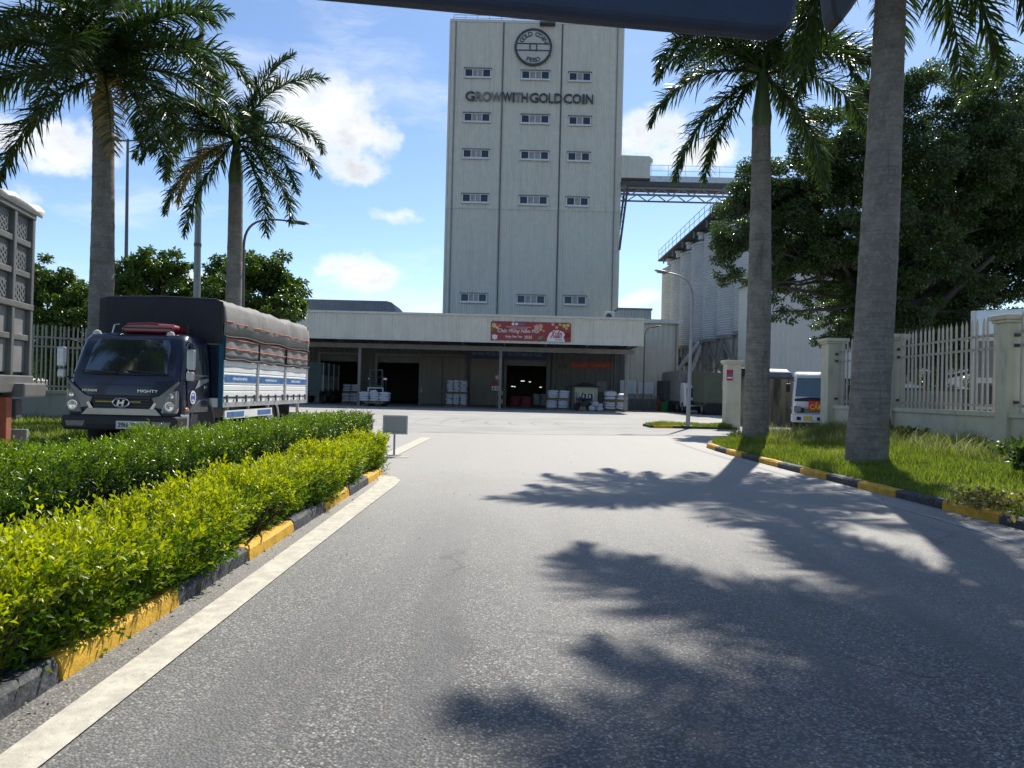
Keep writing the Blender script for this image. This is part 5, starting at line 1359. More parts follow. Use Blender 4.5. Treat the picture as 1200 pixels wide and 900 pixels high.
# ---- container lorries waiting beneath the silos
def lorry(label, x, y, cabm, boxm, face, L=7.0, h=2.25, logo=False):
    r_ = thing('container_lorry', label, 'lorry', (x, y, 0))
    if face:
        secs = [[(-.85, yy, z), (-.92, yy+.1, z), (-.92, 1.4, z), (.92, 1.4, z), (.92, yy+.1, z), (.85, yy, z)] for z, yy in ((.45, .03), (.6, 0), (1.1, .02), (1.9, .2), (2.2, .55))]
        rect_loft(MB(), secs).build('cab', cabm, r_, bev=.03, smooth=True)
        MB().add([(-.78, .005, 1.15), (.78, .005, 1.15), (.76, .165, 1.82), (-.76, .165, 1.82), (-.78, .06, 1.15), (.78, .06, 1.15), (.76, .22, 1.82), (-.76, .22, 1.82)],
                 [(0, 1, 2, 3), (7, 6, 5, 4), (0, 4, 5, 1), (1, 5, 6, 2), (2, 6, 7, 3), (3, 7, 4, 0)]).build('windscreen', M_glass, r_)
        MB().box(-.7, .7, -.03, .05, .62, .95).build('grille', M_blk, r_); MB().box(-.94, .94, -.1, .3, .25, .52).build('bumper', M_blk, r_, bev=.04)
        for s in (-1, 1): MB().box(min(s*.6, s*.85), max(s*.6, s*.85), -.105, -.09, .34, .46).build('headlight', M_lens, r_)
        MB().box(-.85, .85, .5, .9, 2.2, 2.26).build('visor', mat('lorry_red', (.4, .05, .04), .5), r_)
    b0 = 1.6 if face else 0
    bx = MB().box(-.98, .98, b0, b0+L, .85, .85+h).build('container', boxm, r_)
    mb = MB()
    for i in range(14): mb.box(-.95+1.9*i/14, -.95+1.9*(i+.5)/14, b0-.03, b0-.001, .9, .8+h)
    for i in range(40): mb.box(-1.01, -.981, b0+.1+(L-.2)*i/40, b0+.1+(L-.2)*(i+.5)/40, .9, .8+h)
    mb.build('corrugation', boxm, r_)
    if logo:
        MB().box(.2, .95, b0-.05, b0-.031, 1.75, 2.3).build('logo_patch', mat('logo_cream', (.42, .42, .33), .6, var=.2, vs=8), r_)
    MB().box(-.9, .9, b0, b0+L, .6, .849).build('chassis', M_dark_steel, r_)
    for y_ in ([.7] if face else [])+[b0+.8, b0+L-1.6, b0+L-.7]:
        for s in (-1, 1): wheel(r_, (s*.8, y_, .42), .42, .26, M_grey_steel, s)
    if not face:
        for k in range(4): MB().lathe([(.2, -.1), (.4, -.08), (.4, .08), (.2, .1)], 16, (-.6+.4*k, -.05, .42), 'y').build('spare_wheel', M_rub, r_)
    return r_
c1 = at(819, 478, 52.5); c2 = at(840, 478, 49.5); c0 = at(801, 478, 55)
M_cgreen = mat('container_green', (.13, .15, .10), .6, var=.12, vs=2, dirt=(.2, .16, .1), dirt_amt=.5)
lorry('white cabbed container lorry facing out beneath the silos', c1.x-.1, 52.5, M_wht, M_grey_steel, True)
lorry('dull green container on its trailer beside the gate pillar', c2.x+.12, 49.5, M_wht, M_cgreen, False, logo=True, h=2.0)
lorry('dark trailer parked against the right end of the warehouse', c0.x, 57, M_wht, M_dark_steel, False, h=1.55)
# ---- dim truck body under the canopy behind the parked truck
tg = at(366, 472, 55)
u = thing('loading_truck', 'dark teal truck bed waiting in the shade under the canopy', 'truck', (tg.x-.2, 54.5, 0), 0)
M_dteal = mat('dull_teal', (.05, .085, .085), .5, var=.15)
MB().box(-1.0, 1.0, 0, 5.0, .95, 1.1).build('bed', M_dark_steel, u)
for z0, z1, m_ in ((1.1, 1.62, M_grey_steel), (1.64, 2.1, M_grey_steel), (2.12, 3.05, M_dteal)): MB().box(.96, 1.04, .02, 4.98, z0, z1).build('side_board', m_, u)
MB().box(-1.0, .95, -.04, .02, 1.1, 3.05).build('tail_board', M_dteal, u); MB().box(-1.04, -.96, .02, 4.98, 1.1, 3.05).build('side_board', M_dteal, u)
for i in range(4): MB().box(1.04, 1.09, .1+1.6*i, .2+1.6*i, .95, 3.05).build('stake', M_galv, u)
for y in (1.0, 4.0):
    for s in (-1, 1): wheel(u, (s*.85, y, .45), .45, .3, M_grey_steel, s)
MB().box(-.8, .8, .1, 4.9, .6, .949).build('chassis', M_dark_steel, u)
# ---- pale vehicle roof behind the stained wall
vv = at(900, 440, 36)
van = thing('van', 'white van whose roof with dark glass shows over the stained wall', 'van', (vv.x+.5, 36, 0))
zr2 = at(905, 431.5, 36).z
secs = [[(-x, y0, z), (-x, y1, z), (x, y1, z), (x, y0, z)] for z, x, y0, y1 in ((.35, .95, 0, 4.6), (1.1, 1.0, -.05, 4.65), (zr2-.55, .98, .35, 4.6), (zr2-.15, .90, .75, 4.5), (zr2, .78, 1.0, 4.3))]
rect_loft(MB(), secs).build('body', M_wht, van, bev=.05, smooth=True)
MB().add([(-.94, .33, zr2-.5), (.94, .33, zr2-.5), (.87, .70, zr2-.17), (-.87, .70, zr2-.17), (-.94, .4, zr2-.5), (.94, .4, zr2-.5), (.87, .77, zr2-.17), (-.87, .77, zr2-.17)],
         [(0, 1, 2, 3), (7, 6, 5, 4), (0, 4, 5, 1), (1, 5, 6, 2), (2, 6, 7, 3), (3, 7, 4, 0)]).build('windscreen', M_glass, van)
for s in (-1, 1):
    MB().box(s*.975-.01, s*.975+.01, 1.0, 4.2, zr2-.48, zr2-.2).build('side_window', M_glass, van)
    for y in (.8, 3.7): wheel(van, (s*.85, y, .34), .34, .2, M_galv, s)

# ---- coach-like box body behind the right fence
cb = at(1143, 400, 17.5)
co = thing('box_lorry', 'pale glossy box lorry standing behind the right fence', 'lorry', (cb.x, 17.5, 0), R(-32))
ztop = at(1143, 364, 17.5).z
M_gloss = mat('glossy_pale_panel', (.60, .66, .74), .12, var=.05, coat=1.0)
MB().box(0, 7.5, 0, 2.4, ztop-.62, ztop).build('upper_panel', M_gloss, co, bev=.03)
MB().box(0, 7.5, .02, 2.4, 1.85, ztop-.63).build('mid_panel', M_grey_steel, co)
MB().box(.05, 7.5, -.02, 2.42, 1.72, 1.85).build('trim_rail', M_alu, co); MB().box(.05, 7.5, -.025, 2.42, ztop-.72, ztop-.63).build('trim_rail', M_galv, co)
MB().box(0, 7.5, .02, 2.4, .75, 1.719).build('lower_panel', mat('lower_grey', (.16, .16, .165), .4, var=.15), co)
for i in range(6): MB().box(.3+1.2*i, 1.3+1.2*i, -.005, .019, 1.22, 1.66).build('window', M_glass, co)
MB().box(.05, 7.5, -.02, 2.42, 1.1, 1.17).build('trim_rail', M_alu, co)
MB().box(-.1, -.001, .05, .2, .8, ztop).build('corner_post', M_alu, co)
for x in (1.2, 5.8):
    for y in (.15, 2.25): MB().lathe([(.2, -.15), (.45, -.14), (.48, -.1), (.48, .1), (.45, .14), (.2, .15)], 22, (x, y, .48), 'y').build('wheel', M_rub, co)
MB().box(.2, 7.3, .3, 2.1, .5, .749).build('chassis', M_dark_steel, co)

# ================================================================== FENCES, PILLARS, WALLS
M_ren = mat('cream_render', (.56, .525, .40), .85, var=.07, vs=1.5, dirt=(.24, .23, .19), dirt_amt=.55, dirt_scale=(1.5, 1.5, .35), dirt_lo=.52, bump=.25, bs=60)
M_pick = mat('picket_paint', (.43, .40, .34), .5, metal=.2, var=.12, vs=6, dirt=(.16, .14, .11), dirt_amt=.55, dirt_lo=.52)
M_stain = mat('stained_wall', (.30, .27, .20), .9, var=.2, vs=.8, dirt=(.04, .04, .036), dirt_amt=.9, dirt_scale=(1.4, 1, .22), dirt_lo=.42, bump=.3, bs=30)
PICK = {}
def picket_mesh(h, m):
    key = (round(h, 2), m.name)
    if key not in PICK:
        w = .018
        mb = MB().box(-w, w, -w, w, 0, h-.12)
        mb.add([(-w, -w, h-.12), (w, -w, h-.12), (w, w, h-.12), (-w, w, h-.12), (-.028, 0, h-.07), (.028, 0, h-.07), (0, 0, h)], [(0, 1, 5, 4), (2, 3, 4, 5), (4, 5, 6), (5, 4, 6), (0, 4, 3), (1, 2, 5)])
        PICK[key] = mb.mesh('picket', m)
    return PICK[key]
def pillar(par, p, w, h, z0=-.1, cap=True):
    o = MB().box(-w/2, w/2, -w/2, w/2, z0, h-.16).build('pillar', M_ren, par, bev=.012); o.location = p
    MB().box(-w/2-.05, w/2+.05, -w/2-.05, w/2+.05, h-.159, h-.10).build('pillar_cap', M_ren, o, bev=.012)
    MB().box(-w/2-.09, w/2+.09, -w/2-.09, w/2+.09, h-.099, h).build('pillar_cap', M_ren, o, bev=.015)
    return o
def bay(par, a, b, n, zb, h, m, hang=True):
    """pickets and rails between two local points"""
    a, b = Vector(a), Vector(b); d = (b-a); L = d.length; u = d.normalized()
    me = picket_mesh(h, m)
    rz = math.atan2(u.y, u.x)
    for i in range(n):
        t = (i+.5)/n; p = a+d*t
        o = put('picket', me, par); o.location = (p.x, p.y, zb); o.rotation_euler = (random.uniform(-.008, .008), random.uniform(-.008, .008), rz)
    nx = Vector((-u.y, u.x, 0))
    for z in (zb+.12, zb+h*.66, zb+h*.80):
        for k in (0,):
            q = nx*.038
            MB().bar((a.x-q.x, a.y-q.y, z), (b.x-q.x, b.y-q.y, z), .035, .05).build('rail', m, par)
fz = .98
fence = thing('boundary_fence', 'cream rendered plinth wall with pillars and spear topped pickets along the right verge', 'fence', (10.0, 14.0, 0))
def F_(x, y): return (x-10.0, y-14.0, 0)
def fence_line(y): return float(np.interp(y, [4, 14.5, 19.4, 21.9], [9.75, 9.72, 9.95, 9.5]))
pp = [(fence_line(y), y) for y in (5.0, 9.6, 14.5, 19.3, 22.0)]
for (x0, y0), (x1, y1) in zip(pp[:-1], pp[1:]):
    a, b = Vector(F_(x0, y0)), Vector(F_(x1, y1)); u = (b-a).normalized(); n_ = Vector((-u.y, u.x, 0))
    a2, b2 = a+u*.17, b-u*.17
    q = n_*.09
    MB().add([tuple(a2-q+Vector((0, 0, -.1))), tuple(b2-q+Vector((0, 0, -.1))), tuple(b2+q+Vector((0, 0, -.1))), tuple(a2+q+Vector((0, 0, -.1))), tuple(a2-q+Vector((0, 0, fz))), tuple(b2-q+Vector((0, 0, fz))), tuple(b2+q+Vector((0, 0, fz))), tuple(a2+q+Vector((0, 0, fz)))],
             [(0, 3, 2, 1), (4, 5, 6, 7), (0, 1, 5, 4), (1, 2, 6, 5), (2, 3, 7, 6), (3, 0, 4, 7)]).build('plinth', M_ren, fence)
    k = 8
    for i in range(k):                                                # coping stones
        s0 = a2+(b2-a2)*(i/k)+u*.006; s1 = a2+(b2-a2)*((i+1)/k)-u*.006
        MB().bar((s0.x, s0.y, fz+.055), (s1.x, s1.y, fz+.055), .27, .10).build('coping_stone', M_ren, fence)
    bay(fence, a2+u*.06, b2-u*.06, int((b2-a2).length/.195), fz+.106, 1.95, M_pick)
hts = [2.98, 2.98, 2.98, 2.98, 3.05]; ws_ = [.36, .36, .36, .36, .5]
for (x, y), h, w in zip(pp, hts, ws_):
    o = pillar(fence, F_(x, y), w, h)
    for z in (1.25, 2.55, 2.35):
        MB().box(-.05, .05, -w/2-.05, -w/2-.001, z, z+.06).build('bracket', M_dark_steel, o)
x, y = pp[3]
cable = thing('cable', 'black hose hanging down the fence pillar beside the large palm', 'cable', (x-.26, y-.25, .2))
MB().tube([(0, 0, 0), (.03, 0, .5), (-.04, .02, 1.0), (.02, .03, 1.6), (.06, .05, 2.2), (.05, .06, 2.65)], .022, 8).build('hose', M_rub, cable, smooth=True)
MB().tube([(.09, .06, .75), (.09, .06, 2.75)], .035, 8).build('conduit', mat('conduit', (.45, .45, .42), .5), cable, smooth=True)
g2 = at(857, 480, 29.4)
gp_ = thing('gate_pillar', 'free standing cream gate pillar with a small red and blue notice', 'pillar', (g2.x, 29.4, 0))
o = pillar(gp_, (0, 0, 0), .56, at(857, 422.5, 29.4).z)
zs = at(847, 440, 29.4).z
MB().box(-.30, -.05, -.30, -.285, zs-.2, zs+.22).build('notice', MATS['fire_red'], gp_)
MB().box(-.28, -.07, -.305, -.301, zs-.02, zs+.06).build('notice_band', MATS['banner_blue'], gp_); MB().box(-.28, -.07, -.305, -.301, zs-.12, zs-.06).build('notice_band', M_bw, gp_)
# stained wall in the gateway and a darker one along the neighbouring yard
w0 = at(866, 443, 33.5); w1 = at(948, 443, 33.5)
sw = thing('stained_wall', 'low yard wall streaked black with mould behind the palm', 'wall', (w0.x, 33.5, 0))
MB().box(0, w1.x-w0.x+3, 0, .25, 0, w0.z).build('wall', M_stain, sw); MB().box(-.04, w1.x-w0.x+3.04, -.05, .3, w0.z+.001, w0.z+.1).build('coping', mat('mouldy_coping', (.08, .08, .075), .9, var=.3), sw)
bw_ = thing('yard_wall', 'long brown grey wall at the back of the neighbouring yard', 'wall', (14, 30, 0))
MB().box(1.5, 28, 0, .2, 0, 1.7).build('wall', M_stain, bw_); MB().box(1.4, 28, -.05, .25, 1.701, 1.8).build('coping', MATS['mouldy_coping'], bw_)
# dark tarpaulin bundle on the stained wall
p = at(872, 442, 33.6)
tb = thing('tarpaulin_bundle', 'black tarpaulin heap on top of the stained wall', 'tarpaulin', (p.x-.05, 33.62, w0.z+.101))
MB().blob((0, 0, .18), (.34, .15, .19), 14, 8, .7).build('bundle', M_tarpf, tb, smooth=True); MB().box(-.36, .36, -.16, .16, .15, .18).build('cord', M_rub, tb)

lf = thing('boundary_fence', 'grey plinth wall with pale pickets behind the parked blue truck', 'fence', (-13.2, 21.0, 0))
M_lren = mat('grey_render', (.33, .33, .30), .85, var=.08, vs=1.5, dirt=(.15, .15, .13), dirt_amt=.5, bump=.2, bs=60)
M_lpick = mat('pale_picket', (.30, .295, .26), .5, metal=.2, var=.1, vs=6)
ax, ay, bx2, by2 = -16.6, 18.6, -9.2, 25.6
a, b = Vector((ax+13.2, ay-21, 0)), Vector((bx2+13.2, by2-21, 0)); u_ = (b-a).normalized(); L = (b-a).length
n_ = Vector((-u_.y, u_.x, 0))*.1
MB().add([tuple(a-n_), tuple(b-n_), tuple(b+n_), tuple(a+n_)]+[tuple(Vector(q_)+Vector((0, 0, .86))) for q_ in (a-n_, b-n_, b+n_, a+n_)], [(0, 3, 2, 1), (4, 5, 6, 7), (0, 1, 5, 4), (1, 2, 6, 5), (2, 3, 7, 6), (3, 0, 4, 7)]).build('plinth', M_lren, lf)
for i in range(12):
    s0, s1 = a+u_*(L*i/12+.006), a+u_*(L*(i+1)/12-.006)
    MB().bar((s0.x, s0.y, .91), (s1.x, s1.y, .91), .3, .095).build('coping_stone', M_lren, lf)
bay(lf, a, b, int(L/.112), .96, 1.92, M_lpick)

# ================================================================== LAMP POSTS, MASTS, SMALL SIGN
M_lp = mat('lamp_post_grey', (.28, .29, .30), .45, metal=.4, var=.08)
M_lpd = mat('lamp_post_dark', (.11, .115, .12), .5, metal=.3, var=.1)
def lamp_post(label, base, top, arm_end, rise, r0, r1, m, headlen=.6):
    o = thing('street_lamp', label, 'street lamp', base)
    b = Vector(base); t = Vector(top)-b; e = Vector(arm_end)-b
    MB().tube([(0, 0, 0), (t.x*.5, t.y*.5, t.z*.5), tuple(t)], [r0, (r0+r1)/2, r1], 12).build('pole', m, o, smooth=True)
    c1 = t+Vector((0, 0, rise*.8)); pts = []
    for i in range(13):
        s = i/12; pts.append(t*(1-s)**3+(t+Vector((0, 0, rise*.75)))*3*s*(1-s)**2+(e.lerp(t, .62)+Vector((0, 0, rise*.55)))*3*s*s*(1-s)+e*s**3)
    MB().tube(pts, [r1*.95-.35*r1*i/12 for i in range(13)], 10).build('arm', m, o, smooth=True)
    d = (pts[-1]-pts[-2]).normalized()
    hd = MB().blob((0, 0, 0), (headlen/2, .13, .05), 14, 6, .8).build('lamp_head', m, o, smooth=True)
    hd.location = tuple(e+d*headlen*.35); hd.rotation_euler = d.to_track_quat('X', 'Z').to_euler()
    ln = MB().box(-headlen*.3, headlen*.3, -.09, .09, -.062, -.046).build('lamp_lens', M_lens, hd)
    MB().box(-r0*1.8, r0*1.8, -r0*1.8, r0*1.8, 0, .03).build('base_plate', m, o); MB().box(-r0*.4, r0*.4, -r0-.012, -r0*.7, .5, .9).build('hatch', m, o)
    return o
b = gnd(806, 499.5, .1); y = b.y
lamp_post('slender grey street lamp on the small island near the gate', tuple(b), tuple(at(811.5, 352, y)), tuple(at(782, 319.5, y)), 1.0, .085, .05, M_lp)
y = 55.5; b = at(753.5, 478, y); b.z = 0
lamp_post('thin dark street lamp against the right end of the warehouse', tuple(b), tuple(at(755.5, 396, y)), tuple(at(764, 383.5, y)), .8, .07, .045, M_lpd, .8)
y = 26.0; b = at(283, 455, y); b.z = 0
lamp_post('dark curved street lamp standing behind the parked blue truck', tuple(b), tuple(at(285.5, 290, y)), tuple(at(338, 259, y)), 1.3, .085, .05, M_lpd, .9)
y = 42.0; b = at(146, 460, y); b.z = 0; t = at(149.8, 163, y)-b
ms = thing('floodlight_mast', 'tall thin mast with twin curved floodlights between the left palms', 'lamp mast', tuple(b))
MB().tube([(0, 0, 0), tuple(t*.5), tuple(t)], [.13, .10, .07], 12).build('pole', M_lpd, ms, smooth=True)
for s in (-1, 1):
    q = at(149.8+s*17, 161.5, y)-b
    MB().tube([tuple(t+Vector((0, 0, -.1))), tuple(t.lerp(q, .5)+Vector((0, 0, -.12))), tuple(q)], .05, 8).build('arm', M_lpd, ms, smooth=True)
    h_ = MB().blob((0, 0, 0), (.5, .3, .12), 14, 6, .7).build('lamp_head', M_lpd, ms, smooth=True); h_.location = tuple(q); h_.rotation_euler = (0, R(-14*s), 0)
y = 30.0; b = at(228.5, 470, y); b.z = 0; t = at(238, -60, y)-b
pm = thing('steel_mast', 'very tall plain steel pole rising out of view behind the palms', 'mast', tuple(b))
MB().tube([(0, 0, 0), tuple(t*.5), tuple(t)], [.16, .12, .09], 14).build('pole', mat('mast_green_grey', (.22, .245, .24), .5, metal=.3, var=.08), pm, smooth=True)
MB().tube([tuple(t*.36), tuple(t*.36+Vector((0, 0, .12)))], .15, 14).build('collar', M_lpd, pm)
MB().blob(tuple(t+Vector((0, 0, .1))), (.5, .3, .12), 14, 6).build('lamp_head', M_lpd, pm, smooth=True)
b = gnd(461.5, 534); y = b.y
s0, s1 = at(448.5, 508.5, y), at(478.0, 487, y)
sn = thing('small_sign', 'small grey sign seen from behind on a thin post at the hedge end', 'sign', (b.x, y, 0), R(2))
w, h = s1.x-s0.x, s1.z-s0.z; x0 = s0.x-b.x; z0 = s0.z
M_sb = mat('sign_back', (.27, .28, .28), .5, metal=.3, var=.06)
MB().box(x0+.03, x0+w-.03, 0, .012, z0+.03, z0+h-.03).build('sign_plate', M_sb, sn)
mb = MB().box(x0, x0+w, -.02, .02, z0, z0+.03).box(x0, x0+w, -.02, .02, z0+h-.03, z0+h).box(x0, x0+.03, -.02, .02, z0+.03, z0+h-.03).box(x0+w-.03, x0+w, -.02, .02, z0+.03, z0+h-.03)
mb.build('frame', mat('sign_frame', (.36, .37, .37), .45, metal=.3), sn)
MB().bar((0, .03, 0), (0, .03, z0+.06), .035).build('post', M_lp, sn); MB().box(-.12, .12, -.1, .14, 0, .012).build('base_plate', M_lp, sn)

# ================================================================== THE CAR THE PHOTOGRAPH IS TAKEN FROM: mirror above the windscreen
M_mir = mat('mirror_housing', (.020, .036, .075), .55, var=.15, vs=30, bump=.15, bs=300)
my = .47
e0, e1 = at(334, 1, my), at(921, 55, my)
ux = (e1-e0); wl = ux.length; ux.normalize()
mi = thing('rear_view_mirror', 'dark blue interior rear view mirror across the top of the view', 'mirror', tuple(e0))
uz = Vector((-ux.z, 0, ux.x))
rc = .018; hh_ = .075; poly = []
for (cx, cy, a0) in ((wl-rc, rc, 270), (wl-rc, hh_-rc, 0), (rc*.7, hh_-rc, 90), (rc*.7, rc*.7, 180)):
    for i in range(7):
        a = R(a0+90*i/6); rr_ = rc if cx > .1 else rc*.7; poly.append((cx+rr_*math.cos(a), cy+rr_*math.sin(a)))
poly = [((ux*p_[0]+uz*p_[1]).x, (ux*p_[0]+uz*p_[1]).z) for p_ in poly]
MB().prism(poly, 'y', -.018, 0).build('housing', M_mir, mi, bev=.006, seg=4)
c_ = ux*(wl*.5)+uz*hh_*.5
MB().tube([(c_.x, -.002, c_.z), (c_.x, .06, c_.z+.05), (c_.x, .10, c_.z+.09)], .012, 10).build('stem', M_mir, mi, smooth=True)
dc = thing('dash_camera', 'small dark pod hanging beside the mirror at the top edge', 'dash camera', tuple(at(968, 42, .5)))
o0 = at(968, 42, .5)
pl_ = [(957, -45), (959, 0), (962, 25), (965, 37), (969, 42), (974, 39), (984, 26), (1000, 2), (1018, -45)]
pl_ = [((at(a_, b_, .5)-o0).x, (at(a_, b_, .5)-o0).z) for a_, b_ in pl_]
MB().prism(pl_, 'y', -.02, 0).build('housing', mat('pod_plastic', (.03, .034, .04), .5, var=.1), dc, bev=.004, seg=3)
MB().lathe([(.004, -.001), (.010, -.001), (.010, .006), (.004, .006)], 16, (.003, 0, .035), 'y').build('lens', M_rub, dc)

# ================================================================== VEGETATION
M_gold = leaf_mat('golden_leaf', (.065, .14, .008), (.46, .49, .020), .40, .42)
M_green = leaf_mat('hedge_leaf', (.012, .042, .005), (.21, .32, .024), .32, .32, .5)
M_twig = mat('twig', (.045, .035, .02), .9, var=.3)
M_grass = leaf_mat('grass_blade', (.10, .155, .02), (.29, .34, .055), .5, .40, .3, old=(.44, .38, .20))
M_weed = leaf_mat('weed_blade', (.10, .14, .03), (.34, .32, .13), .5, .35, .3, old=(.5, .42, .25))
M_ficus = leaf_mat('ficus_leaf', (.024, .046, .012), (.095, .150, .036), .24, .34, .7)
M_ltree = leaf_mat('tree_leaf', (.035, .075, .010), (.10, .165, .022), .35, .32, .5)
M_palm = leaf_mat('palm_leaflet', (.020, .045, .008), (.060, .100, .018), .42, .30, .4, old=(.30, .20, .05))
M_bark = mat('grey_bark', (.075, .065, .055), .9, var=.3, vs=4, bump=.6, bs=14)
M_rachis = mat('rachis', (.10, .14, .035), .5, var=.2)
M_shaft = mat('crownshaft', (.07, .11, .035), .4, var=.2, vs=2, dirt=(.12, .09, .05), dirt_amt=.4)

def palm_bark():
    m = bpy.data.materials.new('palm_bark'); m.use_nodes = True
    T = NT(m.node_tree); p = m.node_tree.nodes['Principled BSDF']
    o = T.node('ShaderNodeTexCoord').outputs['Object']
    n = T.noise(o, 3.0, 6.0, .65)
    c = T.mix(T.smooth(n, .3, .7), (.145, .135, .12), (.235, .22, .195))
    ring = T.noise(T.map(o, (.7, .7, 16.0)), 1.9, 4.0, .6)
    c = T.mix(T.smooth(ring, .46, .70, 0, .5), c, (.075, .07, .062))
    ltc = T.noise(T.map(o, (1, 1, .8)), 16.0, 8.0, .75)
    c = T.mix(T.smooth(ltc, .52, .62, 0, .5), c, (.31, .30, .27))
    st = T.noise(T.map(o, (3, 3, .35)), 1.3, 5.0, .6)
    c = T.mix(T.smooth(st, .56, .7, 0, .55), c, (.07, .065, .055))
    T.put(p.inputs['Base Color'], c); p.inputs['Roughness'].default_value = .88; p.inputs['Specular IOR Level'].default_value = .2
    b = T.node('ShaderNodeBump'); b.inputs['Strength'].default_value = .5; b.inputs['Distance'].default_value = .02
    T.put(b.inputs['Height'], T.math('ADD', ring, T.math('MULTIPLY', T.noise(o, 22.0, 5.0, .65), .7))); T.l.new(b.outputs[0], p.inputs['Normal'])
    return m
M_pbark = palm_bark()

# ---- clipped hedges: shoots with paired leaves over a dark twiggy core
def hedge(name, label, x0, x1, y0, y1, htop, m, leafL, nshoot, rng, core=.15, tall=0, sdk=.15):
    root = thing(name, label, 'hedge', ((x0+x1)/2, y0, .07))
    ox, oy = (x0+x1)/2, y0
    LY = y1-y0
    def bump(y, x): return .05*np.sin(2.3*y+1.1)+.045*np.sin(5.1*y+2*x)+.035*np.sin(9.7*y+5*x)
    def bulge(y): return .05*np.sin(1.7*y+.6)+.035*np.sin(4.3*y)
    n = nshoot
    # sides and top, weighted by area; denser where it is close to the road end nearest the viewer
    wt, wf, wb = (x1-x0), htop*1.0, htop*.5
    dens_y = rng.random(n)**1.35
    y = y0+LY*dens_y
    pick = rng.random(n)*(wt+wf+wb)
    top = pick < wt; front = (pick >= wt) & (pick < wt+wf)
    x = np.where(top, x0+(x1-x0)*rng.random(n), np.where(front, x1, x0))
    hz = htop(y) if callable(htop) else htop
    z = np.where(top, hz, hz*(-.08+1.08*rng.random(n)**.95))
    N = np.where(top[:, None], np.array([[0, 0, 1.0]]), np.where(front[:, None], np.array([[1.0, 0, .25]]), np.array([[-1.0, 0, .25]])))
    e = rng.random(n) < .05                                            # end faces
    y = np.where(e, np.where(rng.random(n) < .85, y1, y0), y); x = np.where(e, x0+(x1-x0)*rng.random(n), x); z = np.where(e, hz*rng.random(n), z)
    N = np.where(e[:, None], np.stack([np.zeros(n), np.where(y > y0+LY/2, 1.0, -1.0), np.full(n, .25)], 1), N)
    # rounded shoulders
    edge = np.clip((x-(x1-.16))/.16, 0, 1)*top; z = z-edge**2*.09
    edge2 = np.clip(((x0+.16)-x)/.16, 0, 1)*top; z = z-edge2**2*.09
    under = (~top)*np.clip(1-z/hz, 0, 1)
    x = x+bulge(y)*np.where(x > ox, 1, -1)-np.where(x > ox, 1, -1)*under*.09
    z = z+bump(y, x)*(z/hz)
    P = np.stack([x, y, z], 1)-np.array([[ox, oy, 0]])+rng.normal(size=(n, 3))*.018-N*rng.random((n, 1))**1.2*core
    D = nrm(N*.9+np.array([[0, 0, .55]])+rng.normal(size=(n, 3))*.5)
    SL = leafL*(1.6+1.5*rng.random(n))
    if tall:
        k = rng.random(n) < tall
        k &= top
        SL = np.where(k, SL*2.0, SL); D = np.where(k[:, None], nrm(D*.35+np.array([[0, 0, 1.0]])), D)
    per = 7; ps, ds, ls = [], [], []; side = nrm(np.cross(D, rng.normal(size=(n, 3)))); vs_ = []
    sv_ = np.clip(rng.normal(.50, .24, n)+(z/hz-.7)*.75-np.where(top, 0, sdk), 0, 1)  # new top growth yellower; shade of the side faces also put into leaf tone
    bt = nrm(np.cross(D, side))
    for i in range(per):
        t = .15+.85*i/(per-1); ang = i*2.4
        rad = nrm(side*math.cos(ang)+bt*math.sin(ang))
        ps.append(P+D*(SL*t)[:, None]); ds.append(nrm(rad*(1.0-.45*t)+D*(.55+.5*t)+np.array([[0, 0, .1]])))
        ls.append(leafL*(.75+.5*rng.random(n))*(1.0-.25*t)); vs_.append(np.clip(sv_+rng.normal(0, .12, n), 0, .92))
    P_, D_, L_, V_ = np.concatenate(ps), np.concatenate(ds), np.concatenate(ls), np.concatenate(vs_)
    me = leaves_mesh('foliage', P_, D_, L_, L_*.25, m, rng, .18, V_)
    fo = put('foliage', me, root); fo['kind'] = 'stuff'
    # stems and inner twigs
    k = 900; yy = rng.random(k)*LY; xx = (x1-x0)*(rng.random(k)-.5)*.72
    mb = MB()
    for i in range(k):
        b = Vector((xx[i], yy[i], 0)); h_ = .9*(hz if not hasattr(hz, '__len__') else float(np.mean(hz)))*(.55+.35*rng.random())
        tp = b+Vector((rng.normal()*.09, rng.normal()*.09, h_))
        mb.bar(tuple(b), tuple(tp), .011)
    tw = mb.build('twigs', M_twig, root, fix=False); tw['kind'] = 'stuff'
    mb = MB(); gx, gy = 5, 40                                           # added rough core, its dark colour standing in for the unlit inside
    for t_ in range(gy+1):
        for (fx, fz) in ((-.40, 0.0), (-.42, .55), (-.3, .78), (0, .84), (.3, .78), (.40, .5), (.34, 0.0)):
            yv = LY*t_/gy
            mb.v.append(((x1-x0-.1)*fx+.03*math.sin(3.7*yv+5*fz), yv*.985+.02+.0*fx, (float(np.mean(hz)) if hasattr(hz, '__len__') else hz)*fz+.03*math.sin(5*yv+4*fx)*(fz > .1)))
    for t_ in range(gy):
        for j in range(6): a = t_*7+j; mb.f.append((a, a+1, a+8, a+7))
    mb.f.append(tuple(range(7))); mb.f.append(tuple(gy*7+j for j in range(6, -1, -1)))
    mb.build('shade_core', mat('core_shade', (.018, .026, .010), .95, var=.5, vs=16, bump=1.0, bs=22), root, fix=True)
    return root
rng = np.random.default_rng(11)
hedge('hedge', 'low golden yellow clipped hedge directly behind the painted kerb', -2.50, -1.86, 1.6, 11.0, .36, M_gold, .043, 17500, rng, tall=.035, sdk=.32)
hedge('hedge', 'taller dark green clipped hedge behind the golden one', -4.15, -3.05, 2.2, 16.3, .55, M_green, .037, 26000, rng, sdk=.5)

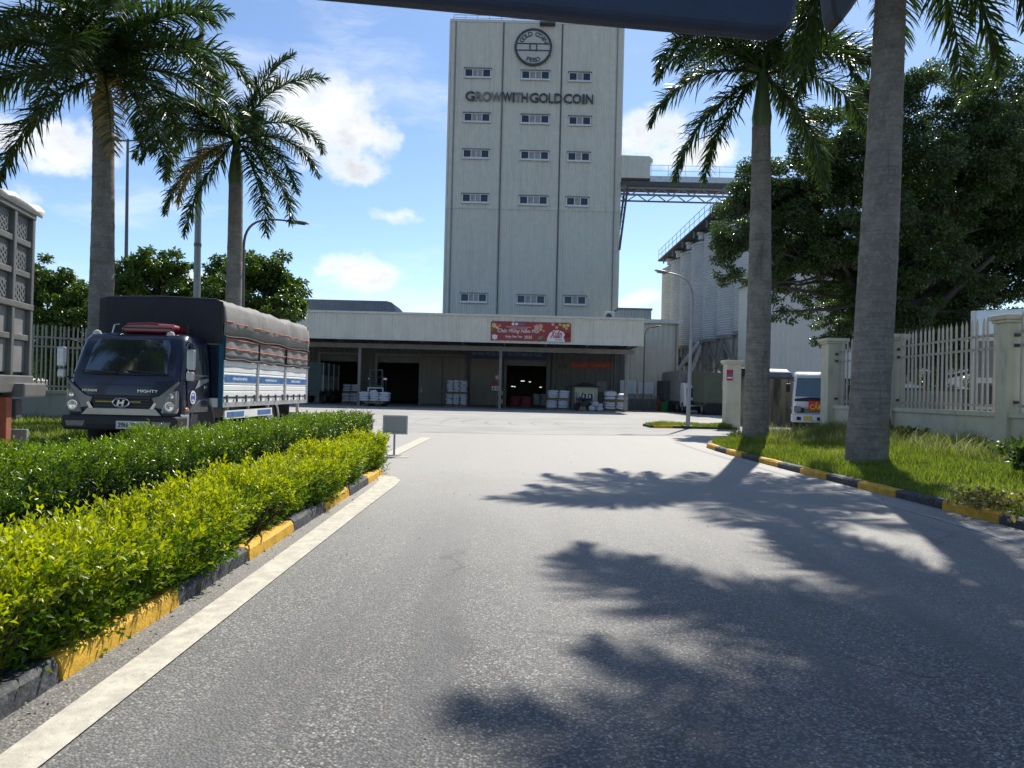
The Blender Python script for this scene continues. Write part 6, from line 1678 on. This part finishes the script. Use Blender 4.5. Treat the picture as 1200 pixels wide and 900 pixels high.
# ---- grass
def blades(name, label, region, n, h, w, m, rng, parent=None, zf=None, lean=.5, hmul=None):
    x0, x1, y0, y1 = region
    x = x0+(x1-x0)*rng.random(n); y = y0+(y1-y0)*rng.random(n)
    if callable(zf): z = zf(x, y); ok = ~np.isnan(z); x, y, z = x[ok], y[ok], z[ok]; n = len(x)
    else: z = np.full(n, zf)
    hh = h*(.45+.9*rng.random(n))
    pat = .75+.35*np.sin(1.9*x+.7*y)*np.sin(1.3*y-.9*x)+.2*np.sin(5*x)*np.sin(4*y)
    hh = hh*np.clip(pat, .35, 1.4)
    if hmul is not None: hh = hh*hmul(x, y)
    a = rng.random(n)*2*math.pi; d = np.stack([np.cos(a), np.sin(a), np.zeros(n)], 1); s = np.stack([-np.sin(a), np.cos(a), np.zeros(n)], 1)
    ln = (lean*(.3+rng.random(n)))[:, None]*hh[:, None]
    B = np.stack([x, y, z], 1); up = np.array([[0, 0, 1.0]]); ww = (w*(.6+.8*rng.random(n)))[:, None]
    v0, v1 = B-s*ww, B+s*ww
    v2, v3 = B+up*hh[:, None]*.6+d*ln*.35-s*ww*.8, B+up*hh[:, None]*.6+d*ln*.35+s*ww*.8
    v4 = B+up*hh[:, None]*(1.0-.12*rng.random((n, 1)))+d*ln
    V = np.stack([v0, v1, v2, v3, v4], 1).reshape(-1, 3)
    base = (np.arange(n)*5).reshape(-1, 1)
    Fl = (base+np.array([[0, 1, 3, 2, 2, 3, 4]])).ravel(); Fs = np.tile(np.array([4, 3], np.int32), n)
    dry = np.clip(np.sin(1.1*x+.6)*np.sin(.83*y+1.0)+.5*np.sin(3.1*x-1.7*y), 0, 1)
    var = np.repeat(np.clip(rng.random(n)*.62+.30*dry+.4*(rng.random(n) > .955-.10*dry), 0, 1), 5)
    o = put(name, raw_mesh(name, V, Fl, Fs, m, var))
    return tag(o, label, 'grass', kind='stuff')
vx = np.array([p[1] for p in vp[:9]][::1]); vyx = np.array([p[0] for p in vp[:9]])
def verge_z(x, y):
    left = np.interp(y, vx, vyx)+.02
    z = .09+.21*np.clip((x-5)/4.6, 0, 1)
    return np.where((x > left) & (x < 9.9) & (y < 21.2), z, np.nan)
blades('grass', 'bright green rough grass on the verge below the right fence', (4.7, 9.9, 4.5, 21.2), 150000, .17, .0042, M_grass, rng, zf=verge_z, lean=.6, hmul=lambda x, y: .75+.9*np.clip((x-6.2)/3.0, 0, 1)*(y > 9)+.4*np.clip((y-15)/5, 0, 1))
for (bx0, by0) in ((5.8, 17.75), (6.3, 13.2)):
    blades('grass', 'longer tufts of grass round the foot of the '+('palm nearer the gate' if by0 > 15 else 'thick palm'), (bx0-.75, bx0+.75, by0-1.0, by0+.3), 2600, .24, .0045, M_grass, rng, zf=verge_z, lean=.7)
blades('weeds', 'long straw coloured weeds along the foot of the cream wall', (7.6, 9.6, 7, 21.2), 4200, .50, .0055, M_weed, rng, zf=verge_z, lean=1.2)
blades('weeds', 'tall pale grass stems in front of the gate pillar', (5.9, 9.4, 16.5, 21.0), 2600, .42, .0055, M_weed, rng, zf=verge_z, lean=.8)
blades('grass', 'short grass on the small traffic island', (5.35, 8.5, 28.35, 29.8), 7000, .13, .006, M_grass, rng, zf=.10, lean=.6)
blades('grass', 'sunlit grass strip beside the parked blue truck', (-16, -8.35, 9, 24), 42000, .18, .007, M_grass, rng, zf=.09, lean=.6)
# low dark plants at the wall's foot near the right edge
def low_plant(label, x, y, r, h, n, m):
    o = thing('weed_plant', label, 'plant', (x, y, .26))
    P = rng.normal(size=(n, 3))*np.array([r, r, h*.3])*.5+np.array([0, 0, h*.5]); P[:, 2] = np.abs(P[:, 2])
    D = nrm(P*np.array([1, 1, .4])+np.array([[0, 0, .25]])+rng.normal(size=(n, 3))*.2); L = .10+.08*rng.random(n)
    f = put('leaves', leaves_mesh('leaves', P, D, L, L*.3, m, rng, .3), o); f['kind'] = 'stuff'
    mb = MB()
    for i in range(9):
        a = i*.7; mb.bar((0, 0, 0), (r*.6*math.cos(a), r*.6*math.sin(a), h*.8), .008)
    mb.build('stems', M_twig, o)
low_plant('low dark leafy weed at the foot of the wall near the right edge', 9.1, 12.9, .55, .35, 700, M_ltree)
low_plant('dark leafy weed clump below the fence hose', 9.2, 17.6, .5, .38, 600, M_ltree)
low_plant('small dark sapling at the kerb side of the verge on the right edge', 7.05, 10.1, .14, .5, 260, M_ficus)
lp = thing('weed_plant', 'straggling yellowing weed hanging over the black and yellow kerb', 'plant', (5.3, 8.1, .16))
P = rng.normal(size=(420, 3))*np.array([.16, .26, .05])+np.array([-.06, 0, .04]); D = nrm(rng.normal(size=(420, 3))+np.array([[-.4, 0, .1]])); L = .05+.04*rng.random(420)
q = put('leaves', leaves_mesh('leaves', P, D, L, L*.3, leaf_mat('dry_leaf', (.13, .13, .03), (.3, .25, .08), .5, .3), rng, .3), lp); q['kind'] = 'stuff'
MB().bar((0, -.3, .0), (-.1, .3, .05), .008).build('stems', M_twig, lp)
# leaf litter and grit on the road
n = 420
x = np.concatenate([-1.79+rng.normal(size=200)*.05, rng.random(120)*6.2-1.3, 4.75+rng.normal(size=100)*.1]); y = np.concatenate([.8+10*rng.random(200), 2+18*rng.random(120), 6+12*rng.random(100)])
P = np.stack([x, y, np.full(n, .012)], 1); a = rng.random(n)*6.28; D = np.stack([np.cos(a), np.sin(a), .06*np.ones(n)], 1)
L = .010+.014*rng.random(n)
o = put('leaf_litter', leaves_mesh('leaf_litter', P, D, L, L*.3, leaf_mat('litter_leaf', (.12, .09, .04), (.38, .34, .25), .8, .05), rng, .1))
tag(o, 'small dry leaves and grit scattered on the road', 'litter', kind='stuff')

# ---- royal palms
def frond_mesh(seed, L, el0, droop, nl=150, dry=False):
    rg = np.random.default_rng(seed); m = 26
    th = el0; pts = [np.array([0.0, 0, 0])]; tans = []
    for i in range(m):
        s = i/m; a = el0-droop*(s**1.25)
        t = np.array([math.cos(a), 0, math.sin(a)]); tans.append(t); pts.append(pts[-1]+t*L/m)
    tans.append(tans[-1]); pts = np.array(pts); tans = np.array(tans)
    rc = MB().tube([tuple(p) for p in pts[::2]], [.035*(1-.9*i/(len(pts[::2])-1)) for i in range(len(pts[::2]))], 6)
    P, Dv, Ls, Sd = [], [], [], []
    for i in range(nl):
        s = .10+.90*(i+.5)/nl
        for side in (-1, 1):
            ss = min(.999, s+rg.uniform(-.006, .006)); f = ss*m; k = int(f); p = pts[k]+(pts[k+1]-pts[k])*(f-k); t = tans[k]
            B = np.array([0, 1.0, 0]); N = np.cross(B, t)*-1
            if N[2] < 0: N = -N
            plume = rg.normal(.18, .50)
            d = side*B*rg.uniform(.75, 1.0)+t*(.45+.5*ss)+N*plume
            l = .74*(math.sin(math.pi*(.16+.78*ss))**.75)*rg.uniform(.82, 1.08)*(L/3.4)
            P.append(p); Dv.append(d/np.linalg.norm(d)); Ls.append(l)
    P, Dv, Ls = np.array(P), np.array(Dv), np.array(Ls); n = len(P)
    g = np.array([[0, 0, -1.0]])
    W_ = nrm(np.cross(Dv, np.array([[0, 0, 1.0]])+rg.normal(size=(n, 3))*.5)); w = .0185*(L/3.4)
    q1 = P+Dv*Ls[:, None]*.35; d2 = nrm(Dv+g*.20); q2 = q1+d2*Ls[:, None]*.35; d3 = nrm(Dv+g*.62); q3 = q2+d3*Ls[:, None]*.3
    V = np.stack([P-W_*w*.5, P+W_*w*.5, q1-W_*w, q1+W_*w, q2-W_*w*.8, q2+W_*w*.8, q3], 1).reshape(-1, 3)
    base = (np.arange(n)*7).reshape(-1, 1)
    Fl = (base+np.array([[0, 1, 3, 2, 2, 3, 5, 4, 4, 5, 6]])).ravel(); Fs = np.tile(np.array([4, 4, 3], np.int32), n)
    rv = np.array(rc.v); off = len(V)
    V = np.concatenate([V, rv]); fl = [i+off for f in rc.f for i in f]; fs = [len(f) for f in rc.f]
    var = np.concatenate([np.repeat(np.clip(rg.normal(.45, .2, n), 0, .92) if not dry else np.where(rg.random(n) < .75, .98, .8), 7), np.full(len(rv), .9)])
    return raw_mesh('frond', V, np.concatenate([Fl, np.array(fl)]), np.concatenate([Fs, np.array(fs, np.int32)]), M_palm, var)
FR = {}
for i, (el, dr) in enumerate([(78, 38), (66, 75), (56, 98), (44, 105), (30, 100), (14, 88), (-6, 74), (-28, 55), (50, 80), (36, 122), (-48, 36), (40, 112)]):
    FR[i] = frond_mesh(100+i, 3.4, R(el), R(dr))
FR[12] = frond_mesh(140, 3.1, R(-30), R(52), 110, dry=True)
def palm(label, base, top, r0, r1, shaft, fronds, scale=1.0, seed=0):
    rg = random.Random(seed)
    o = thing('royal_palm', label, 'palm tree', base, group='royal palms beside the drive')
    b = Vector(base); t = Vector(top)-b; H = t.length
    n = 26; pts, rad = [], []
    for i in range(n+1):
        s = i/n; p = t*s+Vector((math.sin(s*3.1)*.04, math.sin(s*2.3)*.04, 0)); pts.append(tuple(p if i else p-Vector((0, 0, .35))))
        rr_ = r0+(r1-r0)*s; rr_ *= 1+.16*math.exp(-((s-.45)/.22)**2)*.35+.07*math.exp(-s*H/.30)
        rad.append(rr_*(1+.012*math.sin(i*2.7)))
    dp, dr_ = [], []                                                   # fine ring scars
    for i in range(n):
        for k in range(4):
            u = k/4; p = Vector(pts[i]).lerp(Vector(pts[i+1]), u); dp.append(tuple(p)); dr_.append((rad[i]*(1-u)+rad[i+1]*u)*(1.012 if k == 0 else .997))
    dp.append(pts[-1]); dr_.append(rad[-1])
    MB().tube(dp, dr_, 22).build('trunk', M_pbark, o, smooth=True)
    d = t.normalized(); c = t+d*shaft
    MB().tube([tuple(t-d*.02), tuple(t+d*shaft*.15), tuple(t+d*shaft*.5), tuple(c)], [r1*.98, r1*1.08, r1*.8, r1*.42], 16).build('crownshaft', M_shaft, o, smooth=True)
    MB().tube([tuple(c-d*.1), tuple(c+Vector((.03, 0, .9*scale)))], [.045, .008], 8).build('spear_leaf', M_rachis, o, smooth=True)
    for k, (kind, az) in enumerate(fronds):
        f = put('frond', FR[kind], o)
        f.location = tuple(c-d*.18+d*.16*((9-kind) % 9)/9); f.rotation_euler = (rg.uniform(-.12, .12), 0, R(az)); s = scale*rg.uniform(.92, 1.06); f.scale = (s, s, s)
    return o
def crown(seed, off=0):
    rg = random.Random(seed); L = []
    for kind, cnt in ((0, 1), (1, 2), (8, 2), (2, 3), (3, 3), (4, 3), (9, 1), (5, 2), (6, 2), (7, 1)):
        for j in range(cnt): L.append((kind, off+360*(j+.5)/cnt+rg.uniform(-25, 25)+kind*47))
    return L
y = 17.75
palm('royal palm on the verge nearer the gate, its whole crown in view', tuple(gnd(885, 516, .22)), tuple(at(892.5, 148, y)), .30, .215, 1.35,
     [(0, 10), (1, 175), (1, 330), (8, 80), (2, 12), (2, 120), (11, 183), (11, 200), (11, 352), (3, 265), (3, 60), (4, 345), (4, 215), (5, 172), (5, 8), (5, 300), (7, 175), (10, 190), (10, 340), (7, 20)], .98, 1)
y = 13.2
palm('thick royal palm on the verge with its crown above the view', tuple(gnd(1015, 537, .24)), tuple(at(1047, -62, y)), .335, .245, 1.2,
     [(0, 40), (1, 100), (1, 280), (2, 190), (2, 20), (2, 300), (3, 150), (3, 240), (3, 340), (4, 200), (4, 100), (4, 10), (4, 280), (5, 165), (5, 320), (5, 230), (6, 190), (6, 300), (6, 60), (10, 130), (10, 178), (10, 355), (7, 340), (10, 160), (10, 20), (7, 262), (3, 210), (6, 215)], 1.10, 2)
palm('royal palm standing outside the right of the view, only frond tips showing', (8.9, 11.0, .28), (9.1, 10.8, 8.6), .32, .23, 1.3, crown(5, 30), 1.1, 3)
palm('royal palm standing outside the left of the view, mirrored in the truck windscreen', (-11.6, 7.2, .05), (-11.5, 7.1, 7.6), .31, .23, 1.3, crown(8, 10), 1.1, 6)
y = 20.0
palm('tall royal palm behind the cab of the blue truck, its crown cut by the frame', tuple(at(114.5, 462, y).xy)+(.05,), tuple(at(120.5, 140, y)), .31, .26, 1.4,
     [(0, 60), (1, 20), (1, 200), (8, 110), (8, 290), (2, 165), (2, 345), (2, 250), (2, 60), (3, 185), (3, 10), (3, 300), (4, 200), (4, 340), (4, 260), (4, 100), (5, 180), (5, 5), (5, 285), (6, 210), (6, 330), (6, 275), (7, 340), (12, 300), (7, 190)], 1.28, 4)
y = 24.0
palm('smaller royal palm behind the tarpaulin of the blue truck', tuple(at(268, 462, y).xy)+(.05,), tuple(at(276, 215, y)), .26, .22, 1.5,
     [(0, 20), (1, 0), (8, 180), (2, 170), (2, 270), (11, 2), (3, 195), (3, 90), (4, 300), (4, 185), (5, 350), (5, 210), (6, 335), (7, 345), (7, 205), (12, 232), (10, 330), (10, 180), (9, 160)], 1.05, 5)

# ---- broadleaf trees
def branch_path(a, b, rg, sag=.12, n=7):
    a, b = Vector(a), Vector(b); L = (b-a).length; pts = []
    off = Vector((rg.uniform(-1, 1), rg.uniform(-1, 1), rg.uniform(-.2, 1)))*L*sag
    for i in range(n+1):
        s = i/n; pts.append(tuple(a.lerp(b, s)+off*math.sin(math.pi*s)+Vector((rg.uniform(-1, 1), rg.uniform(-1, 1), rg.uniform(-1, 1)))*L*.02*(0 < i < n)))
    return pts
def tree(name, label, base, fork, clumps, leafL, per, m, seed, r0, group=None, extra=()):
    """clumps: world-space (x, y, z, radius, density); twigs end in tufts that leave gaps between them"""
    rg = random.Random(seed); rn = np.random.default_rng(seed)
    o = thing(name, label, 'tree', base, group=group); b = Vector(base); f = Vector(fork)-b
    MB().tube(branch_path((0, 0, -.1), tuple(f), rg, .04), [r0*(1.25 if i == 0 else 1-.35*i/7) for i in range(8)], 12).build('trunk', M_bark, o, smooth=True)
    P, D, V_ = [], [], []; mb2 = MB()
    for (x, y, z, r, dn) in clumps:
        c = Vector((x, y, z))-b
        st = f*rg.uniform(.72, 1.0)
        bp = branch_path(tuple(st), tuple(c), rg, .13)
        MB().tube(bp, [max(.02, r0*.33*(1-.85*i/7)) for i in range(8)], 7).build('limb', M_bark, o, smooth=True)
        k = max(5, int(7.6*dn*(r/1.2)**.5*3))
        for j in range(k):                                             # tufts
            v = rn.normal(size=3); v /= np.linalg.norm(v); v[2] *= .85
            rad = r*(.35+.78*rn.random()**.6)
            tc = np.array(c)+v*rad; tr2 = r*(.20+.16*rn.random())
            if j % 2 == 0: mb2.bar(tuple(c+Vector(v)*r*.15), tuple(tc), .03)
            n = int(per*dn*(tr2/.35)**1.6)
            q = rn.normal(size=(n, 3)); q = nrm(q)*(rn.random((n, 1))**.45)*tr2*np.array([[1.15, 1.15, .75]])
            P.append(tc+q); D.append(nrm(q*.7/tr2+np.array([[0, 0, -.25]])+rn.normal(size=(n, 3))*.55))
            V_.append(np.clip(rn.normal(.35+.3*rn.random(), .16, n), 0, .92))
    tw = mb2.build('twigs', M_bark, o, fix=False); tw['kind'] = 'stuff'
    P, D, V_ = np.concatenate(P), np.concatenate(D), np.concatenate(V_); L = leafL*(.7+.6*rn.random(len(P)))
    fo = put('foliage', leaves_mesh('foliage', P, D, L, L*.26, m, rn, .2, V_), o); fo['kind'] = 'stuff'
    for p_ in extra:
        MB().tube([tuple(Vector(q_)-b) for q_ in p_[0]], p_[1], 8).build('bare_branch', M_bark, o, smooth=True)
    return o
def cl(lst, y0, sy, seed):
    rg = random.Random(seed); out = []
    for (px, py, rp, dn) in lst:
        y = y0+rg.uniform(-sy, sy); p = at(px, py, y); out.append((p.x, p.y, p.z, rp*y/FOC, dn))
    return out
Y = 28.5
big = cl([(862, 285, 36, .9), (880, 250, 40, 1), (905, 215, 38, 1), (925, 285, 44, 1), (905, 365, 22, .55), (896, 330, 25, .8), (955, 360, 24, .6), (975, 385, 22, .7), (960, 245, 52, 1.1), (1000, 190, 52, 1.1), (1010, 270, 52, 1.1),
          (1080, 135, 46, 1), (1130, 95, 40, .8), (1165, 110, 40, .8), (1215, 150, 50, 1), (1170, 190, 58, 1.1), (1095, 215, 62, 1.2), (1080, 300, 52, 1.1), (1150, 290, 60, 1.2), (1205, 250, 60, 1.1), (1200, 330, 48, 1), (1015, 335, 40, 1),
          (960, 165, 42, .9), (1035, 130, 44, .9), (1120, 355, 42, 1), (1065, 365, 36, .9), (1240, 200, 60, 1), (985, 310, 42, 1), (860, 325, 22, .6), (940, 320, 30, .7), (1165, 375, 30, .7)], Y, 2.2, 21)
big += cl([(1040, 230, 60, 1), (1130, 240, 70, 1), (1190, 180, 60, 1), (1100, 330, 50, 1), (940, 270, 45, .9), (1010, 360, 36, .9)], Y+3.0, .8, 22)
fk_ = at(1050, 330, Y)
ex = [([tuple(at(1000, 330, Y)), tuple(at(968, 322, Y-.8)), tuple(at(938, 330, Y-1.2)), tuple(at(905, 331, Y-1.4))], [.09, .065, .045, .02]), ([tuple(at(940, 330, Y-1.2)), tuple(at(925, 343, Y-1.3)), tuple(at(915, 352, Y-1.5))], [.04, .03, .015]),
      ([tuple(at(1062, 405, Y)), tuple(at(1095, 362, Y-.6)), tuple(at(1125, 335, Y-1)), tuple(at(1165, 300, Y-1.4))], [.20, .17, .12, .07]), ([tuple(at(1040, 400, Y)), tuple(at(1005, 350, Y-.6)), tuple(at(985, 300, Y-1))], [.16, .12, .06])]
tree('ficus_tree', 'huge dark spreading tree behind the right fence', tuple(at(1050, 474, Y).xy)+(.0,), tuple(fk_), big, .115, 380, M_ficus, 31, .42, extra=ex)
tree('ficus_tree', 'darker bushy tree farther back beyond the huge tree', (19.5, 33.5, 0), (19.5, 33.5, 3.2), cl([(1050, 400, 40, 1), (1110, 395, 40, 1), (1180, 395, 40, 1), (1010, 395, 30, 1), (1150, 430, 36, .9), (1080, 430, 36, .9), (1230, 420, 50, 1)], 33, 1, 5), .16, 200, M_ficus, 32, .25)
Y = 34.0
tree('street_tree', 'leafy green tree over the left fence beside the stock truck', tuple(at(62, 470, Y).xy)+(0,), tuple(at(62, 400, Y)),
     cl([(60, 318, 26, 1), (40, 335, 28, 1), (85, 345, 28, 1), (60, 360, 32, 1), (25, 365, 30, 1), (95, 370, 26, 1), (50, 395, 32, 1), (95, 400, 30, 1), (72, 425, 34, 1), (110, 430, 34, 1), (30, 420, 34, 1)], Y, 1.5, 3), .17, 210, M_ltree, 41, .2)
tree('street_tree', 'leafy green tree between the two left palms', tuple(at(178, 470, Y).xy)+(0,), tuple(at(178, 390, Y)),
     cl([(175, 310, 26, 1), (205, 315, 20, .8), (150, 320, 24, .9), (185, 335, 30, 1), (145, 345, 28, 1), (212, 342, 20, 1), (170, 365, 30, 1), (210, 370, 28, 1), (135, 375, 30, 1), (150, 400, 30, 1), (125, 420, 34, 1)], Y, 1.5, 4), .17, 210, M_ltree, 42, .2)
tree('street_tree', 'round leafy tree rising behind the tarpaulin of the blue truck', tuple(at(305, 470, Y).xy)+(0,), tuple(at(305, 390, Y)),
     cl([(290, 315, 24, 1), (315, 320, 26, 1), (262, 325, 26, 1), (338, 340, 22, 1), (345, 360, 18, 1), (300, 345, 34, 1), (255, 350, 28, 1), (325, 365, 28, 1), (280, 375, 30, 1), (240, 345, 22, .9), (240, 380, 28, 1)], Y, 1.5, 5), .17, 210, M_ltree, 43, .2)
